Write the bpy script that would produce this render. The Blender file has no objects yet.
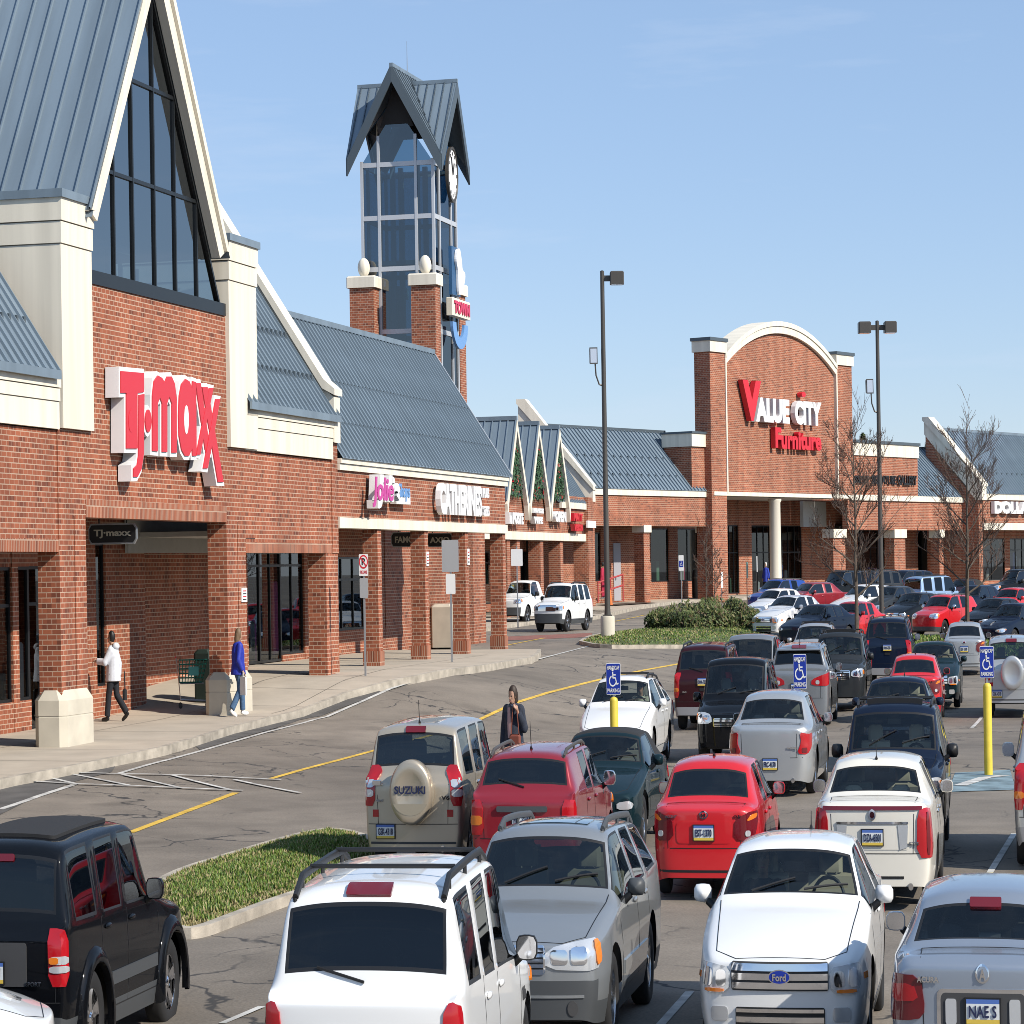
import bpy, bmesh, math, random
from mathutils import Vector, Matrix
from mathutils.bvhtree import BVHTree
from mathutils.geometry import delaunay_2d_cdt

random.seed(7)
SC = bpy.context.scene
COL = SC.collection
PI = math.pi
ZS = 1.5          # everything in this place stands 1.5 times as tall as it is wide in the photograph's proportions
H = 3.0           # eye height in unstretched metres
F = 2667.0
ROLL = 0.016
HZ = 57.0
CA, SA = math.cos(math.radians(14.83)), math.sin(math.radians(14.83))   # direction of the long shop front
ANG_A = math.radians(90 - 14.83)
VANG = 36.3
CV, SV = math.cos(math.radians(VANG)), math.sin(math.radians(VANG))
ANG_V = math.radians(90 - VANG)

def ab(x, y):
    return (x - 512) - ROLL * (y - 512), (y - 512) + ROLL * (x - 512) - HZ

# ---------------------------------------------------------------- terrain
def interp(tab, v):
    if v <= tab[0][0]:
        return tab[0][1]
    for (a, b), (c, d) in zip(tab, tab[1:]):
        if v <= c:
            t = (v - a) / (c - a)
            return b + (d - b) * t
    return tab[-1][1]
def sstep(a, b, v):
    t = max(0.0, min(1.0, (v - a) / (b - a)))
    return t * t * (3 - 2 * t)
T_STORE = [(0, -.8), (25, -.5), (40, -.35), (57, -.18), (64, -.03), (70, .02), (77, .06), (80, .12), (85, .55), (89, .66), (110, .7), (140, .74), (165, .92), (182, 1.1), (200, 1.3), (240, 1.45), (400, 1.45)]
T_LOT = [(0, -.75), (25, -.5), (40, -.42), (57, -.28), (82, -.3), (92, -.22), (103, -.05), (120, .1), (140, .35), (160, .65), (180, .95), (200, 1.25), (240, 1.45), (400, 1.45)]
def gz(X, Y):
    t = X * CA - Y * SA
    k = sstep(-26, -17, t)
    dip = .25 * sstep(9, 12.5, -t) * (1 - sstep(30.5, 36, Y)) * sstep(26, 28.5, Y)
    return interp(T_STORE, Y) * (1 - k) + interp(T_LOT, Y) * k - dip
def gpt(x, y, lift=0.0):
    """point of the ground seen at a pixel of the photograph"""
    a, b = ab(x, y)
    lo, hi = 5.0, 400.0
    Y = lo
    prev = None
    for i in range(400):
        Y = 8 + i * .75
        X = a / F * Y
        zz = H - b / F * Y / ZS
        if zz <= gz(X, Y) + lift:
            break
    for _ in range(20):
        X = a / F * Y
        g = gz(X, Y) + lift
        Yn = (H - g) * F * ZS / max(b, 1e-3)
        Y = .5 * Y + .5 * Yn
    return a / F * Y, Y
def xat(x, Y, y=600):
    return ab(x, y)[0] / F * Y
def zat(x, y, Y):
    return H - ab(x, y)[1] / F * Y / ZS
# facade frames: s along the front, q into the building
def s_A(x, q, y=556):
    u = ab(x, y)[0] / F
    return q * (CA + u * SA) / (SA - u * CA)
def Y_A(s, q):
    return s * CA + q * SA
def z_A(x, y, q):
    return zat(x, y, Y_A(s_A(x, q, y), q))
def A_w(s, q):
    return s * SA - q * CA, s * CA + q * SA
V0 = (5.3, 182.0)
def s_V(x, q=0.0, y=556):
    u = ab(x, y)[0] / F
    # X = V0x + s SV - q CV ; Y = V0y + s CV + q SV
    return (u * (V0[1] + q * SV) - V0[0] + q * CV) / (SV - u * CV)
def Y_V(s, q):
    return V0[1] + s * CV + q * SV
def z_V(x, y, q=0.0):
    return zat(x, y, Y_V(s_V(x, q, y), q))
def V_w(s, q):
    return V0[0] + s * SV - q * CV, V0[1] + s * CV + q * SV

# ---------------------------------------------------------------- materials
MATS = {}
def new_mat(name):
    m = bpy.data.materials.new(name)
    m.use_nodes = True
    nt = m.node_tree
    b = nt.nodes['Principled BSDF']
    MATS[name] = m
    return m, nt, b
def N(nt, typ, **kw):
    n = nt.nodes.new(typ)
    for k, v in kw.items():
        setattr(n, k, v)
    return n
def L(nt, a, b):
    nt.links.new(a, b)
def pmat(name, col, rough=.5, metal=0.0, coat=0.0, spec=.5, noise=0.0, nscale=4.0, emit=0, bump=0.0, bscale=60.0):
    if name in MATS:
        return MATS[name]
    m, nt, b = new_mat(name)
    b.inputs['Base Color'].default_value = (*col, 1)
    b.inputs['Roughness'].default_value = rough
    b.inputs['Metallic'].default_value = metal
    b.inputs['Coat Weight'].default_value = coat
    b.inputs['Coat Roughness'].default_value = .04
    b.inputs['Specular IOR Level'].default_value = spec
    if noise:
        tc = N(nt, 'ShaderNodeTexCoord')
        no = N(nt, 'ShaderNodeTexNoise')
        no.inputs['Scale'].default_value = nscale
        no.inputs['Detail'].default_value = 6
        L(nt, tc.outputs['Object'], no.inputs['Vector'])
        r = N(nt, 'ShaderNodeMapRange')
        r.inputs[1].default_value = .3; r.inputs[2].default_value = .7
        r.inputs[3].default_value = 1 - noise; r.inputs[4].default_value = 1 + noise
        L(nt, no.outputs[0], r.inputs[0])
        mx = N(nt, 'ShaderNodeMix', data_type='RGBA', blend_type='MULTIPLY')
        mx.inputs[0].default_value = 1
        mx.inputs[6].default_value = (*col, 1)
        cc = N(nt, 'ShaderNodeCombineColor')
        for i in range(3):
            L(nt, r.outputs[0], cc.inputs[i])
        L(nt, cc.outputs[0], mx.inputs[7])
        L(nt, mx.outputs[2], b.inputs['Base Color'])
    if bump:
        tc = N(nt, 'ShaderNodeTexCoord')
        no = N(nt, 'ShaderNodeTexNoise')
        no.inputs['Scale'].default_value = bscale
        no.inputs['Detail'].default_value = 4
        L(nt, tc.outputs['Object'], no.inputs['Vector'])
        bp = N(nt, 'ShaderNodeBump')
        bp.inputs['Strength'].default_value = bump
        bp.inputs['Distance'].default_value = .02
        L(nt, no.outputs[0], bp.inputs['Height'])
        L(nt, bp.outputs[0], b.inputs['Normal'])
    return m

def streaked(m, col, lo=.86, hi=1.05, sx=2.2, sz=.12):
    nt = m.node_tree; b = nt.nodes['Principled BSDF']
    uv = N(nt, 'ShaderNodeUVMap'); mp = N(nt, 'ShaderNodeMapping'); mp.inputs['Scale'].default_value = (sx, sz, 1); L(nt, uv.outputs[0], mp.inputs[0])
    n3 = N(nt, 'ShaderNodeTexNoise'); n3.inputs['Scale'].default_value = 1; n3.inputs['Detail'].default_value = 7; L(nt, mp.outputs[0], n3.inputs['Vector'])
    m3 = N(nt, 'ShaderNodeMapRange'); m3.inputs[1].default_value = .36; m3.inputs[2].default_value = .6; m3.inputs[3].default_value = lo; m3.inputs[4].default_value = hi; L(nt, n3.outputs[0], m3.inputs[0])
    c3 = N(nt, 'ShaderNodeCombineColor')
    for i in range(3): L(nt, m3.outputs[0], c3.inputs[i])
    x3 = N(nt, 'ShaderNodeMix', data_type='RGBA', blend_type='MULTIPLY'); x3.inputs[0].default_value = 1; x3.inputs[6].default_value = (*col, 1)
    L(nt, c3.outputs[0], x3.inputs[7]); L(nt, x3.outputs[2], b.inputs['Base Color'])
    return m

def brick_mat(name, c1, c2, mortar, bw=.3, bh=.1, ms=.011):
    m, nt, b = new_mat(name)
    uv = N(nt, 'ShaderNodeUVMap')
    br = N(nt, 'ShaderNodeTexBrick')
    br.offset = .5
    br.inputs['Scale'].default_value = 1
    br.inputs['Brick Width'].default_value = bw
    br.inputs['Row Height'].default_value = bh
    br.inputs['Mortar Size'].default_value = ms
    br.inputs['Mortar Smooth'].default_value = .2
    br.inputs['Bias'].default_value = 0
    br.inputs['Color1'].default_value = (*c1, 1)
    br.inputs['Color2'].default_value = (*c2, 1)
    br.inputs['Mortar'].default_value = (*mortar, 1)
    L(nt, uv.outputs[0], br.inputs['Vector'])
    # per-brick darker flashed bricks: random value on a cell grid matching courses
    sep = N(nt, 'ShaderNodeSeparateXYZ'); L(nt, uv.outputs[0], sep.inputs[0])
    row = N(nt, 'ShaderNodeMath', operation='DIVIDE'); row.inputs[1].default_value = bh; L(nt, sep.outputs[1], row.inputs[0])
    fl = N(nt, 'ShaderNodeMath', operation='FLOOR'); L(nt, row.outputs[0], fl.inputs[0])
    md = N(nt, 'ShaderNodeMath', operation='FLOORED_MODULO'); md.inputs[1].default_value = 2; L(nt, fl.outputs[0], md.inputs[0])
    of = N(nt, 'ShaderNodeMath', operation='MULTIPLY'); of.inputs[1].default_value = .5; L(nt, md.outputs[0], of.inputs[0])
    cx = N(nt, 'ShaderNodeMath', operation='DIVIDE'); cx.inputs[1].default_value = bw; L(nt, sep.outputs[0], cx.inputs[0])
    ad = N(nt, 'ShaderNodeMath', operation='ADD'); L(nt, cx.outputs[0], ad.inputs[0]); L(nt, of.outputs[0], ad.inputs[1])
    fl2 = N(nt, 'ShaderNodeMath', operation='FLOOR'); L(nt, ad.outputs[0], fl2.inputs[0])
    cb = N(nt, 'ShaderNodeCombineXYZ'); L(nt, fl2.outputs[0], cb.inputs[0]); L(nt, fl.outputs[0], cb.inputs[1])
    wn = N(nt, 'ShaderNodeTexWhiteNoise', noise_dimensions='2D'); L(nt, cb.outputs[0], wn.inputs['Vector'])
    rp = N(nt, 'ShaderNodeValToRGB')
    e = rp.color_ramp.elements
    e[0].position = .0; e[0].color = (.5, .47, .5, 1)
    e[1].position = .13; e[1].color = (.72, .7, .72, 1)
    e.new(.22).color = (.92, .9, .9, 1)
    e.new(.8).color = (1.06, 1.04, 1.02, 1)
    L(nt, wn.outputs[0], rp.inputs[0])
    mx = N(nt, 'ShaderNodeMix', data_type='RGBA', blend_type='MULTIPLY')
    inv = N(nt, 'ShaderNodeMath', operation='SUBTRACT'); inv.inputs[0].default_value = 1; L(nt, br.outputs['Fac'], inv.inputs[1])
    L(nt, inv.outputs[0], mx.inputs[0])
    L(nt, br.outputs['Color'], mx.inputs[6]); L(nt, rp.outputs[0], mx.inputs[7])
    # broad weathering
    no = N(nt, 'ShaderNodeTexNoise'); no.inputs['Scale'].default_value = .35; no.inputs['Detail'].default_value = 5
    L(nt, uv.outputs[0], no.inputs['Vector'])
    mr = N(nt, 'ShaderNodeMapRange'); mr.inputs[1].default_value = .3; mr.inputs[2].default_value = .7; mr.inputs[3].default_value = .86; mr.inputs[4].default_value = 1.1
    L(nt, no.outputs[0], mr.inputs[0])
    cc = N(nt, 'ShaderNodeCombineColor')
    for i in range(3):
        L(nt, mr.outputs[0], cc.inputs[i])
    m2 = N(nt, 'ShaderNodeMix', data_type='RGBA', blend_type='MULTIPLY'); m2.inputs[0].default_value = 1
    L(nt, mx.outputs[2], m2.inputs[6]); L(nt, cc.outputs[0], m2.inputs[7])
    L(nt, m2.outputs[2], b.inputs['Base Color'])
    mp = N(nt, 'ShaderNodeMapping'); mp.inputs['Scale'].default_value = (1.6, .10, 1); L(nt, uv.outputs[0], mp.inputs[0])
    n3 = N(nt, 'ShaderNodeTexNoise'); n3.inputs['Scale'].default_value = 1; n3.inputs['Detail'].default_value = 6; L(nt, mp.outputs[0], n3.inputs['Vector'])
    m3 = N(nt, 'ShaderNodeMapRange'); m3.inputs[1].default_value = .35; m3.inputs[2].default_value = .65; m3.inputs[3].default_value = .80; m3.inputs[4].default_value = 1.08; L(nt, n3.outputs[0], m3.inputs[0])
    c3 = N(nt, 'ShaderNodeCombineColor')
    for i in range(3): L(nt, m3.outputs[0], c3.inputs[i])
    x3 = N(nt, 'ShaderNodeMix', data_type='RGBA', blend_type='MULTIPLY'); x3.inputs[0].default_value = 1
    L(nt, m2.outputs[2], x3.inputs[6]); L(nt, c3.outputs[0], x3.inputs[7]); L(nt, x3.outputs[2], b.inputs['Base Color'])
    b.inputs['Roughness'].default_value = .85
    bp = N(nt, 'ShaderNodeBump'); bp.inputs['Strength'].default_value = .35; bp.inputs['Distance'].default_value = .01; bp.invert = True
    L(nt, br.outputs['Fac'], bp.inputs['Height']); L(nt, bp.outputs[0], b.inputs['Normal'])
    return m

def glass_mat(name, tint=(.25, .3, .3), refl=1.0, rough=.01, ior=1.6, base=0.0):
    """clear or tinted sheet: tinted transparency under a mirror reflection that grows at grazing angles"""
    m, nt, b = new_mat(name)
    nt.nodes.remove(b)
    out = nt.nodes['Material Output']
    tr = N(nt, 'ShaderNodeBsdfTransparent'); tr.inputs[0].default_value = (*tint, 1)
    gl = N(nt, 'ShaderNodeBsdfGlossy'); gl.inputs['Roughness'].default_value = rough
    gl.inputs['Color'].default_value = (refl * .9, refl * .96, refl, 1)
    fr = N(nt, 'ShaderNodeFresnel'); fr.inputs['IOR'].default_value = ior
    mx = N(nt, 'ShaderNodeMixShader')
    mxx = N(nt, 'ShaderNodeMath', operation='MAXIMUM'); mxx.inputs[1].default_value = base; L(nt, fr.outputs[0], mxx.inputs[0])
    L(nt, mxx.outputs[0], mx.inputs[0]); L(nt, tr.outputs[0], mx.inputs[1]); L(nt, gl.outputs[0], mx.inputs[2])
    L(nt, mx.outputs[0], out.inputs['Surface'])
    return m

BRICK = brick_mat('brick', (.37, .113, .054), (.27, .078, .038), (.52, .36, .26), .26, .088, .009)
BRICK_V = brick_mat('brick_upright', (.36, .11, .052), (.28, .082, .039), (.48, .33, .24), bw=.09, bh=.3)
CREAM = pmat('cream_stucco', (.78, .73, .63), .8, noise=.05, nscale=.8)
GREYSTUCCO = pmat('grey_stucco', (.5, .49, .46), .85, noise=.05)
ROOF = pmat('metal_roof', (.235, .295, .345), .45, metal=.15, noise=.06, nscale=.7)
streaked(CREAM, (.78, .72, .60), .88, 1.04); streaked(ROOF, (.19, .245, .295), .86, 1.08, 1.2, .25)
ROOFD = pmat('dark_metal_fascia', (.085, .11, .13), .45, metal=.15)
MULL = pmat('window_mullion_dark', (.012, .014, .016), .35, metal=.2)
WHITEM = pmat('window_mullion_white', (.55, .57, .6), .4, metal=.2)
SHOPGLASS = glass_mat('shop_glass', (.55, .62, .64), 1.0)
GABLEGLASS = glass_mat('gable_glass', (.12, .20, .26), .95, ior=1.6, base=.36)
CONC = pmat('concrete', (.45, .41, .34), .9, noise=.14, nscale=1.3, bump=.2, bscale=40)
CONCP = pmat('plinth_concrete', (.58, .53, .43), .9, noise=.1, nscale=1.5)
KERB = pmat('kerb_concrete', (.40, .355, .29), .9, noise=.3, nscale=2.5, bump=.3, bscale=20)
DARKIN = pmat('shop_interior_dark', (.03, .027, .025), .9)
BLACK = pmat('black_plastic', (.012, .012, .013), .45)
BLACKG = pmat('black_gloss', (.01, .01, .011), .15)
WHITE = pmat('white_paint', (.8, .8, .79), .4)
REDP = pmat('red_sign_face', (.62, .02, .035), .35)
BLUEP = pmat('blue_sign_face', (.008, .03, .30), .4)
YELLOW = pmat('yellow_paint', (.72, .55, .06), .5, noise=.08)
LYELLOW = pmat('yellow_line_paint', (.62, .40, .06), .75, noise=.3, nscale=3)
LWHITE = pmat('white_line_paint', (.52, .51, .48), .75, noise=.35, nscale=3)
STEEL = pmat('galvanised_steel', (.42, .43, .44), .4, metal=.7)
POLE = pmat('dark_pole_paint', (.075, .068, .06), .45, metal=.2)
CHROME = pmat('chrome', (.8, .8, .82), .06, metal=1.0)
ALU = pmat('wheel_alloy', (.55, .56, .58), .22, metal=1.0)
TYRE = pmat('tyre_rubber', (.016, .016, .017), .8)
PLASTIC = pmat('grey_cladding_plastic', (.06, .065, .07), .5)
SEATG = pmat('seat_grey', (.24, .23, .21), .85)
SEATT = pmat('seat_tan', (.52, .45, .34), .8)
SEATD = pmat('seat_dark', (.03, .03, .032), .8)
DASH = pmat('dashboard_dark', (.05, .05, .052), .7)
LENSR = pmat('red_lens', (.42, .008, .014), .12, coat=.6)
LENSD = pmat('dark_red_lens', (.14, .006, .012), .12, coat=.6)
LENSA = pmat('amber_lens', (.75, .2, .02), .12, coat=.6)
LENSW = pmat('clear_lens', (.66, .68, .70), .14, metal=.45, coat=.8)
PLATE = pmat('number_plate_white', (.7, .72, .72), .4)
PLATEB = pmat('number_plate_blue_band', (.08, .16, .45), .4)
PLATEY = pmat('number_plate_yellow_band', (.7, .5, .08), .4)
INK = pmat('dark_blue_ink', (.015, .02, .07), .5)

# ---------------------------------------------------------------- objects
def snake_props(o, label=None, cat=None, group=None, kind=None):
    if label: o['label'] = label
    if cat: o['category'] = cat
    if group: o['group'] = group
    if kind: o['kind'] = kind
    return o
def thing(name, label, cat, loc=(0, 0, 0), rotz=0.0, group=None):
    """an Empty at the thing's base; loc in unstretched metres"""
    o = bpy.data.objects.new(name, None)
    o.empty_display_size = .3
    COL.objects.link(o)
    o.location = (loc[0], loc[1], loc[2] * ZS)
    o.rotation_euler = (0, 0, rotz)
    return snake_props(o, label, cat, group)
def link(name, me, parent=None):
    o = bpy.data.objects.new(name, me)
    COL.objects.link(o)
    if parent is not None:
        o.parent = parent
    return o
class MB:
    """collects shapes in unstretched metres and builds ONE mesh object"""
    def __init__(s, org=(0, 0, 0)):
        s.v = []; s.f = []; s.m = []; s.org = org; s.mats = []
    def mi(s, mat):
        if mat not in s.mats:
            s.mats.append(mat)
        return s.mats.index(mat)
    def add(s, vs, fs, mat):
        b = len(s.v); k = s.mi(mat)
        o = s.org
        s.v += [(p[0] - o[0], p[1] - o[1], p[2] - o[2]) for p in vs]
        s.f += [[i + b for i in f] for f in fs]
        s.m += [k] * len(fs)
    def box(s, x0, x1, y0, y1, z0, z1, mat):
        x0, x1 = min(x0, x1), max(x0, x1); y0, y1 = min(y0, y1), max(y0, y1); z0, z1 = min(z0, z1), max(z0, z1)
        s.add([(x0, y0, z0), (x1, y0, z0), (x1, y1, z0), (x0, y1, z0), (x0, y0, z1), (x1, y0, z1), (x1, y1, z1), (x0, y1, z1)],
              [(0, 3, 2, 1), (4, 5, 6, 7), (0, 1, 5, 4), (1, 2, 6, 5), (2, 3, 7, 6), (3, 0, 4, 7)], mat)
    def bbox(s, x0, x1, y0, y1, z0, z1, mat, c=.02):
        """box with chamfered vertical edges and top"""
        x0, x1 = min(x0, x1), max(x0, x1); y0, y1 = min(y0, y1), max(y0, y1)
        def ring(i, z):
            a, b, cc, d = x0 + i, x1 - i, y0 + i, y1 - i
            return [(a + c, cc, z), (b - c, cc, z), (b, cc + c, z), (b, d - c, z), (b - c, d, z), (a + c, d, z), (a, d - c, z), (a, cc + c, z)]
        vs = ring(0, z0) + ring(0, z1 - c) + ring(c, z1)
        fs = []
        for k in range(2):
            for i in range(8):
                j = (i + 1) % 8
                fs.append((k * 8 + i, k * 8 + j, k * 8 + 8 + j, k * 8 + 8 + i))
        fs.append(tuple(range(16, 24))); fs.append(tuple(range(7, -1, -1)))
        s.add(vs, fs, mat)
    def prism(s, poly, axis, a, b, mat):
        """polygon (2-D) extruded along axis 'x','y' or 'z' between a and b"""
        n = len(poly)
        def P(p, t):
            if axis == 'x': return (t, p[0], p[1])
            if axis == 'y': return (p[0], t, p[1])
            return (p[0], p[1], t)
        vs = [P(p, a) for p in poly] + [P(p, b) for p in poly]
        ar = sum(poly[i][0] * poly[(i + 1) % n][1] - poly[(i + 1) % n][0] * poly[i][1] for i in range(n))
        flip = (ar < 0) ^ (b < a) ^ (axis == 'y')
        fs = [tuple(range(n - 1, -1, -1)), tuple(range(n, 2 * n))] + [(i, (i + 1) % n, n + (i + 1) % n, n + i) for i in range(n)]
        if flip:
            fs = [tuple(reversed(f)) for f in fs]
        s.add(vs, fs, mat)
    def quad(s, a, b, c, d, mat):
        s.add([a, b, c, d], [(0, 1, 2, 3)], mat)
    def tube(s, pts, radii, mat, n=8, cap=True):
        pts = [Vector(p) for p in pts]
        if not isinstance(radii, (list, tuple)):
            radii = [radii] * len(pts)
        vs, fs = [], []
        up = Vector((0, 0, 1))
        pu = None
        for i, p in enumerate(pts):
            d = (pts[min(i + 1, len(pts) - 1)] - pts[max(i - 1, 0)])
            if d.length < 1e-9: d = Vector((0, 0, 1))
            d.normalize()
            if pu is None:
                pu = d.cross(up)
                if pu.length < 1e-3: pu = Vector((1, 0, 0))
            pu = (pu - d * pu.dot(d))
            if pu.length < 1e-6: pu = d.orthogonal()
            pu.normalize()
            w = d.cross(pu)
            for k in range(n):
                a = 2 * PI * k / n
                vs.append(tuple(p + (pu * math.cos(a) + w * math.sin(a)) * radii[i]))
        for i in range(len(pts) - 1):
            for k in range(n):
                j = (k + 1) % n
                fs.append((i * n + k, i * n + j, (i + 1) * n + j, (i + 1) * n + k))
        if cap:
            fs.append(tuple(range(n - 1, -1, -1)))
            fs.append(tuple(range((len(pts) - 1) * n, len(pts) * n)))
        s.add(vs, fs, mat)
    def lathe(s, prof, mat, n=24, axis='z', cen=(0, 0, 0), cap=True):
        """profile [(r, h)] turned about an axis through cen"""
        vs, fs = [], []
        for r, h in prof:
            for k in range(n):
                a = 2 * PI * k / n
                c, d = r * math.cos(a), r * math.sin(a)
                if axis == 'z': p = (cen[0] + c, cen[1] + d, cen[2] + h)
                elif axis == 'y': p = (cen[0] + d, cen[1] + h, cen[2] + c)
                else: p = (cen[0] + h, cen[1] + c, cen[2] + d)
                vs.append(p)
        for i in range(len(prof) - 1):
            for k in range(n):
                j = (k + 1) % n
                fs.append((i * n + k, i * n + j, (i + 1) * n + j, (i + 1) * n + k))
        if cap and prof[0][0] > 1e-4: fs.append(tuple(range(n - 1, -1, -1)))
        if cap and prof[-1][0] > 1e-4: fs.append(tuple(range((len(prof) - 1) * n, len(prof) * n)))
        s.add(vs, fs, mat)
    def ellip(s, cen, r, mat, n=12, m=8):
        prof = [(max(1e-5, math.sin(PI * i / m)), -math.cos(PI * i / m)) for i in range(m + 1)]
        vs, fs = [], []
        for rr, h in prof:
            for k in range(n):
                a = 2 * PI * k / n
                vs.append((cen[0] + r[0] * rr * math.cos(a), cen[1] + r[1] * rr * math.sin(a), cen[2] + r[2] * h))
        for i in range(m):
            for k in range(n):
                j = (k + 1) % n
                fs.append((i * n + k, i * n + j, (i + 1) * n + j, (i + 1) * n + k))
        s.add(vs, fs, mat)
    def mesh(s, name, smooth=False, angle=None):
        me = bpy.data.meshes.new(name)
        me.from_pydata([(x, y, z * ZS) for x, y, z in s.v], [], s.f)
        for m in s.mats:
            me.materials.append(m)
        me.polygons.foreach_set('material_index', s.m)
        uvl = me.uv_layers.new(name='UVMap')
        ox, oy, oz = s.org
        vs = s.v
        data = []
        for p in me.polygons:
            n = p.normal
            nx, ny, nz = n.x, n.y, n.z
            if abs(nz) > .8:
                for vi in p.vertices:
                    v = vs[vi]; data += [v[0] + ox, v[1] + oy]
            else:
                l = math.hypot(nx, ny) or 1
                tx, ty = -ny / l, nx / l
                for vi in p.vertices:
                    v = vs[vi]; data += [(v[0] + ox) * tx + (v[1] + oy) * ty, v[2] + oz]
        uvl.data.foreach_set('uv', data)
        if smooth:
            me.polygons.foreach_set('use_smooth', [True] * len(me.polygons))
            if angle:
                me.set_sharp_from_angle(angle=math.radians(angle))
        me.update()
        return me
    def build(s, name, parent=None, smooth=False, angle=40):
        return link(name, s.mesh(name, smooth, angle), parent)

def text_mesh(txt, w, h, depth=.02, bold=0.0, shear=0.0, spacing=1.0):
    """flat lettering fitted to w x h (unstretched), in the x-z plane facing -y; returns verts, faces"""
    cu = bpy.data.curves.new('lettering', 'FONT')
    cu.body = txt; cu.size = 1; cu.extrude = .05; cu.offset = bold; cu.shear = shear; cu.resolution_u = 3
    cu.space_character = spacing
    o = bpy.data.objects.new('lettering', cu)
    COL.objects.link(o)
    dg = bpy.context.evaluated_depsgraph_get(); dg.update()
    me = bpy.data.meshes.new_from_object(o.evaluated_get(dg))
    vs = [tuple(v.co) for v in me.vertices]; fs = [tuple(p.vertices) for p in me.polygons]
    bpy.data.objects.remove(o); bpy.data.curves.remove(cu); bpy.data.meshes.remove(me)
    if not vs:
        return [], []
    x0, x1 = min(v[0] for v in vs), max(v[0] for v in vs)
    y0, y1 = min(v[1] for v in vs), max(v[1] for v in vs)
    out = []
    for x, y, z in vs:
        out.append(((x - x0) / (x1 - x0) * w, -depth / 2 - z / .05 * depth / 2, (y - y0) / (y1 - y0) * h))
    return out, fs
# ================================================================= CARS
def paint(name, col, metal=0.0, rough=.36):
    dark = max(col) < .06
    return pmat(name, col, .5 if dark else rough, metal=metal, coat=.6 if dark else 1.0, spec=.05 if dark else .4)
P_BLACK = paint('car_paint_black', (.003, .0035, .005))
P_WHITE = paint('car_paint_white', (.80, .80, .79))
P_PEARL = paint('car_paint_pearl_white', (.76, .72, .63))
P_SILVERBLUE = paint('car_paint_blue_silver', (.33, .37, .43), .55)
P_SILVER = paint('car_paint_silver', (.50, .51, .51), .6)
P_GREY = paint('car_paint_grey', (.24, .255, .27), .5)
P_WAGON = paint('car_paint_ash', (.30, .315, .325), .5)
P_GOLD = paint('car_paint_champagne', (.50, .43, .33), .5)
P_RED = paint('car_paint_red', (.58, .012, .018))
P_WINE = paint('car_paint_wine_red', (.27, .012, .022), .2)
P_MAROON = paint('car_paint_maroon', (.035, .006, .010), .15)
P_GREEN = paint('car_paint_dark_green', (.006, .020, .026), .2)
P_NAVY = paint('car_paint_navy', (.007, .014, .034), .2)
P_BLUE = paint('car_paint_blue', (.01, .06, .32), .2)
P_SKY = paint('car_paint_pale_blue', (.30, .43, .62), .4)
P_DKGREY = paint('car_paint_charcoal', (.035, .04, .045), .4)
G_CLEAR = glass_mat('car_glass_clear', (.80, .86, .84), 1.0, ior=1.6)
G_TINT = glass_mat('car_glass_tinted', (.26, .31, .31), 1.0, ior=1.75)
G_SIDE = glass_mat('car_glass_side', (.50, .58, .58), 1.0, ior=2.0)
G_PRIV = glass_mat('car_glass_privacy', (.045, .05, .055), 1.0, ior=1.6)
CLOTH = pmat('soft_top_cloth', (.018, .018, .019), .85, bump=.2, bscale=120)

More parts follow.
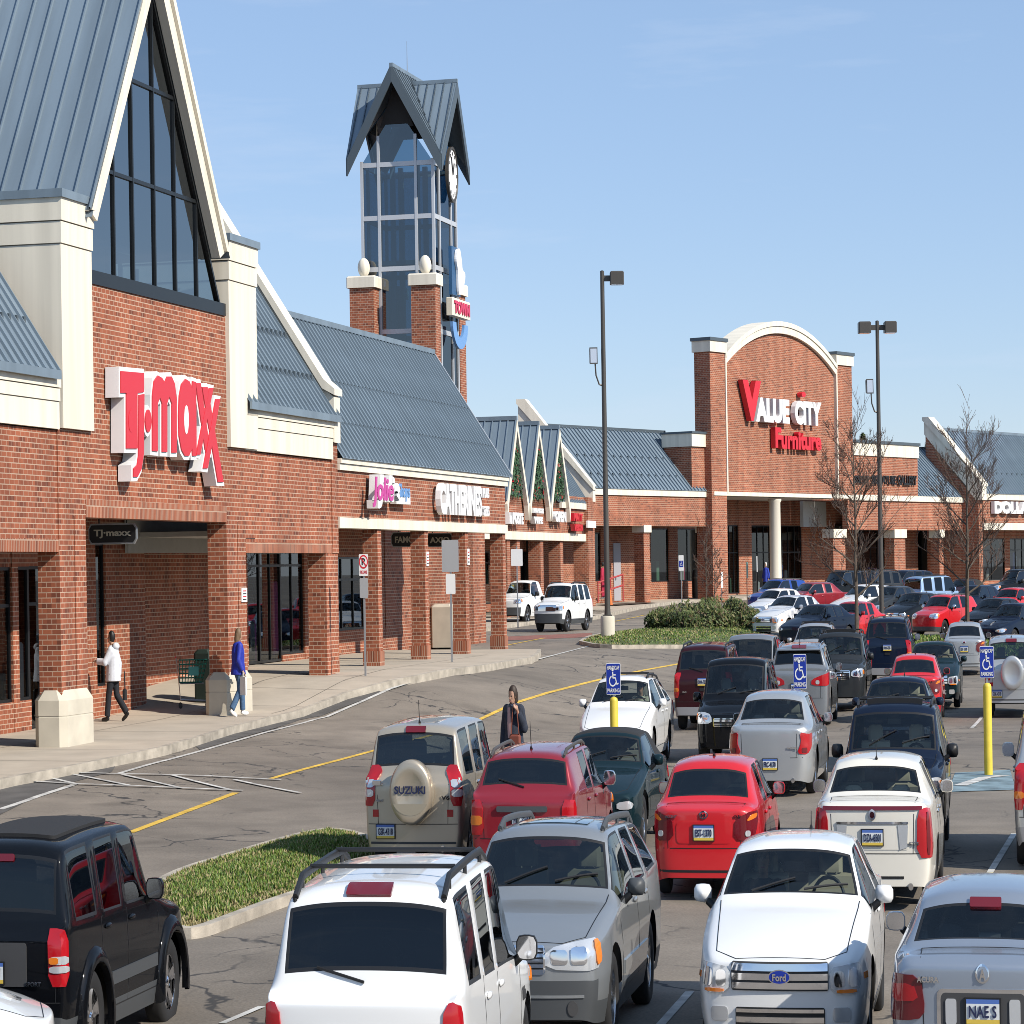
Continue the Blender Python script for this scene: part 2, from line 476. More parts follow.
def car_cage(p):
    Ln, W, Ht = p['L'], p['W'], p['H']
    hw = W / 2; gc = p.get('gc', .2)
    bf, br = p['bf'], p['br']                 # belt height at cowl / at rear
    nose, hood, deck = p['nose'], p['hood'], p['deck']
    xc, x4, x5, x6, x7, x8 = p['xc'], p['x4'], p['x5'], p['x6'], p['x7'], p['x8']
    wr = p['wr'] / 2                          # roof half width
    zr = p.get('zedge', .075)                 # roof camber drop
    th = p.get('tumble', .045)
    xf, xb = Ln / 2, -Ln / 2
    fz = p.get('fplan', .84); rz_ = p.get('rplan', .90)
    def low(wk, zb, k=0.0, zmul=1.0):
        zl = gc + .17; zm = gc + (zb - gc) * p.get('mid', .62)
        return [(hw * wk * .93, gc + k), (hw * wk * .985, zl + k * .6), (hw * wk, zm), (hw * wk * (1 - th), zb)]
    def belt(x):
        t = (xc - x) / (xc - x8)
        return bf + (br - bf) * max(0, min(1.15, t))
    hcam = p.get('hcam', .035)
    st = []
    st.append((xf, low(fz, nose - .06, .06) + [(hw * fz * .80, nose - .012), (hw * fz * .45, nose), (0, nose + .004)]))
    st.append((xf - .09, low(fz * .5 + .47, nose - .045, .02) + [(hw * .80, nose + .012), (hw * .45, nose + hcam * .6), (0, nose + hcam * .8)]))
    hx = xf - .42
    h2 = nose + (hood - nose) * p.get('hk', .35)
    st.append((hx, low(.985, h2 - .055) + [(hw * .84, h2), (hw * .46, h2 + hcam), (0, h2 + hcam * 1.2)]))
    hx2 = (hx + xc) / 2
    h3 = nose + (hood - nose) * .75
    st.append((hx2, low(1.0, min(bf, h3 - .045)) + [(hw * .85, h3 + .008), (hw * .47, h3 + hcam), (0, h3 + hcam * 1.25)]))
    ic = len(st)
    st.append((xc, low(1.0, bf) + [(hw * .88, hood + .01), (hw * .5, hood + .022), (0, hood + .03)]))
    # windscreen is bowed: centre of roof edge lies ahead of its corners
    st.append((x4, low(1.0, belt(x4)) + [(wr, Ht - zr), (wr * .62, Ht - .022), (0, Ht - .014)]))
    st.append((x5, low(1.0, belt(x5)) + [(wr * 1.015, Ht - zr * .9), (wr * .64, Ht - .008), (0, Ht)]))
    st.append((x6, low(1.0, belt(x6)) + [(wr * 1.0, Ht - zr * .95 - p.get('rdrop', .0) * .4), (wr * .63, Ht - .012 - p.get('rdrop', 0) * .4), (0, Ht - .004 - p.get('rdrop', 0) * .4)]))
    rd = p.get('rdrop', .03)
    wr7 = wr * p.get('w7', .96)
    st.append((x7, low(p.get('k7', 1.0), belt(x7)) + [(wr7, Ht - zr - rd), (wr7 * .62, Ht - .025 - rd), (0, Ht - .018 - rd)]))
    st.append((x8, low(p.get('k8', .985), br) + [(hw * p.get('wbl', .84), deck - .0), (hw * .5, deck + .016), (0, deck + .02)]))
    if p.get('notch', True):
        st.append((xb + .16, low(.93, br - p.get('ddrop', .03)) + [(hw * .80, deck - .012 + p.get('lip', 0)), (hw * .46, deck + .004 + p.get('lip', 0)), (0, deck + .006 + p.get('lip', 0))]))
    else:
        st.append((xb + p.get('tail1', .05), low(.965, br - .02) + [(hw * .84, deck - .05), (hw * .5, deck - .045), (0, deck - .045)]))
    st.append((xb, low(rz_, min(br, deck) - p.get('tailz', .09), .05) + [(hw * rz_ * .84, deck - p.get('tailz', .09) + .035), (hw * rz_ * .48, deck - p.get('tailz', .09) + .04), (0, deck - p.get('tailz', .09) + .04)]))
    return st, ic

def poly_in(poly, x, y):
    c = False; n = len(poly)
    for i in range(n):
        x1, y1 = poly[i]; x2, y2 = poly[(i + 1) % n]
        if (y1 > y) != (y2 > y) and x < (x2 - x1) * (y - y1) / (y2 - y1) + x1:
            c = not c
    return c
def rrect(u0, u1, v0, v1, r=.03, n=3):
    out = []
    for cx, cy, a0 in ((u1 - r, v1 - r, 0), (u0 + r, v1 - r, 90), (u0 + r, v0 + r, 180), (u1 - r, v0 + r, 270)):
        for k in range(n + 1):
            a = math.radians(a0 + 90 * k / n)
            out.append((cx + r * math.cos(a), cy + r * math.sin(a)))
    return out
def smooth_poly(poly, it=2):
    for _ in range(it):
        q = []
        for i in range(len(poly)):
            a = poly[i]; b = poly[(i + 1) % len(poly)]
            q.append((a[0] * .8 + b[0] * .2, a[1] * .8 + b[1] * .2)); q.append((a[0] * .2 + b[0] * .8, a[1] * .2 + b[1] * .8))
        poly = q
    return poly
def patch(mb, bvh, poly, org, u, v, d, mat, off=.007, step=.07, thick=.02, maxd=9):
    """a thin piece that follows the body surface: outline (u,v) projected along d"""
    pts = []
    n = len(poly)
    for i in range(n):
        a, b = poly[i], poly[(i + 1) % n]
        k = max(1, int(math.hypot(b[0] - a[0], b[1] - a[1]) / step))
        for j in range(k):
            pts.append((a[0] + (b[0] - a[0]) * j / k, a[1] + (b[1] - a[1]) * j / k))
    nb = len(pts)
    us = [q[0] for q in poly]; vv = [q[1] for q in poly]
    gx = min(us) + step * .5
    while gx < max(us):
        gy = min(vv) + step * .5
        while gy < max(vv):
            if poly_in(poly, gx, gy) and all((gx - q[0]) ** 2 + (gy - q[1]) ** 2 > (step * .35) ** 2 for q in pts[:nb]):
                pts.append((gx, gy))
            gy += step
        gx += step
    edges = [(i, (i + 1) % nb) for i in range(nb)]
    r = delaunay_2d_cdt([Vector(q) for q in pts], edges, [], 1, 1e-5)
    vco, fcs = r[0], r[2]
    org = Vector(org); u = Vector(u); v = Vector(v); d = Vector(d).normalized()
    hit = []
    for q in vco:
        o = org + u * q.x + v * q.y - d * 2.5
        loc, no, _, _ = bvh.ray_cast(o, d)
        if loc is None or (loc - o).length > 2.5 + maxd:
            hit.append(None)
        else:
            if no.dot(d) > 0: no = -no
            hit.append((loc, no))
    vs, idx = [], {}
    for i, h in enumerate(hit):
        if h:
            idx[i] = len(vs); vs.append(tuple(h[0] + h[1] * off - d * off * .3))
    fs = [tuple(idx[i] for i in f) for f in fcs if all(hit[i] for i in f)]
    cnt = {}
    for f in fs:
        for i in range(len(f)):
            e = (f[i], f[(i + 1) % len(f)])
            cnt[e] = cnt.get(e, 0) + 1
    inv = {b: a for a, b in idx.items()}
    low = {}
    for (a, b) in list(cnt):
        if (b, a) not in cnt:
            for w in (a, b):
                if w not in low:
                    h = hit[inv[w]]
                    low[w] = len(vs); vs.append(tuple(h[0] - h[1] * thick))
            fs.append((b, a, low[a], low[b]))
    if fs:
        mb.add(vs, fs, mat)
def ribbon(mb, bvh, pts, org, u, v, d, mat, w=.009, off=.002):
    for a, b in zip(pts, pts[1:]):
        dx, dy = b[0] - a[0], b[1] - a[1]
        l = math.hypot(dx, dy) or 1
        nx, ny = -dy / l * w / 2, dx / l * w / 2
        patch(mb, bvh, [(a[0] - nx, a[1] - ny), (b[0] - nx, b[1] - ny), (b[0] + nx, b[1] + ny), (a[0] + nx, a[1] + ny)], org, u, v, d, mat, off, .12, .0, 1.2 + 9)
def cast(bvh, o, d):
    d = Vector(d).normalized()
    loc, no, _, _ = bvh.ray_cast(Vector(o) - d * 3, d)
    return loc

TYRES, RIMS = {}, {}
def wheel_meshes(r, w, rim, style, rmat):
    k = (round(r, 3), round(w, 3), round(rim, 3), style, rmat.name)
    if k in TYRES: return TYRES[k]
    mb = MB()
    h = w / 2
    mb.lathe([(rim - .02, -h * .9), (rim + .02, -h), (r - .035, -h), (r - .008, -h * .8), (r, -h * .45), (r, h * .45), (r - .008, h * .8), (r - .035, h), (rim + .02, h * .98), (rim - .01, h * .82), (rim - .02, h * .3)], TYRE, 28, 'y')
    ty = mb.mesh('tyre', True, 50)
    mb = MB()
    y1 = h * .80
    mb.lathe([(rim - .015, -h * .5), (rim - .02, h * .2), (rim - .012, y1), (rim + .004, y1 + .008), (rim + .006, y1 - .01)], rmat, 28, 'y', cap=False)
    mb.lathe([(rim - .02, h * .05), (.06, h * .0)], BLACK, 28, 'y', cap=False)
    ns = {'five': 5, 'six': 6, 'multi': 9, 'cap': 7}[style]
    for i in range(ns):
        a = 2 * PI * i / ns
        wd = {'five': .045, 'six': .036, 'multi': .022, 'cap': .04}[style]
        c, s = math.cos(a), math.sin(a)
        vs = []
        for rad, ww, yy in ((.03, wd * .8, y1 - .012), (rim * .55, wd, y1 - .018), (rim - .012, wd * 1.25, y1 - .004)):
            for sg in (-1, 1):
                for dy in (0, -.03):
                    vs.append((rad * s + sg * ww * c, yy + dy, rad * c - sg * ww * s))
        fs = []
        for q in (0, 4):
            fs += [(q + 0, q + 2, q + 6, q + 4), (q + 1, q + 0, q + 4, q + 5), (q + 2, q + 3, q + 7, q + 6)]
        mb.add(vs, fs, rmat)
    mb.lathe([(.0001, y1 + .004), (.035, y1 + .002), (.05, y1 - .012), (.05, y1 - .04)][::-1], rmat, 16, 'y')
    ri = mb.mesh('rim', True, 35)
    TYRES[k] = (ty, ri)
    return ty, ri

def place_text(mb, txt, x0, y0, z0, w, h, mat, face='rear', depth=.008, bold=.02, shear=0.0):
    vs, fs = text_mesh(txt, w, h, depth, bold, shear)
    if face == 'rear':
        vs = [(x0 + q[1], y0 + w / 2 - q[0], z0 - h / 2 + q[2]) for q in vs]
    elif face == 'front':
        vs = [(x0 - q[1], y0 - w / 2 + q[0], z0 - h / 2 + q[2]) for q in vs]
    elif face == 'right':      # on the car's right flank (y<0), reads with forward to the right
        vs = [(x0 - w / 2 + q[0], y0 + q[1], z0 - h / 2 + q[2]) for q in vs]
    mb.add(vs, fs, mat)

def make_car(p, name='car'):
    root = bpy.data.objects.new(name, None); COL.objects.link(root); root.empty_display_size = .3
    root['category'] = p.get('cat', 'car')
    Ln, W, Ht = p['L'], p['W'], p['H']; hw = W / 2
    st, ic = car_cage(p)
    bm = bmesh.new()
    pid = bm.faces.layers.int.new('pid')
    cr = bm.edges.layers.float.new('crease_edge')
    cv = bm.verts.layers.float.new('crease_vert')
    grid = []
    for x, rows in st:
        Lr = [bm.verts.new((x + (p.get('bow', .10) * (1 - (y / hw) ** 2) if (j >= 4 and i_in) else 0), y, z)) for j, (y, z) in enumerate(rows) for i_in in [p['x4'] - 1e-6 <= x <= p['xc'] + 1e-6 or (p['x8'] - 1e-6 <= x <= p['x7'] + 1e-6 and False)]]
        Rr = [bm.verts.new((v.co.x, -v.co.y, v.co.z)) for v in Lr[:-1]] + [Lr[-1]]
        grid.append((Lr, Rr))
    FC = {}
    for i in range(len(grid) - 1):
        for s in (0, 1):
            A, B = grid[i][s], grid[i + 1][s]
            for j in range(6):
                q = (A[j], A[j + 1], B[j + 1], B[j])
                if s: q = q[::-1]
                FC[(i, j, s)] = bm.faces.new(q)
    for end, bulge in ((0, p.get('fbulge', .10)), (len(grid) - 1, -p.get('rbulge', .05))):
        Lr, Rr = grid[end]
        cols = []
        for j in range(4):
            y, z, x = Lr[j].co.y, Lr[j].co.z, Lr[j].co.x
            cols.append([Lr[j], bm.verts.new((x + bulge * .7, y * .6, z)), bm.verts.new((x + bulge, 0, z)), bm.verts.new((x + bulge * .7, -y * .6, z)), Rr[j]])
        top = [Lr[4], Lr[5], Lr[6], Rr[5], Rr[4]]
        for k, vv in enumerate(top[1:4]):
            vv.co.x += bulge * (.7 if k != 1 else 1) * .8
        cols.append(top)
        for j in range(4):
            for k in range(4):
                FC[('cap', end, j, k)] = bm.faces.new((cols[j][k], cols[j][k + 1], cols[j + 1][k + 1], cols[j + 1][k]))
    bmesh.ops.recalc_face_normals(bm, faces=bm.faces[:])
    # creases along shoulder and bonnet edges
    nst = len(grid)
    for i in range(nst - 1):
        for s in (0, 1):
            A, B = grid[i][s], grid[i + 1][s]
            for j, c in ((3, p.get('cr3', .7)), (2, .42), (4, .35 if (i < ic or i >= nst - 3) else p.get('cr4', .5)), (1, .25), (0, .6)):
                e = bm.edges.get((A[j], B[j]))
                if e: e[cr] = c
    for i, c in ((0, .35), (1, .2), (ic, .3), (ic + 1, .4), (ic + 4, .35), (ic + 5, .3), (nst - 2, .45), (nst - 1, .35)):
        for s in (0, 1):
            for j in range(3, 6):
                e = bm.edges.get((grid[i][s][j], grid[i][s][j + 1]))
                if e: e[cr] = max(e[cr], c)
    if p.get('boxy'):
        for i in (nst - 4, nst - 3, nst - 1):
            for s in (0, 1):
                for j in range(6):
                    e = bm.edges.get((grid[i][s][j], grid[i][s][j + 1]))
                    if e: e[cr] = max(e[cr], p['boxy'] * (.5 if i == nst - 4 else 1))
    if p.get('clad', 0):
        for (k, f) in list(FC.items()):
            if k[0] == 'cap':
                if k[2] < p['clad']: f[pid] = 2
            elif k[1] < 1: f[pid] = 2
    cladcap = p.get('cladcap', 0)
    if cladcap:
        for (k, f) in list(FC.items()):
            if k[0] == 'cap' and k[2] < cladcap: f[pid] = 2
            elif k[0] in (0, nst - 2) and k[1] < cladcap: f[pid] = 2
    i4, i5, i6, i7 = ic + 1, ic + 2, ic + 3, ic + 4
    wins = [('windshield', [(ic, 4, 0), (ic, 5, 0), (ic, 4, 1), (ic, 5, 1)], p.get('ws_in', .055), p.get('g_ws', G_CLEAR)),
            ('rear_window', [(i7, 4, 0), (i7, 5, 0), (i7, 4, 1), (i7, 5, 1)], p.get('rw_in', .045), p.get('g_rear', G_CLEAR))]
    for s in (0, 1):
        wins.append(('front_door_window', [(ic, 3, s), (i4, 3, s)], p.get('sw_in', .03), p.get('g_side', G_SIDE)))
        if not p.get('twodoor'):
            wins.append(('rear_door_window', [(i5, 3, s)], p.get('sw_in', .03), p.get('g_back', p.get('g_side', G_SIDE))))
        if p.get('quarter'):
            wins.append(('quarter_window', [(i6, 3, s)], p.get('qw_in', .04), p.get('g_back', p.get('g_side', G_SIDE))))
    names = [(nm, gm) for nm, keys, th, gm in wins]
    uvl = bm.loops.layers.uv.new('cage')
    entries = []
    for wi, (nm, keys, th, gm) in enumerate(wins):
        for (i, j, sd) in keys:
            f = FC[(i, j, sd)]
            A, B = grid[i][sd], grid[i + 1][sd]
            for lp in f.loops:
                lp[uvl].uv = (0 if lp.vert in (A[j], A[j + 1]) else 1, 0 if lp.vert in (A[j], B[j]) else 1)
            fl = ((i - 1, j, sd) not in keys, (i + 1, j, sd) not in keys, (i, j - 1, sd) not in keys and j != 3, (i, j + 1, sd) not in keys and j not in (3, 5))
            f[pid] = 10 + len(entries); entries.append((wi, fl))
    if p.get('softtop'):
        for i in (i4, i5, i6, i7):
            for s in (0, 1):
                for j in (3, 4, 5):
                    f = FC.get((i, j, s))
                    if f is not None and f.is_valid and f[pid] == 0: f[pid] = 3
    bmesh.ops.recalc_face_normals(bm, faces=bm.faces[:])
    me = bpy.data.meshes.new('tmp'); bm.to_mesh(me); bm.free()
    ob = bpy.data.objects.new('tmp', me); COL.objects.link(ob)
    md = ob.modifiers.new('s', 'SUBSURF'); md.levels = p.get('sub', 3); md.render_levels = p.get('sub', 3); md.subdivision_type = 'CATMULL_CLARK'; md.uv_smooth = 'NONE'
    dg = bpy.context.evaluated_depsgraph_get(); dg.update()
    me2 = bpy.data.meshes.new_from_object(ob.evaluated_get(dg))
    bpy.data.objects.remove(ob); bpy.data.meshes.remove(me)
    bm = bmesh.new(); bm.from_mesh(me2); bpy.data.meshes.remove(me2)
    pid = bm.faces.layers.int.get('pid')
    uvl = bm.loops.layers.uv.get('cage')
    step = 1.0 / 2 ** p.get('sub', 3)
    for f in bm.faces:
        k = f[pid]
        if k >= 10:
            wi, (f0, f1, f2, f3) = entries[k - 10]
            uu = sum(lp[uvl].uv.x for lp in f.loops) / len(f.loops); vv = sum(lp[uvl].uv.y for lp in f.loops) / len(f.loops)
            fr0 = (f0 and uu < step) or (f1 and uu > 1 - step) or (f2 and vv < step) or (f3 and vv > 1 - step)
            f[pid] = 0 if fr0 else 10 + wi
    # black rubber surround cut into the edge of every pane
    for wi in range(len(wins)):
        fl = [f for f in bm.faces if f[pid] == 10 + wi]
        if not fl: continue
        r = bmesh.ops.inset_region(bm, faces=fl, thickness=.02 if 'door' in wins[wi][0] else .028, depth=-.004, use_even_offset=True, use_boundary=True)
        for f in r['faces']: f[pid] = 1
    # fit the smoothed shell back to the stated size
    for ax, tgt in ((0, Ln), (1, W)):
        a0 = min(v.co[ax] for v in bm.verts); a1 = max(v.co[ax] for v in bm.verts)
        for v in bm.verts: v.co[ax] = (v.co[ax] - (a0 + a1) / 2) * tgt / (a1 - a0)
    z1 = max(v.co.z for v in bm.verts)
    for v in bm.verts:
        if v.co.z > .6: v.co.z = .6 + (v.co.z - .6) * (Ht - .6) / (z1 - .6)
    # wheel arches
    rw = p['rw']; ar = rw + p.get('arch', .055)
    wx = (p['wf'], p['wb'])
    for cx in wx:
        for k in range(14):
            a = math.radians(-20 + 220 * k / 13)
            no = Vector((math.cos(a), 0, math.sin(a)))
            co = Vector((cx, 0, rw)) + no * ar
            fl = [f for f in bm.faces if f.calc_center_median().z < rw + ar + .25 and abs(f.calc_center_median().x - cx) < ar + .25 and abs(f.calc_center_median().y) > hw * .6]
            g = set(fl)
            for f in fl: g.update(f.edges); g.update(f.verts)
            bmesh.ops.bisect_plane(bm, geom=list(g), dist=1e-5, plane_co=co, plane_no=no)
        dead = []
        for f in bm.faces:
            c = f.calc_center_median()
            if abs(c.y) > hw * .6 and math.hypot(c.x - cx, c.z - rw) < ar * .995 and f[pid] < 10:
                dead.append(f)
        bmesh.ops.delete(bm, geom=dead, context='FACES')
    bvh = BVHTree.FromBMesh(bm)
    # split panes from the shell
    bodyv = MB(); mats = {0: p['paint'], 1: BLACK, 2: p.get('cladmat', PLASTIC), 3: CLOTH}
    groups = {}
    for f in bm.faces:
        k = f[pid]
        groups.setdefault(k if k >= 10 else 0, []).append(f)
    body = MB(); body.mi(p['paint'])
    def emit(mb, faces, matf):
        idx = {}
        vs, by = [], {}
        for f in faces:
            t = []
            for v in f.verts:
                if v.index not in idx:
                    idx[v.index] = len(vs); vs.append(tuple(v.co))
                t.append(idx[v.index])
            by.setdefault(matf(f), []).append(tuple(t))
        b0 = len(mb.v); mb.v += vs
        for m, fl in by.items():
            k = mb.mi(m)
            mb.f += [[i + b0 for i in f] for f in fl]; mb.m += [k] * len(fl)
    bm.verts.index_update()
    emit(body, groups.get(0, []), lambda f: mats.get(f[pid], p['paint']))
    # panel gaps
    gap = p.get('gap', BLACK)
    x4, x5, x6, xc = p['x4'], p['x5'], p['x6'], p['xc']
    for s in (1, -1):
        o, u, v, d = (0, 0, 0), (1, 0, 0), (0, 0, 1), (0, -s, 0)
        zb = p['bf'] - .01; zs = p.get('gc', .2) + .14
        fx = min(xc + .05, p['wf'] - ar - .06)
        bx = x6 if not p.get('twodoor') else x5
        zr = p['br'] - .02
        ribbon(body, bvh, [(fx + .02, zb), (fx, .6), (fx - .06, zs)], o, u, v, d, gap)
        ribbon(body, bvh, [(fx - .06, zs), (x5, zs), (bx - .05 if bx > p['wb'] + ar else p['wb'] + ar * .9, zs)], o, u, v, d, gap)
        if not p.get('twodoor'):
            ribbon(body, bvh, [(x5 + .01, (zb + zr) / 2), (x5, zs)], o, u, v, d, gap)
            bzx = max(bx + .0, p['wb'] + ar * .35)
            ribbon(body, bvh, [(bx, zr), (bzx, p['rw'] + ar * .98), (p['wb'] + ar * .97, p['rw'] + .12)], o, u, v, d, gap)
        else:
            ribbon(body, bvh, [(bx, zr), (bx + .03, zs)], o, u, v, d, gap)
        if p.get('mould'):
            z = p['mould']
            patch(body, bvh, [(p['wb'] + ar + .05, z - .05), (fx - .08, z - .05), (fx - .08, z + .05), (p['wb'] + ar + .05, z + .05)], o, u, v, d, p.get('mouldmat', PLASTIC), .014, .12)
    # rear gaps, bumper line
    o, u, v, d = (0, 0, 0), (0, 1, 0), (0, 0, 1), (1, 0, 0)
    bz = p.get('bumpz', .55)
    gw = hw * p.get('gatew', .66)
    ribbon(body, bvh, [(-hw * .9, bz), (hw * .9, bz)], o, u, v, d, gap)
    ztop = p['deck'] - .10
    ribbon(body, bvh, [(-gw, bz), (-gw * 1.03, ztop)], o, u, v, d, gap)
    ribbon(body, bvh, [(gw, bz), (gw * 1.03, ztop)], o, u, v, d, gap)
    if p.get('notch', True):
        ribbon(body, bvh, [(-gw * 1.05, -Ln / 2 + .02), (-gw * 1.08, p['x8'] - .06), (gw * 1.08, p['x8'] - .06), (gw * 1.05, -Ln / 2 + .02)], (0, 0, 0), (0, 1, 0), (1, 0, 0), (0, 0, -1), gap)
    # bonnet gap
    ribbon(body, bvh, [(-hw * .82, p['xc'] - .03), (-hw * .74, Ln / 2 - .30), (-hw * .5, Ln / 2 - .12), (hw * .5, Ln / 2 - .12), (hw * .74, Ln / 2 - .30), (hw * .82, p['xc'] - .03)], (0, 0, 0), (0, 1, 0), (1, 0, 0), (0, 0, -1), gap)
    b_ob = body.build('body', root, True, 38)
    root['paint'] = p['paint'].name
    for k, fl in groups.items():
        if k >= 10:
            nm, gm = names[k - 10]
            mb = MB(); emit(mb, fl, lambda f: gm)
            mb.build(nm, root, True, 60)
    bm.free()
    # underbody and cabin floor
    mb = MB()
    zfl = max(rw * 2 + .04, .62) if not p.get('lowfloor') else p['lowfloor']
    mb.box(-Ln / 2 + .25, Ln / 2 - .3, -hw + .30, hw - .30, p.get('gc', .2) + .02, zfl, BLACK)
    mb.box(p['x8'] + .1, p['xc'], -hw + .085, hw - .085, zfl, zfl + .02, SEATD)
    for cx in wx:      # wheel housings
        for s in (1, -1):
            n = 10
            vs = []
            for k in range(n + 1):
                a = PI * k / n
                for yy in (hw - .13, hw - .34):
                    vs.append((cx + math.cos(a) * (ar + .0), s * yy, rw + math.sin(a) * (ar + .0)))
            mb.add(vs, [(2 * k, 2 * k + 1, 2 * k + 3, 2 * k + 2) for k in range(n)], BLACK)
    mb.build('underbody', root)
    # wheels
    for cx in wx:
        for s in (1, -1):
            ty, ri = wheel_meshes(rw, p.get('tw', .2), p.get('rim', rw * .64), p.get('wstyle', 'five'), p.get('rimmat', ALU))
            w = link('wheel', ty, root); w.location = (cx, s * (hw - p.get('tw', .2) / 2 - .035), rw * ZS)
            if s < 0: w.rotation_euler = (0, 0, PI)
            r = link('rim', ri, w)
    # lamps
    phi = math.radians(p.get('phi', 35))
    for kind, endx, lst in (('taillight', -1, p.get('tail', [])), ('headlight', 1, p.get('head', []))):
        for s in (1, -1):
            par = None
            for q, (poly, mat) in enumerate(lst):
                if endx < 0:
                    d = (math.cos(phi), -s * math.sin(phi), 0); u = (math.sin(phi), s * math.cos(phi), 0)
                else:
                    d = (-math.cos(phi), -s * math.sin(phi), 0); u = (-math.sin(phi), s * math.cos(phi), 0)
                mb = MB()
                patch(mb, bvh, smooth_poly(poly, 1 if q == 0 else 1), (endx * Ln / 2, s * hw, 0), u, (0, 0, 1), d, mat, .016 + .005 * q, .05, .035)
                if mb.v:
                    ob = mb.build(kind if q == 0 else 'lens', par or root, True, 30)
                    if q == 0: par = ob
    # flat pieces seen from behind / front / above: (name, face, polygon, material, offset)
    parents = {}
    for item in p.get('bits', []):
        nm, face, poly, mat, off = item[:5]
        if face == 'rear': a = ((0, 0, 0), (0, -1, 0), (0, 0, 1), (1, 0, 0))
        elif face == 'front': a = ((0, 0, 0), (0, 1, 0), (0, 0, 1), (-1, 0, 0))
        elif face == 'top': a = ((0, 0, 0), (0, -1, 0), (1, 0, 0), (0, 0, -1))
        elif face == 'right': a = ((0, 0, 0), (1, 0, 0), (0, 0, 1), (0, 1, 0))
        else: a = ((0, 0, 0), (1, 0, 0), (0, 0, 1), (0, -1, 0))
        mb = MB()
        patch(mb, bvh, poly, *a, mat, off, .07, .02)
        if mb.v:
            par = parents.get(item[5]) if len(item) > 5 else None
            parents[nm] = mb.build(nm, par or root, True, 30)
    # number plate
    for face, txt, yo, z in p.get('plates', []):
        sg = -1 if face == 'rear' else 1
        pt = cast(bvh, (0, yo, z), (-sg, 0, 0))
        if pt is None: continue
        x0 = pt.x + sg * .02
        mb = MB()
        mb.box(x0 - .012, x0 + .012, yo - .165, yo + .165, z - .085, z + .085, p.get('plframe', BLACK))
        pl = mb.build('license_plate', root)
        mb = MB()
        mb.box(x0 + sg * .010, x0 + sg * .016, yo - .15, yo + .15, z - .048, z + .048, PLATE)
        mb.box(x0 + sg * .010, x0 + sg * .016, yo - .15, yo + .15, z + .048, z + .075, PLATEB)
        mb.box(x0 + sg * .010, x0 + sg * .016, yo - .15, yo + .15, z - .075, z - .048, PLATEY)
        place_text(mb, txt, x0 + sg * .02, yo, z, .25, .075, INK, face, .006, .015)
        mb.build('plate_face', pl)
    for face, txt, yo, z, w, h, mat, *ex in p.get('badges', []):
        if face in ('rear', 'front'):
            sg = -1 if face == 'rear' else 1
            pt = cast(bvh, (0, yo, z), (-sg, 0, 0))
            if pt is None: continue
            mb = MB(); place_text(mb, txt, pt.x + sg * (.02 + (ex[0] if ex else 0)), yo, z, w, h, mat, face, .012, .03)
        else:
            pt = cast(bvh, (yo, 0, z), (0, 1, 0))
            if pt is None: continue
            mb = MB(); place_text(mb, txt, yo, pt.y - .012, z, w, h, mat, 'right', .008, .02)
        mb.build('badge', root)
    # mirrors
    mm = p.get('mirmat', p['paint']); mz = p['bf'] + p.get('mirz', .09); mx = p['xc'] - p.get('mirx', .42)
    ms = p.get('mirs', 1.0) * .88
    for s in (1, -1):
        pt = cast(bvh, (mx, 0, p['bf'] - .03), (0, -s, 0))
        y0 = s * (abs(pt.y) if pt else hw)
        mb = MB()
        cy = y0 + s * .13 * ms
        prof = [(.080, -.058), (.088, -.056), (.09, -.03), (.085, .02), (.05, .075), (.0001, .09)]
        vs, fs = [], []
        n = 14
        for (r, hx_) in prof:
            for k in range(n):
                a = 2 * PI * k / n
                ca, sa = math.cos(a), math.sin(a)
                f = (abs(ca) ** 4 + abs(sa) ** 4) ** -.25
                vs.append((mx + hx_ * ms, cy + r * f * ca * 1.25 * ms, mz + r * f * sa * ms * p.get('mirh', .85)))
        for i in range(len(prof) - 1):
            for k in range(n):
                j = (k + 1) % n
                fs.append((i * n + k, i * n + j, (i + 1) * n + j, (i + 1) * n + k))
        mb.add(vs, fs, mm)
        mb.tube([(mx + .03, y0 - s * .03, p['bf'] - .02), (mx + .03, cy - s * .05, mz - .05)], [.035, .03], BLACK, 8)
        mo = mb.build('wing_mirror', root, True, 50)
        mb = MB()
        vs = []
        for k in range(n):
            a = 2 * PI * k / n
            ca, sa = math.cos(a), math.sin(a)
            f = (abs(ca) ** 4 + abs(sa) ** 4) ** -.25
            vs.append((mx - .052 * ms, cy + .081 * f * ca * 1.25 * ms, mz + .081 * f * sa * ms * p.get('mirh', .85)))
        mb.add(vs, [tuple(range(n))], CHROME)
        mb.build('mirror_glass', mo)
    # door handles
    for s in (1, -1):
        for hx_ in ([x5 + .16] if p.get('twodoor') else [x5 + .16, x6 + .2 if x6 + .2 < x5 - .3 else x5 - .6]):
            hz = (p['bf'] + p['br']) / 2 - .10
            pt = cast(bvh, (hx_, 0, hz), (0, -s, 0))
            if pt:
                mb = MB(); mb.ellip((hx_, pt.y + s * .012, hz), (.11, .022, .022), p.get('handmat', p['paint']), 10, 6)
                mb.build('door_handle', root, True)
    # wipers
    mb = MB()
    for yo in (.15, -.42):
        pts = []
        for k in range(5):
            yy = yo + .52 * k / 4 * .9
            xx = p['xc'] - .08 - .03 * k
            pt = cast(bvh, (xx, yy, 0), (0, 0, -1))
            if pt: pts.append(tuple(pt + Vector((.01, 0, .015))))
        if len(pts) > 1: mb.tube(pts, .010, BLACK, 5)
    if mb.v: mb.build('windshield_wiper', root)
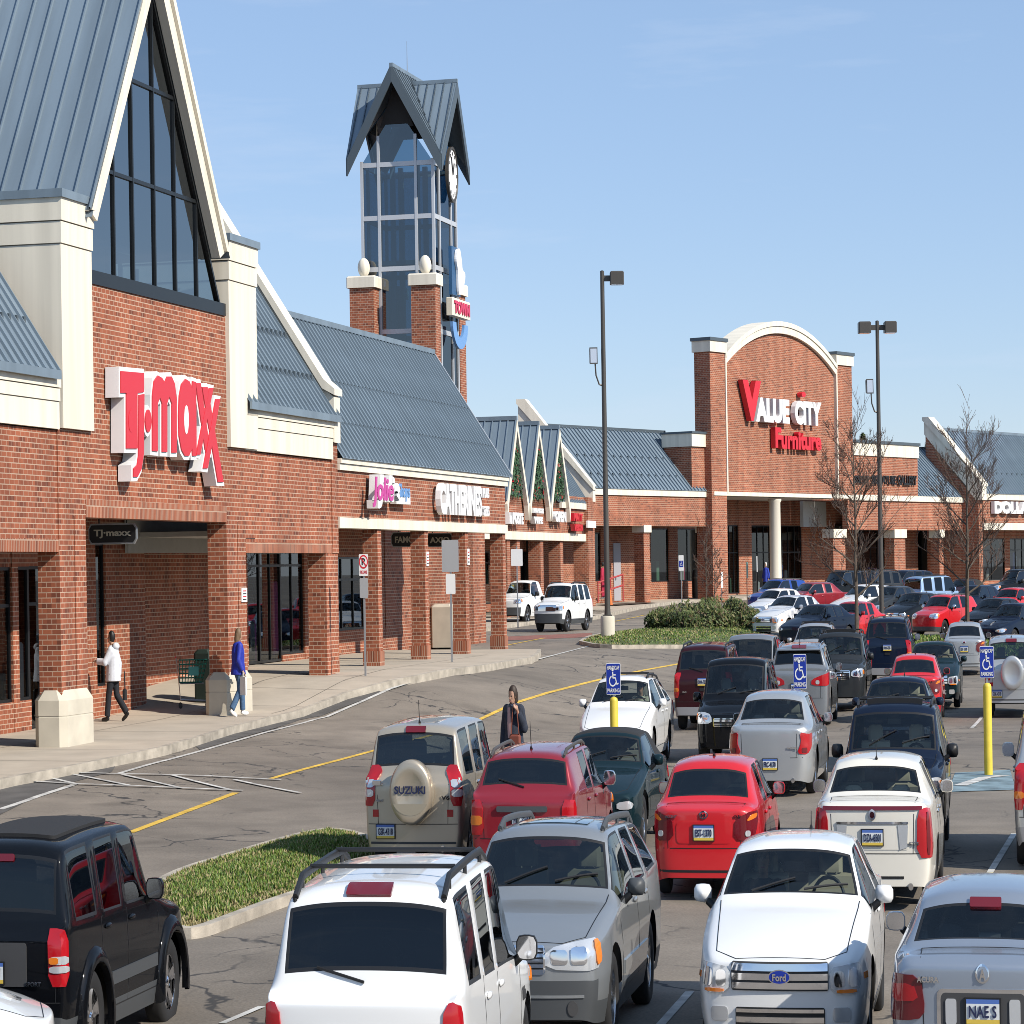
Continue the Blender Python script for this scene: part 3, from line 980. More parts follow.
    if p.get('rwiper'):
        pts = []
        for k in range(5):
            yy = .0 + .42 * k / 4; zz = p['deck'] + .05 + .02 * k
            pt = cast(bvh, (0, yy, zz), (1, 0, 0))
            if pt: pts.append(tuple(pt + Vector((-.02, 0, 0))))
        if len(pts) > 1:
            mb = MB(); mb.tube(pts, .010, BLACK, 5); mb.build('rear_wiper', root)
    # roof rails
    if p.get('rails'):
        for s in (1, -1):
            pts = []
            xs = [p['x4'] - .12 - (p['x4'] - p['x7'] - .2) * k / 8 for k in range(9)]
            for k, xx in enumerate(xs):
                pt = cast(bvh, (xx, s * p['wr'] / 2 * .90, 0), (0, 0, -1))
                if pt: pts.append(tuple(pt + Vector((0, 0, .012 if k in (0, 8) else p.get('railh', .075)))))
            mb = MB()
            mb.tube(pts, p.get('railr', .022), p.get('railmat', BLACK), 8)
            for k in (0, 1, 4, 7, 8):
                pt = pts[k]; mb.tube([(pt[0], pt[1], pt[2] - p.get('railh', .075) - .01), pt], .02, p.get('railmat', BLACK), 6)
            mb.build('roof_rail', root, True)
        if p.get('crossbars'):
            for xx in p['crossbars']:
                pt = cast(bvh, (xx, 0, 0), (0, 0, -1))
                mb = MB(); mb.tube([(xx, -p['wr'] / 2 * .9, pt.z + p.get('railh', .075) - .02), (xx, p['wr'] / 2 * .9, pt.z + p.get('railh', .075) - .02)], .016, BLACK, 6)
                mb.build('crossbar', root)
    # third brake lamp
    if p.get('brake3'):
        z3, w3 = p['brake3']
        mb = MB()
        patch(mb, bvh, rrect(-w3, w3, z3 - .028, z3 + .028, .012), (0, 0, 0), (0, -1, 0), (0, 0, 1), (1, 0, 0), LENSD, .02, .1, .04)
        if mb.v: mb.build('brake_light', root, True)
    # cabin
    sm = p.get('seat', SEATG); zs = zfl
    top = min(Ht - .16, p['bf'] + .36)
    def seat(x, y, w=.25, head=True):
        mb = MB()
        mb.bbox(x - .08, x + .42, y - w, y + w, zs, zs + .16, sm, .04)
        n = 6
        for (za, zb_, xa, xb_, ww) in ((zs + .12, p['bf'] + .16, x - .06, x - .17, w),):
            mb.prism([(xa + .08, za), (xb_ + .06, zb_), (xb_ - .03, zb_ + .02), (xb_ - .08, zb_ - .03), (xa - .09, za)], 'y', y - ww, y + ww, sm)
        if head:
            hx_ = x - .17
            mb.bbox(hx_ - .06, hx_ + .05, y - .13, y + .13, p['bf'] + .19, min(p['bf'] + .37, Ht - .13), sm, .04)
            mb.tube([(hx_, y - .06, p['bf'] + .12), (hx_, y - .06, p['bf'] + .22)], .012, CHROME, 5)
            mb.tube([(hx_, y + .06, p['bf'] + .12), (hx_, y + .06, p['bf'] + .22)], .012, CHROME, 5)
        return mb
    for s in (1, -1):
        seat(p.get('seatx', x5 + .18), s * W * .20).build('front_seat', root, True, 40)
    if not p.get('twodoor') or p.get('rearseat'):
        xr = p.get('rseatx', x6 + .15)
        mb = MB()
        mb.prism([(xr + .1, zs), (xr - .08, p['br'] - .0), (xr - .2, p['br'] - .02), (xr - .12, zs)], 'y', -hw * .68, hw * .68, sm)
        for y in (-.36, .36):
            mb.bbox(xr - .18, xr - .07, y - .13, y + .13, p['br'] + .0, p['br'] + .15, sm, .04)
        mb.build('rear_seat', root, True, 40)
    if p.get('notch', True):
        mb = MB(); mb.box(p['x8'] + .05, p.get('rseatx', x6 + .15) - .15, -hw * .75, hw * .75, p['deck'] - .10, p['deck'] - .05, p.get('shelf', SEATD)); mb.build('parcel_shelf', root)
    mb = MB()
    mb.prism([(p['xc'] + .05, zs), (p['xc'] + .05, p['hood'] - .06), (p['xc'] - .25, p['hood'] - .02), (p['xc'] - .62, p['hood'] - .03), (p['xc'] - .70, p['hood'] - .14), (p['xc'] - .6, zs)], 'y', -hw * .80, hw * .80, p.get('dash', DASH))
    mb.build('dashboard', root, True, 40)
    mb = MB()
    cx, cy, cz = p['xc'] - .78, W * .20, p['hood'] - .02
    pts = [(cx + .07 * math.sin(2 * PI * k / 20) * -1, cy + .18 * math.cos(2 * PI * k / 20), cz + .17 * math.sin(2 * PI * k / 20)) for k in range(21)]
    mb.tube(pts, .018, BLACK, 6)
    mb.tube([(cx + .2, cy, cz - .06), (cx, cy, cz)], .03, BLACK, 6)
    mb.tube([(cx, cy - .17, cz), (cx, cy + .17, cz)], .018, BLACK, 5)
    mb.build('steering_wheel', root, True)
    # inner mirror
    mb = MB(); mb.bbox(p['x4'] + .02, p['x4'] + .05, -.12, .12, Ht - .24, Ht - .17, BLACK, .01); mb.build('rear_view_mirror', root)
    if p.get('antenna'):
        ax, ay, ah = p['antenna']
        pt = cast(bvh, (ax, ay, 0), (0, 0, -1))
        if pt:
            mb = MB(); mb.tube([tuple(pt), (pt.x - ah * .25, pt.y, pt.z + ah)], [.008, .004], BLACK, 5); mb.tube([tuple(pt + Vector((.02, 0, -.01))), tuple(pt + Vector((-.02, 0, .03)))], [.03, .012], BLACK, 6)
            mb.build('antenna', root)
    if p.get('exhaust'):
        for yo in p['exhaust']:
            mb = MB(); mb.lathe([(.03, -.02), (.036, -.02), (.036, .12), (.03, .12), (.028, -.0)], CHROME, 12, 'x', (-Ln / 2 - .0, yo, p.get('gc', .2) + .05)); mb.build('exhaust_pipe', root, True)
    if p.get('extra'):
        p['extra'](root, p, bvh)
    return root

def children_of(o):
    return [c for c in o.children]
def copy_car(src, paint_mat=None):
    r = src.copy(); COL.objects.link(r)
    old = src.get('paint')
    for ch in list(src.children):
        c = ch.copy(); COL.objects.link(c); c.parent = r
        for g in list(ch.children):
            e = g.copy(); COL.objects.link(e); e.parent = c
        if paint_mat is not None:
            for i, ms in enumerate(c.material_slots):
                if ms.material and ms.material.name == old:
                    ms.link = 'OBJECT'; ms.material = paint_mat
    return r
def set_car(root, X, Y, theta, facing, Ln, label, group, cat=None, at='near'):
    """X, Y: middle of the end of the car nearest the viewer; theta: heading clockwise from straight ahead"""
    th = math.radians(theta)
    fx, fy = math.sin(th), math.cos(th)
    if at == 'near':
        X, Y = X + fx * Ln / 2, Y + fy * Ln / 2
    root.location = (X, Y, gz(X, Y) * ZS)
    root.rotation_euler = (0, 0, PI / 2 - th if facing == 'away' else 1.5 * PI - th)
    root['label'] = label
    root['group'] = group
    if cat: root['category'] = cat
    return root
# ---------------------------------------------------------------- the kinds of car
def sedan(**k):
    p = dict(L=4.8, W=1.8, H=1.44, gc=.19, nose=.70, hood=.95, bf=.93, br=.98, deck=1.0, xc=.95, x4=.28, x5=-.32, x6=-1.10, x7=-1.18, x8=-1.76,
             wr=1.26, wf=1.42, wb=-1.36, rw=.325, tw=.21, rdrop=.035, notch=True, lip=.015, bumpz=.56, gatew=.60, tailz=.07, wbl=.80)
    p.update(k); return p
def suv(**k):
    p = dict(L=4.45, W=1.82, H=1.74, gc=.26, nose=.93, hood=1.08, bf=1.10, br=1.13, deck=1.13, xc=.88, x4=.38, x5=-.22, x6=-1.05, x7=-1.90, x8=-2.10,
             wr=1.42, wf=1.35, wb=-1.30, rw=.365, tw=.235, rdrop=.03, notch=False, quarter=True, bumpz=.58, gatew=.78, tailz=.14, wbl=.86, tumble=.03, w7=.98,
             zedge=.07, g_back=G_PRIV, g_rear=G_PRIV, cat='sport utility vehicle', rplan=.92, hk=.6, mirs=1.05, mirh=1.0)
    p.update(k); return p
def ell_(c, r): return [(c[0] + r * math.cos(2 * PI * k / 14), c[1] + r * math.sin(2 * PI * k / 14)) for k in range(14)]
def rect(u0, u1, v0, v1): return [(u0, v0), (u1, v0), (u1, v1), (u0, v1)]
GRILLE = pmat('grille_black', (.01, .01, .01), .5)

def spare_wheel(root, p, bvh):
    z, r, txt = p['spare']
    pt = cast(bvh, (0, p.get('sparey', 0), z), (1, 0, 0))
    x0 = pt.x; yo = p.get('sparey', 0)
    mb = MB()
    m = p.get('sparemat', p['paint'])
    mb.lathe([(.12, .02), (r * .96, .02), (r, -.03), (r, -.20), (r * .96, -.235), (r * .88, -.255), (r * .62, -.258), (r * .58, -.250), (.0001, -.250)][::1], m, 40, 'x', (x0, yo, z))
    sp = mb.build('spare_wheel_cover', root, True, 40)
    if txt:
        mb = MB(); place_text(mb, txt, x0 - .262, yo, z + .03, .52, .085, INK, 'rear', .01, .02); mb.build('badge', sp)
        mb = MB()
        n = 12
        vs = []
        for k in range(n + 1):
            a = math.radians(200 + 140 * k / n)
            vs.append((x0 - .262, yo + .30 * math.cos(a), z - .06 + .16 * math.sin(a) * 1.2))
        vs.append((x0 - .262, yo, z - .12))
        mb.add(vs, [(k, k + 1, n + 1) for k in range(n)], pmat('recess_shade', (.33, .29, .22), .5)); mb.build('recess', sp)  # flat darker fan; the hollow's shade is put into its colour
    mb = MB(); mb.bbox(x0 - .06, x0 + .02, hwy(p) * .62, hwy(p) * .62 + .14, z + .07, z + .13, CHROME, .01); mb.build('tailgate_handle', root)
def hwy(p): return p['W'] / 2
def spoiler(root, p, bvh):
    z = p['spoil']
    mb = MB()
    pt = cast(bvh, (0, 0, z), (1, 0, 0))
    w = p['wr'] / 2 * .95
    mb.prism([(pt.x + .16, z + .03), (pt.x - .12, z + .005), (pt.x - .14, z - .02), (pt.x + .1, z - .03)], 'y', -w, w, p.get('spoilmat', p['paint']))
    mb.build('spoiler', root, True, 40)
    if 'spare' in p: spare_wheel(root, p, bvh)

CB = lambda nm, poly, mat, off=.008, *a: (nm, 'front', poly, mat, off, *a)
RB = lambda nm, poly, mat, off=.008, *a: (nm, 'rear', poly, mat, off, *a)
def grille_bits(z0, z1, w, bars=3, oval=None, chrome=True, lower=None):
    out = [CB('grille', rrect(-w, w, z0, z1, .035), CHROME if chrome else GRILLE, .010)]
    out.append(CB('grille_mesh', rrect(-w + .02, w - .02, z0 + .018, z1 - .018, .025), GRILLE, .013, 'grille'))
    for k in range(bars):
        z = z0 + (z1 - z0) * (k + .75) / (bars + .5)
        out.append(CB('grille_bar', rect(-w + .02, w - .02, z - .012, z + .012), CHROME if chrome else DASH, .020, 'grille'))
    if oval:
        out.append(CB('badge', [(oval * 1.5 * math.cos(2 * PI * k / 20), (z0 + z1) / 2 + oval * .62 * math.sin(2 * PI * k / 20)) for k in range(20)], CHROME, .024, 'grille'))
        out.append(CB('badge_field', [(oval * 1.35 * math.cos(2 * PI * k / 20), (z0 + z1) / 2 + oval * .5 * math.sin(2 * PI * k / 20)) for k in range(20)], BLUEP, .028, 'grille'))
    if lower:
        out.append(CB('air_intake', rrect(-lower[2], lower[2], lower[0], lower[1], .03), GRILLE, .008))
    return out
def head_std(z0=.55, z1=.67, u0=-.36, u1=.14):
    return [([(u0, z0 + .02), (u1 - .1, z0), (u1, z0 + .08), (u1 + .04, z1), (u1 - .2, z1 + .01), (u0 + .03, z1 - .03)], LENSW), (rrect(u0 + .06, u0 + .2, z0 + .035, z1 - .04, .03), CHROME), (rrect(u0 + .24, u0 + .38, z0 + .03, z1 - .03, .03), CHROME),
            (rect(u1 - .06, u1 + .01, z0 + .07, z1 - .02), LENSA)]

S_FUSION = sedan(L=4.83, W=1.83, H=1.45, paint=P_WHITE, nose=.74, hood=1.0, bf=.97, br=1.02, seat=SEATT, wstyle='five', fplan=.84,
    head=[([(-.30, .53), (-.04, .52), (.05, .60), (.07, .72), (-.08, .715), (-.31, .70)], LENSW), (rrect(-.27, -.17, .57, .68, .03), CHROME), (rrect(-.13, -.03, .57, .69, .03), CHROME), (rect(-.25, -.06, .53, .555), LENSA)],
    bits=[CB('grille', rrect(-.50, .50, .545, .735, .02), DASH, .010)] + [CB('grille_bar', rect(-.49, .49, z - .022, z + .022), CHROME, .026, 'grille') for z in (.58, .64, .70)] +
         [CB('badge', [(.115 * math.cos(2 * PI * k / 20), .64 + .05 * math.sin(2 * PI * k / 20)) for k in range(20)], CHROME, .034, 'grille'), CB('badge_field', [(.105 * math.cos(2 * PI * k / 20), .64 + .042 * math.sin(2 * PI * k / 20)) for k in range(20)], BLUEP, .037, 'grille'),
          CB('air_intake', rrect(-.46, .46, .26, .43, .02), GRILLE, .008), CB('intake_bar', rect(-.45, .45, .325, .365), CHROME, .02, 'air_intake'), CB('intake_bar', rect(-.45, .45, .395, .42), CHROME, .02, 'air_intake'),
          CB('fog_lamp', rrect(.54, .72, .33, .43, .03), LENSW, .01), CB('fog_lamp', rrect(-.72, -.54, .33, .43, .03), LENSW, .01),
          ('side_marker', 'right', rect(1.93, 2.05, .60, .645), LENSA, .008), ('side_marker', 'left', rect(1.93, 2.05, .60, .645), LENSA, .008)],
    badges=[('front', 'Ford', 0, .64, .14, .05, CHROME, .02)],
    tail=[([(-.36, .66), (.12, .66), (.14, .86), (-.36, .86)], LENSR)], plates=[('rear', 'GKT-2904', 0, .70)], antenna=(-1.0, .1, .14))
S_ACURA = sedan(L=4.73, W=1.80, H=1.39, paint=P_SILVERBLUE, seat=SEATD, deck=1.03, br=1.0, x8=-1.72, wstyle='multi', g_rear=G_CLEAR,
    tail=[([(-.30, .72), (-.24, .66), (.16, .65), (.22, .86), (.06, .94), (-.26, .94)], LENSD), ([(-.25, .78), (.0, .77), (.12, .87), (-.2, .89)], LENSR)],
    bits=[RB('plate_recess', rrect(-.42, .42, .60, .86, .05), CHROME, .008), RB('plate_panel', rrect(-.385, .385, .615, .835, .04), DASH, .012, 'plate_recess'), RB('reflector', rrect(-.34, -.24, .64, .80, .02), LENSW, .02, 'plate_recess'), RB('reflector', rrect(.24, .34, .64, .80, .02), LENSW, .02, 'plate_recess'),
          RB('badge_ring', [(.065 * math.cos(2 * PI * k / 20), .95 + .055 * math.sin(2 * PI * k / 20)) for k in range(20)], CHROME, .012),
          RB('badge_field', [(.052 * math.cos(2 * PI * k / 20), .95 + .043 * math.sin(2 * PI * k / 20)) for k in range(20)], P_SILVERBLUE, .015, 'badge_ring')],
    badges=[('rear', 'A', 0, .95, .06, .07, CHROME), ('rear', 'ACURA', .50, .915, .20, .038, CHROME), ('rear', 'TL', -.56, .925, .12, .045, CHROME)],
    plates=[('rear', 'NAE S', 0, .725)], brake3=(1.29, .15), exhaust=(.5, -.5), head=head_std())
def wagon_trim(root, p, bvh):
    mb = MB()
    patch(mb, bvh, rrect(-.40, .40, -.42, .12, .05), (0, 0, 0), (0, -1, 0), (1, 0, 0), (0, 0, -1), pmat('sunroof_glass', (.01, .03, .05), .05, coat=1), .006, .12)
    mb.build('sunroof', root, True)
S_VOLVO = sedan(L=4.73, W=1.86, H=1.53, gc=.22, paint=P_WAGON, nose=.80, hood=1.0, bf=.99, br=1.08, deck=1.10, xc=.95, x4=.35, x5=-.25, x6=-1.10, x7=-2.0, x8=-2.22, notch=False, quarter=True, rdrop=.06,
    wr=1.32, wf=1.45, wb=-1.31, rw=.345, tw=.215, clad=2, cladcap=2, mirmat=PLASTIC, gatew=.7, tailz=.12, cat='station wagon', rails=True, railmat=PLASTIC, railh=.06, railr=.028, seat=SEATT, dash=SEATT, g_ws=G_TINT, arch=.06, mould=.52, mouldmat=P_WAGON, seatx=-.02,
    head=[([(-.52, .64), (.02, .62), (.10, .70), (.10, .83), (-.10, .82), (-.50, .78)], LENSW), (rrect(-.46, -.30, .67, .77, .03), CHROME), (rrect(-.27, -.11, .67, .78, .03), CHROME), ([(.0, .65), (.09, .68), (.09, .815), (.0, .81)], LENSA)],
    bits=grille_bits(.60, .80, .30, 5, None) + [CB('fog_lamp', ell_((.58, .36), .055), DASH, .01), CB('fog_lamp', ell_((-.58, .36), .055), DASH, .01), CB('bumper_strip', rect(-.70, .70, .435, .455), P_WAGON, .012)],
    tail=[(rect(-.2, -.02, .7, 1.2), LENSR)], extra=wagon_trim)
S_CADILLAC = sedan(L=4.99, W=1.84, H=1.46, paint=P_PEARL, seat=SEATT, deck=1.05, br=1.01, bf=.97, x8=-1.72, wstyle='multi', gatew=.64, tumble=.05, shelf=SEATT, g_rear=G_CLEAR, handmat=CHROME, boxy=.25,
    tail=[([(-.22, .52), (.10, .52), (.10, .98), (-.06, 1.0), (-.20, .98)], LENSR), (rect(-.08, -.03, .55, .96), LENSD)],
    bits=[RB('plate_recess', rrect(-.52, .52, .60, .86, .02), P_PEARL, .006), RB('chrome_strip', rect(-.52, .52, .85, .872), CHROME, .016, 'plate_recess'), RB('backup_lamp', [(-.50, .62), (-.40, .60), (-.37, .84), (-.52, .84)], LENSW, .014, 'plate_recess'), RB('backup_lamp', [(.40, .60), (.50, .62), (.52, .84), (.37, .84)], LENSW, .014, 'plate_recess'),
          RB('brake_light', rrect(-.72, .72, .985, 1.015, .012), LENSD, .016), RB('badge', [(.055 * math.cos(2 * PI * k / 12), .94 + .055 * math.sin(2 * PI * k / 12)) for k in range(12)], CHROME, .018), RB('badge_field', [(.035 * math.cos(2 * PI * k / 12), .94 + .032 * math.sin(2 * PI * k / 12)) for k in range(12)], P_MAROON, .021, 'badge'),
          RB('bumper_vent', rect(-.3, .45, .315, .34), BLACK, .006), ('side_marker', 'right', rrect(-2.28, -2.20, .56, .60, .015), LENSR, .008)],
    badges=[('rear', 'STS', -.60, .66, .15, .03, CHROME)], plates=[('rear', 'DZA-6501', 0, .72)], antenna=(-1.15, 0, .16), exhaust=(-.55,), head=head_std())
S_BUICK = sedan(L=5.03, W=1.85, H=1.46, paint=P_SILVER, seat=SEATG, deck=1.0, br=.97, x8=-1.86, x7=-1.28, wstyle='five', gatew=.62, fplan=.74, rplan=.78,
    tail=[([(-.26, .62), (-.04, .60), (.16, .72), (.24, .90), (.0, .89), (-.20, .92), (-.17, .78)], LENSR), (rrect(-.16, -.04, .63, .70, .02), LENSD)],
    bits=[RB('plate_recess', rrect(-.36, .36, .38, .56, .03), DASH, .004), RB('badge', [(.06 * math.cos(2 * PI * k / 14), .83 + .06 * math.sin(2 * PI * k / 14)) for k in range(14)], CHROME, .012), RB('badge_field', [(.045 * math.cos(2 * PI * k / 14), .83 + .045 * math.sin(2 * PI * k / 14)) for k in range(14)], P_SILVER, .015, 'badge')],
    plates=[('rear', 'FRC-4170', -.02, .47)], badges=[('rear', 'LACROSSE', -.50, .70, .22, .028, CHROME)], exhaust=(-.5,), head=head_std())
S_ACCENT = sedan(L=4.2, W=1.68, H=1.40, paint=P_RED, seat=SEATD, gc=.18, nose=.70, hood=.94, bf=.92, br=.94, deck=.95, xc=.82, x4=.22, x5=-.30, x6=-.98, x7=-1.12, x8=-1.62, wf=1.22, wb=-1.20, rw=.29, tw=.18, wr=1.20, g_rear=G_TINT, gatew=.66, wstyle='cap', fplan=.74, rplan=.80, bumpz=.53,
    tail=[([(-.30, .62), (-.02, .60), (.12, .76), (.18, .90), (-.04, .90), (-.28, .84)], LENSD), ([(-.14, .80), (.10, .84), (.12, .88), (-.05, .87)], LENSA), (rrect(-.15, -.07, .65, .71, .025), LENSW)],
    bits=[RB('plate_recess', rrect(-.42, .42, .58, .80, .05), P_RED, .006), RB('badge', [(.07 * math.cos(2 * PI * k / 14), .87 + .04 * math.sin(2 * PI * k / 14)) for k in range(14)], CHROME, .012), RB('badge_field', [(.05 * math.cos(2 * PI * k / 14), .87 + .026 * math.sin(2 * PI * k / 14)) for k in range(14)], P_RED, .015, 'badge'), RB('lower_lip', rect(-.7, .7, .285, .31), BLACK, .004)],
    badges=[('rear', 'H', 0, .87, .06, .035, CHROME), ('rear', 'ACCENT', .50, .855, .18, .025, CHROME), ('rear', 'SE', -.52, .86, .1, .025, CHROME)], plates=[('rear', 'EST-1370', 0, .69)], rwiper=False, antenna=(-.6, 0, .05), head=head_std())
S_JEEP = suv(L=4.45, W=1.80, H=1.78, paint=P_BLACK, gatew=.84, boxy=.5, wr=1.48, w7=1.0, bf=1.12, br=1.14, deck=1.14, clad=1, cladmat=PLASTIC, arch=.07, wstyle='five', rimmat=CHROME, x7=-2.0, x8=-2.12, mould=.62, mouldmat=PLASTIC, handmat=P_BLACK, rw=.37, g_side=G_TINT, mirs=1.1,
    tail=[(rect(-.16, .05, .70, 1.11), LENSR), (rect(-.15, .045, .86, .92), LENSW), (rect(-.15, .045, .80, .85), LENSW), (rect(-.15, -.06, .865, .915), LENSA)],
    bits=[RB('plate_panel', rrect(-.44, .44, .70, 1.02, .03), DASH, .010)], badges=[('rear', 'Jeep', .02, .93, .20, .07, CHROME), ('rear', 'SPORT', -.52, .72, .18, .035, CHROME)], plates=[('rear', 'GSC-2677', -.03, .80)], brake3=(1.62, .22), rwiper=True, antenna=(-1.7, .55, .30), head=[(rrect(-.4, -.12, .72, .95, .1), LENSW)])
def flares(root, p, bvh):
    for cx in (p['wf'], p['wb']):
        for s in (1, -1):
            mb = MB(); n = 14; vs = []
            ar = p['rw'] + p.get('arch', .055)
            for k in range(n + 1):
                a = math.radians(-12 + 204 * k / n)
                for (rr, yy) in ((ar - .01, -.03), (ar - .01, .05), (ar + .035, .055), (ar + .10, .02), (ar + .12, -.04)):
                    vs.append((cx + rr * math.cos(a), s * (p['W'] / 2 + yy), p['rw'] + rr * math.sin(a)))
            fs = [(5 * k + j, 5 * k + j + 1, 5 * k + j + 6, 5 * k + j + 5) for k in range(n) for j in range(4)]
            mb.add(vs, fs, p['paint']); mb.build('wheel_arch_flare', root, True, 50)
    mb = MB()
    patch(mb, bvh, rrect(-.52, .52, -1.55, .15, .06), (0, 0, 0), (0, -1, 0), (1, 0, 0), (0, 0, -1), CLOTH, .02, .15)
    mb.build('canvas_roof', root, True, 40)
S_JEEP['extra'] = flares
S_VAN = suv(L=4.72, W=1.76, H=1.72, gc=.22, paint=P_WHITE, nose=.82, hood=1.0, bf=.98, br=1.10, deck=1.10, xc=1.25, x4=.42, x5=-.28, x6=-1.05, x7=-1.98, x8=-2.2, wf=1.50, wb=-1.32, rw=.33, wr=1.46, rplan=.94, gatew=.80, tailz=.10, cat='minivan', rails=True, railh=.07, railr=.028, clad=0, mirmat=BLACK, mirs=1.05, mould=.48, mouldmat=PLASTIC, tail=[([(-.13, .56), (.05, .56), (.07, .80), (.06, 1.02), (-.06, 1.05), (-.13, .98)], LENSR), (rect(-.11, .04, .72, .86), LENSA), (rect(-.11, .04, .60, .71), LENSW)],
    rw_in=.05, g_rear=G_PRIV, wstyle='five', brake3=(1.645, .20), rwiper=True, seat=SEATG, crossbars=(-.2, -1.3),
    bits=[RB('plate_recess', rrect(-.42, .42, .72, .92, .04), WHITE, .008)], badges=[('right', 'Vibe', 1.18, .74, .2, .09, DASH)], plates=[('rear', 'FHB-8812', 0, .80)], head=head_std(.66, .84))
S_VITARA = suv(L=4.45, W=1.68, H=1.70, paint=P_GOLD, x7=-1.94, x8=-2.08, boxy=.35, gatew=.70, bf=1.06, br=1.10, deck=1.12, spare=(.94, .36, 'SUZUKI'), sparey=-.02, extra=spare_wheel, g_rear=G_TINT, g_back=G_TINT, wr=1.36, handmat=CHROME,
    tail=[([(-.15, .78), (.05, .78), (.05, 1.22), (-.10, 1.22), (-.15, 1.14)], LENSR), (rect(-.13, .04, .98, 1.06), LENSW), (rect(-.13, .04, .88, .96), LENSW)],
    bits=[RB('bumper_strip', rect(-.72, .72, .36, .385), DASH, .004), RB('reflector', rect(.58, .68, .66, .74), LENSR, .008), RB('reflector', rect(-.68, -.58, .66, .74), LENSR, .008)],
    badges=[('rear', 'V6', -.56, .87, .14, .05, CHROME), ('rear', '4x4', .56, .84, .12, .03, CHROME)], plates=[('rear', 'GSK-4318', .46, .50)], brake3=(1.60, .17), antenna=(-1.6, 0, .26), exhaust=(-.5,), head=head_std(.74, .92))
S_MATRIX = suv(L=4.35, W=1.70, H=1.50, gc=.20, paint=P_WINE, nose=.80, hood=.98, bf=.98, br=1.06, deck=1.06, xc=1.05, x4=.36, x5=-.25, x6=-1.0, x7=-1.72, x8=-2.0, wf=1.30, wb=-1.30, rw=.31, tw=.2, wr=1.30, quarter=False, rails=True, railmat=POLE, railh=.05, clad=1, cladcap=1, gatew=.72, cat='hatchback', mirmat=CHROME, g_rear=G_TINT, rwiper=True,
    tail=[([(-.18, .62), (.05, .62), (.08, .98), (-.16, .98)], LENSR), (rect(-.16, .05, .72, .82), LENSA)], bits=[RB('plate_garnish', rrect(-.40, .40, .86, .92, .02), PLASTIC, .03)],
    plates=[('rear', 'FPZ-3341', 0, .78)], antenna=(-1.3, 0, .30), head=head_std(.66, .84))
S_CONV = sedan(L=4.6, W=1.78, H=1.37, paint=P_GREEN, nose=.70, hood=.92, bf=.92, br=.96, deck=.97, xc=.75, x4=.12, x5=-.55, x6=-1.05, x7=-1.22, x8=-1.62, wr=1.22, twodoor=True, softtop=True, rearseat=True, wf=1.35, wb=-1.3, cat='convertible', mirmat=P_GREEN, head=[([(-.30, .52), (-.06, .52), (.0, .58), (-.10, .62), (-.30, .60)], LENSW)], bits=grille_bits(.42, .54, .32, 2, None, False), rw_in=.12, ws_in=.07, tail=[(rect(-.3, .05, .65, .82), LENSR)])
S_DSUV = suv(L=4.4, W=1.80, H=1.72, paint=P_NAVY, rails=True, railh=.06, seat=SEATT, crossbars=(-.1, -.9), head=head_std(.74, .92), bits=grille_bits(.70, .90, .42, 3) + [('roof_deflector', 'top', rect(-.48, .48, .02, .14), BLACK, .05)], tail=[(rect(-.15, .05, .8, 1.25), LENSR)], plates=[('rear', 'HBN-0462', 0, .8)], mirs=1.05, mirmat=BLACK, bf=1.08, br=1.1)
S_TAURUS = sedan(L=5.0, W=1.85, H=1.48, paint=P_WHITE, nose=.66, hood=.97, bf=.95, br=1.0, deck=1.02, xc=.95, x4=.25, x5=-.4, x6=-1.2, x7=-2.0, x8=-2.3, notch=False, quarter=True, wr=1.24, rails=True, railh=.05, cat='station wagon', fplan=.72, fbulge=.16, rw=.32, rdrop=.08, crossbars=(-.3, -1.2),
    head=[([(-.30 + .17 * math.cos(2 * PI * k / 12), .56 + .065 * math.sin(2 * PI * k / 12)) for k in range(12)], LENSW), (rrect(-.38, -.28, .53, .59, .025), CHROME)], bits=[CB('grille', [(.20 * math.cos(2 * PI * k / 16), .46 + .05 * math.sin(2 * PI * k / 16)) for k in range(16)], GRILLE, .008), CB('air_intake', rrect(-.4, .4, .26, .34, .03), GRILLE, .006)], tail=[(rect(-.15, .05, .7, 1.0), LENSR)])
S_EXPLORER = suv(L=4.8, W=1.80, H=1.74, paint=P_MAROON, boxy=.45, x7=-2.1, x8=-2.28, x6=-1.1, wb=-1.42, wf=1.42, clad=1, cladcap=1, cladmat=pmat('silver_bumper', (.35, .35, .36), .4, metal=.4), rails=True, railh=.05, gatew=.82, rwiper=True, rw=.375, tail=[(rect(-.13, .04, .66, 1.16), LENSR), (rect(-.12, .03, .78, .86), LENSA)], plates=[('rear', 'DNA-7235', 0, .98)], badges=[('rear', '4x4', .56, .78, .13, .04, CHROME)], bits=[RB('latch', rrect(-.1, .1, .80, .86, .02), BLACK, .012)], head=head_std(.74, .92))
S_MURANO = suv(L=4.75, W=1.88, H=1.68, paint=P_GREY, gc=.2, nose=.85, hood=1.04, bf=1.05, br=1.17, deck=1.17, xc=1.05, x4=.35, x5=-.25, x6=-1.05, x7=-1.78, x8=-2.08, wr=1.38, rails=True, railh=.04, railmat=CHROME, rplan=.84, gatew=.72, g_side=G_TINT, rdrop=.05, tail=[([(-.44, .84), (.08, .82), (.22, 1.0), (.24, 1.12), (-.1, 1.06), (-.42, .96)], LENSR), (rrect(-.32, -.22, .86, .94, .03), LENSW)], brake3=(1.60, .22), spoil=1.56, extra=spoiler, plates=[('rear', 'HCR-5506', .05, .80)], antenna=(-1.5, 0, .45), head=head_std(.72, .9))
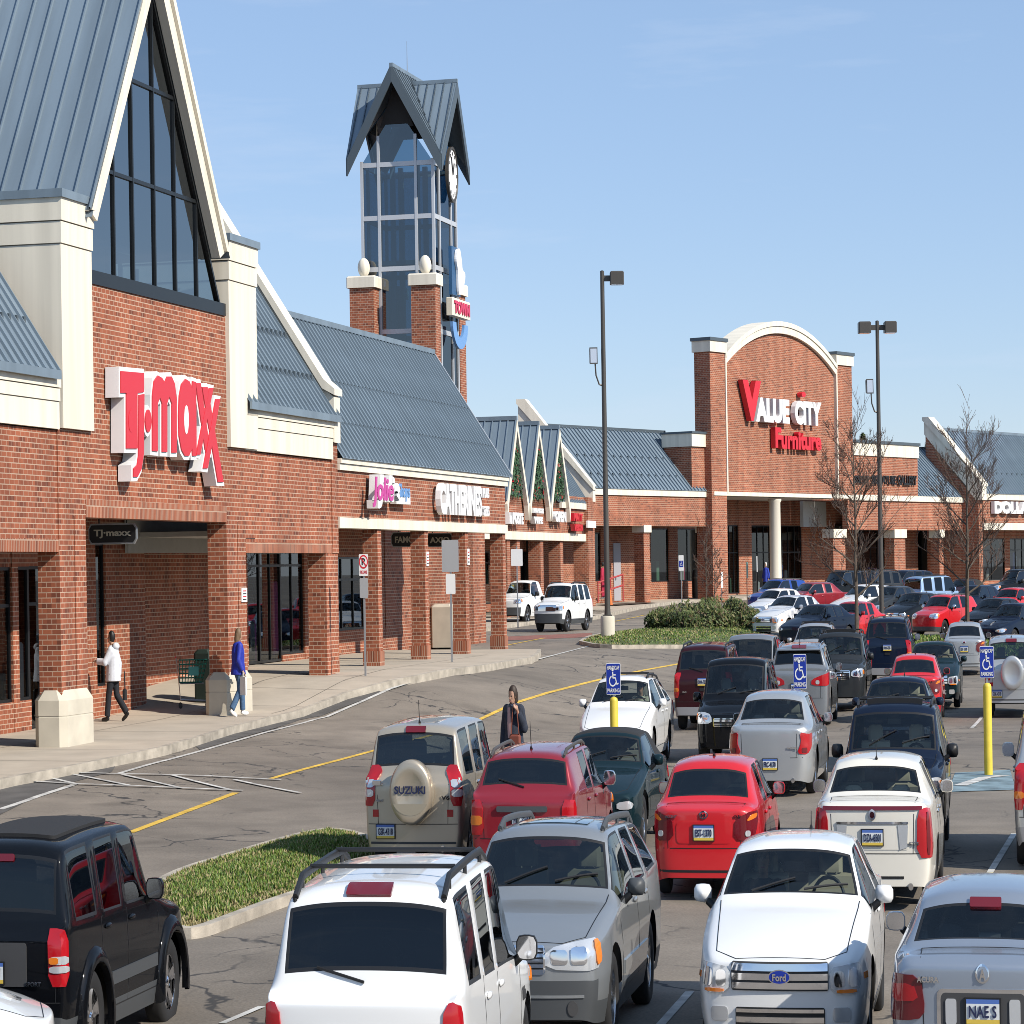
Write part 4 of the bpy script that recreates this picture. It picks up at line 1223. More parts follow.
S_PICKUP = sedan(L=5.2, W=1.85, H=1.72, gc=.34, paint=P_WHITE, nose=.95, hood=1.10, bf=1.10, br=1.10, deck=1.10, xc=.95, x4=.45, x5=-.35, x6=-.55, x7=-.72, x8=-.80, twodoor=True, wr=1.30, wf=1.55, wb=-1.55, rw=.375, tw=.24, cat='pickup truck', rdrop=.02, lip=0, hk=.6, mirs=1.3, mirmat=BLACK, cladcap=2, clad=0, boxy=.3, head=head_std(.82, 1.0), bits=grille_bits(.76, .98, .5, 2, None, False), tail=[(rect(-.1, .05, .7, 1.0), LENSR)])
# ================================================================= GROUND
def asphalt_mat():
    m, nt, b = new_mat('asphalt')
    tc = N(nt, 'ShaderNodeTexCoord')
    def noise(sc, det=6, vec=None):
        n = N(nt, 'ShaderNodeTexNoise'); n.inputs['Scale'].default_value = sc; n.inputs['Detail'].default_value = det
        L(nt, vec or tc.outputs['Object'], n.inputs['Vector']); return n
    big = noise(.09, 5); mid = noise(.9, 6); fine = noise(28, 4)
    r1 = N(nt, 'ShaderNodeValToRGB'); e = r1.color_ramp.elements
    e[0].position = .30; e[0].color = (.140, .120, .098, 1); e[1].position = .72; e[1].color = (.255, .218, .176, 1)
    L(nt, big.outputs[0], r1.inputs[0])
    def mul(col, n, lo, hi, a=.3, c=.7):
        mr = N(nt, 'ShaderNodeMapRange'); mr.inputs[1].default_value = a; mr.inputs[2].default_value = c; mr.inputs[3].default_value = lo; mr.inputs[4].default_value = hi
        L(nt, n, mr.inputs[0])
        cc = N(nt, 'ShaderNodeCombineColor')
        for i in range(3): L(nt, mr.outputs[0], cc.inputs[i])
        mx = N(nt, 'ShaderNodeMix', data_type='RGBA', blend_type='MULTIPLY'); mx.inputs[0].default_value = 1
        L(nt, col, mx.inputs[6]); L(nt, cc.outputs[0], mx.inputs[7]); return mx.outputs[2]
    c = mul(r1.outputs[0], mid.outputs[0], .82, 1.15)
    c = mul(c, fine.outputs[0], .84, 1.16)
    # cracks: edges of large distorted cells, only where a mask lets them through
    dn = noise(.55, 5)
    va = N(nt, 'ShaderNodeVectorMath', operation='MULTIPLY_ADD'); va.inputs[1].default_value = (3.2, 3.2, 0)
    L(nt, dn.outputs['Color'], va.inputs[0]); L(nt, tc.outputs['Object'], va.inputs[2])
    for sc, w, lo, hi in ((.16, .011, .42, .5), (.42, .016, .5, .58)):
        vo = N(nt, 'ShaderNodeTexVoronoi', feature='DISTANCE_TO_EDGE', voronoi_dimensions='2D'); vo.inputs['Scale'].default_value = sc
        L(nt, va.outputs[0], vo.inputs['Vector'])
        lt = N(nt, 'ShaderNodeMapRange'); lt.inputs[1].default_value = w * .35; lt.inputs[2].default_value = w; lt.inputs[3].default_value = 1; lt.inputs[4].default_value = 0
        L(nt, vo.outputs[0], lt.inputs[0])
        mk = noise(.11 + sc * .2, 3)
        mm = N(nt, 'ShaderNodeMapRange'); mm.inputs[1].default_value = lo; mm.inputs[2].default_value = hi
        L(nt, mk.outputs[0], mm.inputs[0])
        pr = N(nt, 'ShaderNodeMath', operation='MULTIPLY'); L(nt, lt.outputs[0], pr.inputs[0]); L(nt, mm.outputs[0], pr.inputs[1])
        mx = N(nt, 'ShaderNodeMix', data_type='RGBA'); L(nt, pr.outputs[0], mx.inputs[0]); L(nt, c, mx.inputs[6]); mx.inputs[7].default_value = (.045, .042, .04, 1)
        c = mx.outputs[2]
    # oil stains
    st = noise(.33, 2)
    c = mul(c, st.outputs[0], .62, 1.0, .24, .36)
    L(nt, c, b.inputs['Base Color']); b.inputs['Roughness'].default_value = .9
    bp = N(nt, 'ShaderNodeBump'); bp.inputs['Strength'].default_value = .3; bp.inputs['Distance'].default_value = .01
    L(nt, fine.outputs[0], bp.inputs['Height']); L(nt, bp.outputs[0], b.inputs['Normal'])
    return m
ASPHALT = asphalt_mat()
PATCH = pmat('fresh_asphalt', (.10, .094, .088), .92, noise=.25, nscale=1.5, bump=.3, bscale=60)
PAVERRED = pmat('red_paving', (.25, .10, .075), .9, noise=.2, nscale=2)
SOIL = pmat('soil_mulch', (.07, .045, .03), .95, noise=.4, nscale=6, bump=.6, bscale=30)
GRASSB = pmat('turf_base', (.075, .10, .03), .95, noise=.45, nscale=3, bump=.6, bscale=40)

def axis_vals(lo, hi, fine_lo, fine_hi, step):
    v = []
    x = lo
    while x < fine_lo: v.append(x); x += max(step, (fine_lo - x) * .25)
    x = fine_lo
    while x <= fine_hi: v.append(x); x += step
    while x < hi: v.append(x); x += max(step, (x - fine_hi) * .25 + step)
    v.append(hi)
    return v
xs = axis_vals(-900, 900, -60, 60, 2.0); ys = axis_vals(-60, 2400, 10, 250, 2.0)
mb = MB()
mb.add([(x, y, gz(x, y)) for y in ys for x in xs], [(j * len(xs) + i, j * len(xs) + i + 1, (j + 1) * len(xs) + i + 1, (j + 1) * len(xs) + i) for j in range(len(ys) - 1) for i in range(len(xs) - 1)], ASPHALT)
g = mb.build('ground', None, True, 60); g['kind'] = 'structure'

def densify(pts, step=1.0):
    out = []
    for a, b in zip(pts, pts[1:]):
        n = max(1, int(math.dist(a, b) / step))
        for k in range(n):
            out.append((a[0] + (b[0] - a[0]) * k / n, a[1] + (b[1] - a[1]) * k / n))
    out.append(pts[-1]); return out
def chaikin(pts, it=2):
    for _ in range(it):
        q = [pts[0]]
        for a, b in zip(pts, pts[1:]):
            q.append((a[0] * .75 + b[0] * .25, a[1] * .75 + b[1] * .25)); q.append((a[0] * .25 + b[0] * .75, a[1] * .25 + b[1] * .75))
        q.append(pts[-1]); pts = q
    return pts
def stripe(name, pts, w, mat, lift=.008, gaps=None):
    pts = densify(pts, .8)
    mb = MB(); vs = []
    for i, p in enumerate(pts):
        a = pts[max(0, i - 1)]; b = pts[min(len(pts) - 1, i + 1)]
        dx, dy = b[0] - a[0], b[1] - a[1]; l = math.hypot(dx, dy) or 1
        nx, ny = -dy / l * w / 2, dx / l * w / 2
        for s in (1, -1):
            X, Y = p[0] + nx * s, p[1] + ny * s
            vs.append((X, Y, gz(X, Y) + lift))
    mb.add(vs, [(2 * i, 2 * i + 1, 2 * i + 3, 2 * i + 2) for i in range(len(pts) - 1)], mat)
    o = mb.build(name); o['kind'] = 'structure'; return o
def px(pts, lift=0): return [gpt(x, y, lift) for x, y in pts]
def poly_sheet(name, poly, mat, lift=.006, step=1.2):
    """flat patch draped on the ground"""
    b = densify(poly + [poly[0]], step)[:-1]; n = len(b)
    pts = list(b)
    x0, x1 = min(p[0] for p in b), max(p[0] for p in b); y0, y1 = min(p[1] for p in b), max(p[1] for p in b)
    x = x0 + step / 2
    while x < x1:
        y = y0 + step / 2
        while y < y1:
            if poly_in(b, x, y): pts.append((x, y))
            y += step
        x += step
    r = delaunay_2d_cdt([Vector(p) for p in pts], [(i, (i + 1) % n) for i in range(n)], [], 1, 1e-4)
    mb = MB(); mb.add([(v.x, v.y, gz(v.x, v.y) + lift) for v in r[0]], [tuple(f) for f in r[2]], mat)
    o = mb.build(name); o['kind'] = 'structure'; return o

# markings
def mk(pts): return [(x / 3.413, 700 + y / 3.413) for x, y in pts]
stripe('road_marking', chaikin(px([(118, 774), (200, 752), (300, 722), (400, 692), (500, 668), (545, 658), (590, 646)])), .13, LWHITE)
for k, pts in enumerate([[(0, 375), (130, 330), (260, 288)], [(125, 257), (260, 288)], [(215, 250), (440, 293)], [(420, 257), (620, 303)], [(590, 260), (790, 310)], [(800, 275), (1024, 320)], [(120, 250), (400, 255), (700, 262), (960, 276)], [(40, 278), (260, 290), (460, 297), (830, 313)]]):
    stripe('road_marking', px(mk(pts)), .16 if k == 0 else .11, LWHITE, .010 + .002 * k)
stripe('road_marking', px([(130, 833), (236, 793)]), .17, LYELLOW)
stripe('road_marking', chaikin(px([(271, 779), (378, 750), (473, 722), (530, 699), (593, 681), (640, 671), (690, 662)])), .14, LYELLOW)
stripe('road_marking', px([(498, 647), (545, 638)]), .14, LYELLOW)
stripe('road_marking', px([(612, 622), (645, 615)]), .14, LYELLOW)
stripe('parking_line', px([(988, 876), (1014, 834)]), .11, LWHITE)
stripe('parking_line', px([(660, 1026), (690, 992)]), .11, LWHITE)
stripe('parking_line', px([(222, 1024), (262, 1007)]), .11, LWHITE)
stripe('parking_line', px([(972, 728), (982, 717)]), .11, LWHITE)
poly_sheet('road_patch', px([(0, 782), (60, 771), (118, 762), (112, 772), (70, 783), (30, 800), (0, 815)]), PATCH)
poly_sheet('road_patch', px([(190, 742), (250, 722), (330, 698), (380, 686), (380, 694), (300, 720), (200, 750)]), PATCH)
poly_sheet('red_paving', px([(498, 637), (592, 633), (592, 637), (500, 641)]), PAVERRED, .006)
poly_sheet('parking_marking', px([(955, 773), (1010, 770), (1016, 790), (948, 792)]), pmat('blue_pavement_paint', (.17, .24, .27), .85, noise=.5, nscale=2), .006)
stripe('parking_marking', px([(960, 786), (985, 778), (1005, 776)]), .3, LWHITE, .012)

def raised(name, front, back, mat, kmat=KERB, h=.15, n=8, kw=.16):
    """raised walk between a kerb line and a back line (same count of points)"""
    mb = MB(); m = len(front); vs = []
    for f, b in zip(front, back):
        d = math.dist(f, b) or 1
        for k in range(n + 2):
            t = 0 if k == 0 else (kw / d if k == 1 else kw / d + (1 - kw / d) * (k - 1) / n)
            X, Y = f[0] + (b[0] - f[0]) * t, f[1] + (b[1] - f[1]) * t
            vs.append((X, Y, gz(X, Y) + h))
    w = n + 2
    fk, fs = [], []
    for i in range(m - 1):
        for k in range(w - 1):
            (fk if k == 0 else fs).append((i * w + k, (i + 1) * w + k, (i + 1) * w + k + 1, i * w + k + 1))
    mb.add(vs, fs, mat); mb.add(vs, fk, kmat)
    v2 = []
    for f in front:
        v2 += [(f[0], f[1], gz(*f) + h), (f[0], f[1], gz(*f) - .1)]
    mb.add(v2, [(2 * i, 2 * i + 1, 2 * i + 3, 2 * i + 2) for i in range(m - 1)], kmat)
    o = mb.build(name); o['kind'] = 'structure'; return o
# pavement joints live in the material
def walk_mat():
    m = pmat('sidewalk_concrete', (.46, .395, .315), .92, noise=.10, nscale=.9, bump=.15, bscale=50)
    return m
WALK = walk_mat()
fr = densify(chaikin(px([(-140, 818), (-60, 795), (0, 779), (60, 768), (120, 756), (180, 743), (250, 721), (330, 697), (400, 681), (470, 667), (515, 660), (532, 657)], .15), 1), 1.0)
tip = px([(532, 657), (540, 653), (541, 649)], .15)
fr = fr + chaikin(tip, 1)[1:]
bk = []
for f in fr:
    s = f[0] * SA + f[1] * CA
    bk.append(A_w(s, 40.0))
raised('sidewalk', fr, bk, WALK)
JOINT = pmat('pavement_joint', (.20, .175, .145), .95)
for s_ in [52 + 3.0 * k for k in range(17)]:
    c_ = min(fr, key=lambda f: abs(f[0] * SA + f[1] * CA - s_)); q_ = -(c_[0] * CA - c_[1] * SA)
    stripe('pavement_joint', [A_w(s_, q_ + .1), A_w(s_, 31.5)], .025, JOINT, .156)
stripe('pavement_joint', [A_w(s_, 27.0) for s_ in range(74, 100, 2)], .025, JOINT, .158)
stripe('pavement_joint', [A_w(s_, 29.6) for s_ in range(50, 100, 2)], .025, JOINT, .158)
# second row of shops and the furniture store
Q2 = 41.5
f2 = densify([A_w(s, Q2 - 3.2) for s in (128, 150, 170)] + px([(590, 617), (640, 606), (678, 600.5), (745, 597), (800, 594)], .15) + [V_w(45, -5), V_w(75, -6), V_w(120, -8)], 2)
b2 = []
for f in f2:
    dV = ((f[0] - V0[0]) * SV + (f[1] - V0[1]) * CV)
    b2.append(V_w(dV, 9) if dV > 0 else A_w(f[0] * SA + f[1] * CA, Q2 + 7))
raised('sidewalk', f2, b2, WALK)

# grass islands
def island(name, poly, lift=.11, mound=.10, soil=False):
    """kerbed bed: kerb ring + raised turf"""
    b = chaikin(poly + [poly[0]], 2)[:-1]; b = densify(b + [b[0]], .6)[:-1]; n = len(b)
    cx, cy = sum(p[0] for p in b) / n, sum(p[1] for p in b) / n
    ar = sum(b[i][0] * b[(i + 1) % n][1] - b[(i + 1) % n][0] * b[i][1] for i in range(n))
    if ar < 0: b = b[::-1]
    def off(d):
        out = []
        for i in range(n):
            a, c = b[i - 1], b[(i + 1) % n]
            dx, dy = c[0] - a[0], c[1] - a[1]; l = math.hypot(dx, dy) or 1
            out.append((b[i][0] - dy / l * d, b[i][1] + dx / l * d))
        return out
    inn = off(.16)
    mb = MB(); vs = []
    for p, q in zip(b, inn):
        vs += [(p[0], p[1], gz(*p) - .1), (p[0], p[1], gz(*p) + lift), (q[0], q[1], gz(*p) + lift), (q[0], q[1], gz(*p) + .02)]
    mb.add(vs, [(4 * i + k, 4 * ((i + 1) % n) + k, 4 * ((i + 1) % n) + k + 1, 4 * i + k + 1) for i in range(n) for k in range(3)], KERB)
    o = mb.build('kerb'); o['kind'] = 'structure'
    step = .7
    pts = list(inn)
    x0, x1 = min(p[0] for p in b), max(p[0] for p in b); y0, y1 = min(p[1] for p in b), max(p[1] for p in b)
    def hgt(x, y):
        d = min(math.dist((x, y), p) for p in inn)
        return gz(x, y) + lift - .03 + mound * min(1, d / 1.2)
    x = x0
    while x < x1:
        y = y0
        while y < y1:
            if poly_in(inn, x, y) and min(math.dist((x, y), p) for p in inn) > .3: pts.append((x, y))
            y += step
        x += step
    r = delaunay_2d_cdt([Vector(p) for p in pts], [(i, (i + 1) % n) for i in range(n)], [], 1, 1e-4)
    mb = MB(); mb.add([(v.x, v.y, hgt(v.x, v.y)) for v in r[0]], [tuple(f) for f in r[2]], SOIL if soil else GRASSB)
    o = mb.build('turf_bed', None, True, 60); o['kind'] = 'structure'
    return inn, hgt
GRA = [pmat('grass_blade_%s' % k, c, .6) for k, c in (('green', (.14, .22, .03)), ('yellow_green', (.22, .27, .05)), ('dark_green', (.08, .15, .025)), ('dry', (.34, .28, .13)))]
def grass(name, inn, hgt, count, h=(.05, .12), w=.011, dry=.1, rnd=random.Random(3)):
    x0, x1 = min(p[0] for p in inn), max(p[0] for p in inn); y0, y1 = min(p[1] for p in inn), max(p[1] for p in inn)
    per = {m: ([], []) for m in GRA}
    n = 0
    cl = [(rnd.uniform(x0, x1), rnd.uniform(y0, y1)) for _ in range(14)]
    edge = densify(list(inn) + [inn[0]], .3)[::2]
    while n < count:
        x, y = rnd.uniform(x0, x1), rnd.uniform(y0, y1)
        if not poly_in(inn, x, y): continue
        n += 1
        de = min((x - p[0]) ** 2 + (y - p[1]) ** 2 for p in edge) ** .5
        dc = min(math.dist((x, y), c) for c in cl)
        pdry = dry + (.45 if de < .35 else 0) + (.25 if dc < .35 else 0)
        m = GRA[3] if rnd.random() < pdry else GRA[rnd.choice((0, 0, 1, 2, 2))]
        vs, fs = per[m]
        z = hgt(x, y) - .01
        hh = rnd.uniform(*h) * (.6 if de < .3 else 1); a = rnd.uniform(0, 2 * PI); l = rnd.uniform(.1, .7) * hh
        dx, dy = math.cos(a), math.sin(a); ww = w * rnd.uniform(.7, 1.4)
        px_, py_ = -dy * ww, dx * ww
        b = len(vs)
        vs += [(x - px_, y - py_, z), (x + px_, y + py_, z), (x + dx * l * .4 + px_ * .7, y + dy * l * .4 + py_ * .7, z + hh * .6), (x + dx * l * .4 - px_ * .7, y + dy * l * .4 - py_ * .7, z + hh * .6), (x + dx * l, y + dy * l, z + hh)]
        fs += [(b, b + 1, b + 2, b + 3), (b + 3, b + 2, b + 4)]
    mb = MB()
    for m, (vs, fs) in per.items():
        if vs: mb.add(vs, fs, m)
    o = mb.build(name); o['kind'] = 'stuff'
    o['label'] = 'short green grass growing in the kerbed parking island'; o['category'] = 'grass'
    return o
I1 = px([(140, 898), (160, 874), (235, 851), (300, 832), (335, 827), (368, 834), (392, 850), (380, 868), (320, 886), (285, 897), (240, 914), (195, 931), (160, 925)], .1)
inn, hg = island('island', I1); grass('grass', inn, hg, 44000, (.03, .085), .012, .2)
I2 = px([(579, 641), (588, 635), (620, 631), (660, 628), (720, 624), (765, 622), (775, 636), (720, 645), (668, 645), (600, 646)], .1)
inn2, hg2 = island('island', I2); grass('grass', inn2, hg2, 9000, (.03, .07), .025, .3)
I3 = px([(842, 655), (846, 643), (900, 641), (960, 642), (1040, 646), (1060, 660), (1000, 660), (920, 658)], .1)
inn3, hg3 = island('island', I3); grass('grass', inn3, hg3, 16000, (.12, .26), .04, .05)

# ================================================================= SHOP BUILDINGS
def frame_thing(name, label, cat, s0, q0, ang, W, z0=0.0, group=None):
    X, Y = W(s0, q0)
    t = thing(name, label, cat, (X, Y, z0), ang, group)
    return t, (s0, q0, z0)
def seams(mb, x0, x1, p0, p1, axis, spacing, mat, h=.05, w=.035):
    """standing seams: ribs running from p0 to p1 (2-D: other axis, z) at intervals between x0 and x1 on 'x' or 'y'"""
    n = max(1, int(round(abs(x1 - x0) / spacing)))
    dz = p1[1] - p0[1]; dd = p1[0] - p0[0]; l = math.hypot(dz, dd)
    nz = abs(dd) / l; no = -dz / l * (1 if dd > 0 else -1)
    for k in range(n + 1):
        c = x0 + (x1 - x0) * k / n
        a, b = c - w / 2, c + w / 2
        P = []
        for (o, z) in (p0, p1):
            for q in (a, b):
                for hh in (0, h):
                    oo, zz = o + no * hh, z + nz * hh
                    P.append((q, oo, zz) if axis == 'x' else (oo, q, zz))
        fs = [(0, 1, 5, 4), (2, 6, 7, 3), (1, 3, 7, 5)]
        mb.add(P, fs, mat)
def window_bay(parent, org, s0, s1, q, z0, z1, nx, transoms=(), frame=MULL, glass=SHOPGLASS, fw=.06, name='window', fd=.10):
    mb = MB(org)
    mb.box(s0, s1, q - fd / 2, q + fd / 2, z0, z0 + fw, frame); mb.box(s0, s1, q - fd / 2, q + fd / 2, z1 - fw, z1, frame)
    for k in range(nx + 1):
        c = s0 + (s1 - s0) * k / nx
        a, b = (c, c + fw) if k == 0 else ((c - fw, c) if k == nx else (c - fw / 2, c + fw / 2))
        mb.box(a, b, q - fd / 2 + .003, q + fd / 2 - .003, z0 + fw, z1 - fw, frame)
    for t in transoms:
        mb.box(s0 + fw, s1 - fw, q - fd / 2 + .006, q + fd / 2 - .006, t - fw / 2, t + fw / 2, frame)
    f = mb.build(name, parent)
    mb = MB(org); mb.quad((s0 + fw, q, z0 + fw), (s1 - fw, q, z0 + fw), (s1 - fw, q, z1 - fw), (s0 + fw, q, z1 - fw), glass)
    mb.build('pane', f)
    return f
def shop_display(parent, org, s0, s1, q, z0, z1, rnd):
    """goods standing behind the glass"""
    x = s0 + .2
    while x < s1 - .3:
        mb = MB(org)
        w = rnd.uniform(.25, .7); m = GOODS[rnd.randrange(len(GOODS))]
        h = rnd.uniform(.6, min(1.9, z1 - z0)); qq = q + rnd.uniform(.2, .9)
        if h > 1.3 and rnd.random() < .6:   # a dressed form
            mb.lathe([(.05, 0), (.06, .75), (.19, .8), (.14, 1.1), (.2, 1.4), (.06, 1.5), (.09, 1.62), (.07, 1.75), (.001, 1.8)], m, 8, 'z', (x + w / 2, qq, z0))
        else:
            mb.bbox(x, x + w, qq, qq + .4, z0, z0 + h, m, .04)
        mb.build('display_item', parent)
        x += w + rnd.uniform(.2, .9)
GOODS = [pmat('goods_%d' % i, c, .8) for i, c in enumerate([(.55, .5, .45), (.5, .05, .12), (.08, .15, .5), (.7, .64, .56), (.15, .15, .15), (.55, .1, .32), (.2, .36, .22), (.8, .78, .75)])]
LAMPPANEL = pmat('shop_wall_pale', (.4, .38, .34), .8)

Q = 28.1; QB = 33.2; QA = 31.7; QN = 32.8
def sa(x, y=556, q=Q): return s_A(x, q, y)
def za(x, y, q=Q): return z_A(x, y, q)
RB_ = random.Random(5)
# ---------------------------------------------------------------- the big gabled store
zL = za(150, 519); zLw = za(285, 553)
sP1a, sP1b = sa(61, 640), sa(87.5, 640); sP2a, sP2b = sa(228, 620), sa(247, 620)
P1d = .6
tj, oj = frame_thing('gabled_store', 'red brick department store with tall glazed gable and cream corner blocks', 'store', sa(150), Q, ANG_A, A_w, 0.0)
OJ = oj
s_gl, s_gr = sa(74, 290), sa(223, 311)
s_ap = (s_gl + s_gr) / 2
zgb = za(150, 297); 
zap = za(152.5, -24)
sBLa, sBLb = sa(61.5, 300, Q - .12), sa(92.3, 300, Q - .12); sBRa, sBRb = sa(229.5, 350, Q - .12), sa(257, 350, Q - .12)
zBL0, zBL1 = za(75, 429, Q - .12), za(61, 197.5, Q - .12)
sE1 = sa(338, 500)
# entry wall
mb = MB(OJ)
zbt = zBL0 + .6
mb.prism([(sP1a, zL), (sP2b, zL), (sP2b, zBL0 + .02), (sP1a, zBL0 + .02)], 'y', Q, Q + P1d, BRICK)
mb.prism([(sBLb - .3, zBL0 + .02), (sBRa + .3, zBL0 + .02), (sBRa + .3, zgb), (sBLb - .3, zgb)], 'y', Q, Q + P1d, BRICK)
mb.prism([(sP1b + .02, zL - .01), (sP2a - .02, zL - .01), (sP2a - .02, zL + .30), (sP1b + .02, zL + .30)], 'y', Q - .02, Q + P1d + .02, BRICK_V)
mb.box(sP1a, sP2b, Q + P1d, QN + .3, zL + .32, zL + .42, GREYSTUCCO)
mb.build('entry_wall', tj)
# wings
sW0 = 36.0
for nm, a, b in (('wing_wall', sW0, sP1a), ('wing_wall', sP2b, sE1)):
    mb = MB(OJ)
    mb.box(a, b - .002, Q + .04, Q + .55, zLw, za(300, 457), BRICK)
    mb.box(a, b - .002, Q + .02, Q + .57, zLw - .0, zLw + .22, BRICK_V)
    mb.box(a, b - .01, Q + .56, QB, zLw + .35, zLw + .45, GREYSTUCCO)
    w = mb.build(nm, tj)
    mb = MB(OJ)
    z0, z1 = za(300, 456), za(256, 405)
    h = z1 - z0
    mb.box(a, b - .6 if b == sE1 else b, Q - .06, Q + .5, z0, z0 + h * .48, CREAM)
    mb.box(a, b - .6 if b == sE1 else b, Q - .09, Q + .5, z0 + h * .50, z0 + h * .72, CREAM)
    mb.box(a, b - .6 if b == sE1 else b, Q - .12, Q + .5, z0 + h * .74, z1, CREAM)
    mb.box(a, b - .6 if b == sE1 else b, Q - .045, Q + .5, z0 + h * .48, z0 + h * .74, KERB)
    mb.build('cornice', tj)
    mb = MB(OJ)
    pr = 1.05; dep = 6.0
    mb.quad((a, Q - .22, z1), (b - .3, Q - .22, z1), (b - .3, Q - .22 + dep, z1 + dep * pr), (a, Q - .22 + dep, z1 + dep * pr), ROOF)
    mb.quad((a, Q + dep - .22, z1 + dep * pr), (b - .3, Q + dep - .22, z1 + dep * pr), (b - .3, Q + 2 * dep, z1), (a, Q + 2 * dep, z1), ROOF)
    seams(mb, a + .1, b - .35, (Q - .22, z1), (Q - .22 + dep, z1 + dep * pr), 'x', .42, ROOF, .06, .04)
    mb.box(a, b - .3, Q - .27, Q - .20, z1 - .12, z1 + .03, ROOF)
    # snow guards
    for rr in (.25, .55):
        k = a + .3
        while k < b - .4:
            mb.box(k - .05, k + .05, Q - .22 + dep * rr * .5, Q - .22 + dep * rr * .5 + .08, z1 + dep * rr * .5 * pr, z1 + dep * rr * .5 * pr + .14, ROOFD); k += .42
    mb.build('wing_roof', tj)
# rake parapet at the right end of the store
mb = MB(OJ)
zt0 = za(338, 396); zt1 = za(262, 280)
q1 = Q + 5.2
zrk = lambda q: zt0 + (q - Q) * 1.06
mb.prism([(Q - .12, zt0 - 1.05), (Q - .12, zt0 - .05), (Q + .25, zt0 + .15), (q1, zrk(q1)), (q1, zrk(q1) - 1.35), (Q + .3, zt0 - .95)], 'x', sE1 - .62, sE1, CREAM)
mb.prism([(Q - .18, zt0 - .02), (Q - .18, zt0 + .12), (Q + .2, zt0 + .34), (q1 + .05, zrk(q1) + .2), (q1 + .05, zrk(q1) + .0), (Q + .25, zt0 + .14)], 'x', sE1 - .72, sE1 + .08, CREAM)
mb.prism([(q1 - .2, zrk(q1) - 1.3), (q1 - .2, zrk(q1) - .02), (q1 + 6, zrk(q1) - 6.2), (q1 + 6, zrk(q1) - 7.5)], 'x', sE1 - .62, sE1, CREAM)
mb.build('rake_parapet', tj)
mb = MB(OJ); mb.box(sE1 - .60, sE1, Q, Q + .6, zLw, zt0 - .9, BRICK); mb.build('end_pilaster', tj)
# gable window
gh = zap - zgb
gs = gh / (s_gr - s_ap)
mb = MB(OJ)
def hw_at(z): return (zap - z) / gs
fr_ = .07
# mullions
for k, x in enumerate(((93, 0), (117, 0), (136, 0), (157.5, 0), (178, 0), (199, 0))):
    s = sa(x[0], 300) if k else s_gl
    ztop = zap - gs * abs(s - s_ap) - .05
    if k and s > s_gl: mb.box(s - fr_ / 2, s + fr_ / 2, Q + .02, Q + .14, zgb, ztop, MULL)
for y in (91, 188):
    z = za(158, y)
    h = hw_at(z) - .03
    mb.box(s_ap - h, s_ap + h, Q + .025, Q + .135, z - fr_ / 2, z + fr_ / 2, MULL)
mb.box(s_gl - .1, s_gr + .1, Q - .05, Q + .16, zgb - .02, zgb + .22, MULL)
for sg in (-1, 1):
    mb.prism([(s_ap, zap), (s_ap + sg * (s_gr - s_ap), zgb), (s_ap + sg * (s_gr - s_ap - .1), zgb), (s_ap, zap - .1 * gs)], 'y', Q + .0, Q + .15, MULL)
gw = mb.build('gable_window', tj)
mb = MB(OJ); mb.add([(s_gl, Q + .08, zgb), (s_gr, Q + .08, zgb), (s_ap, Q + .08, zap)], [(0, 1, 2)], GABLEGLASS); mb.build('pane', gw)
# room behind the gable glass
mb = MB(OJ)
for k in range(5):
    s = s_gl + (s_gr - s_gl) * (k + .5) / 5
    mb.box(s - .05, s + .05, Q + 2.2, Q + 2.3, zgb, zap - gs * abs(s - s_ap) - .3, WHITEM)
for z in (zgb + gh * .2, zgb + gh * .45):
    mb.box(s_ap - hw_at(z) + .2, s_ap + hw_at(z) - .2, Q + 2.18, Q + 2.32, z - .06, z + .06, WHITEM)
mb.quad((s_gl, Q + 3.3, zgb), (s_gr, Q + 3.3, zgb), (s_gr, Q + 3.3, zgb + gh * .25), (s_gl, Q + 3.3, zgb + gh * .25), GREYSTUCCO)
mb.box(s_gl, s_gr, Q + .6, Q + 3.4, zgb - .1, zgb, GREYSTUCCO)
mb.build('gable_framing', tj)
# gable roof
ov = .42
zr0 = zap + .80
ze = zBL1 - .1
e = (zr0 - ze) / gs
mb = MB(OJ)
qr0, qr1 = Q - .38, Q + 3.9
for sg in (-1, 1):
    a = (s_ap, qr0, zr0); b = (s_ap, qr1, zr0); c = (s_ap + sg * e, qr1, ze); d = (s_ap + sg * e, qr0, ze)
    mb.add([a, b, c, d], [(0, 1, 2, 3)] if sg > 0 else [(3, 2, 1, 0)], ROOF)
    mb.add([(p[0], p[1], p[2] - .12) for p in (a, b, c, d)], [(0, 1, 2, 3)], ROOF)
    seams(mb, qr0 + .05, qr1 - .05, (s_ap + sg * e, ze), (s_ap, zr0), 'y', .5, ROOF, .06, .04)
mb.box(s_ap - .1, s_ap + .1, qr0, qr1, zr0 - .06, zr0 + .06, ROOF)
mb.build('gable_roof', tj)
mb = MB(OJ)
for sg in (-1, 1):
    E = s_ap + sg * (e + .0)
    mb.prism([(s_ap, zr0 - .02), (E, ze - .02), (E - sg * .16, ze - .02 - 0), (E - sg * .55, ze - .15), (s_ap, zap + .02)], 'y', qr0 + .10, Q - .02, CREAM)
    mb.prism([(s_ap, zr0 + .0), (E, ze + .0), (E - sg * .22, ze), (s_ap, zr0 - .22 * gs)], 'y', qr0, qr0 + .10, CREAM)
# back gable end
mb.prism([(s_ap - e, ze), (s_ap + e, ze), (s_ap, zr0 - .1)], 'y', qr1 - .3, qr1 - .1, CREAM)
mb.build('bargeboard', tj)
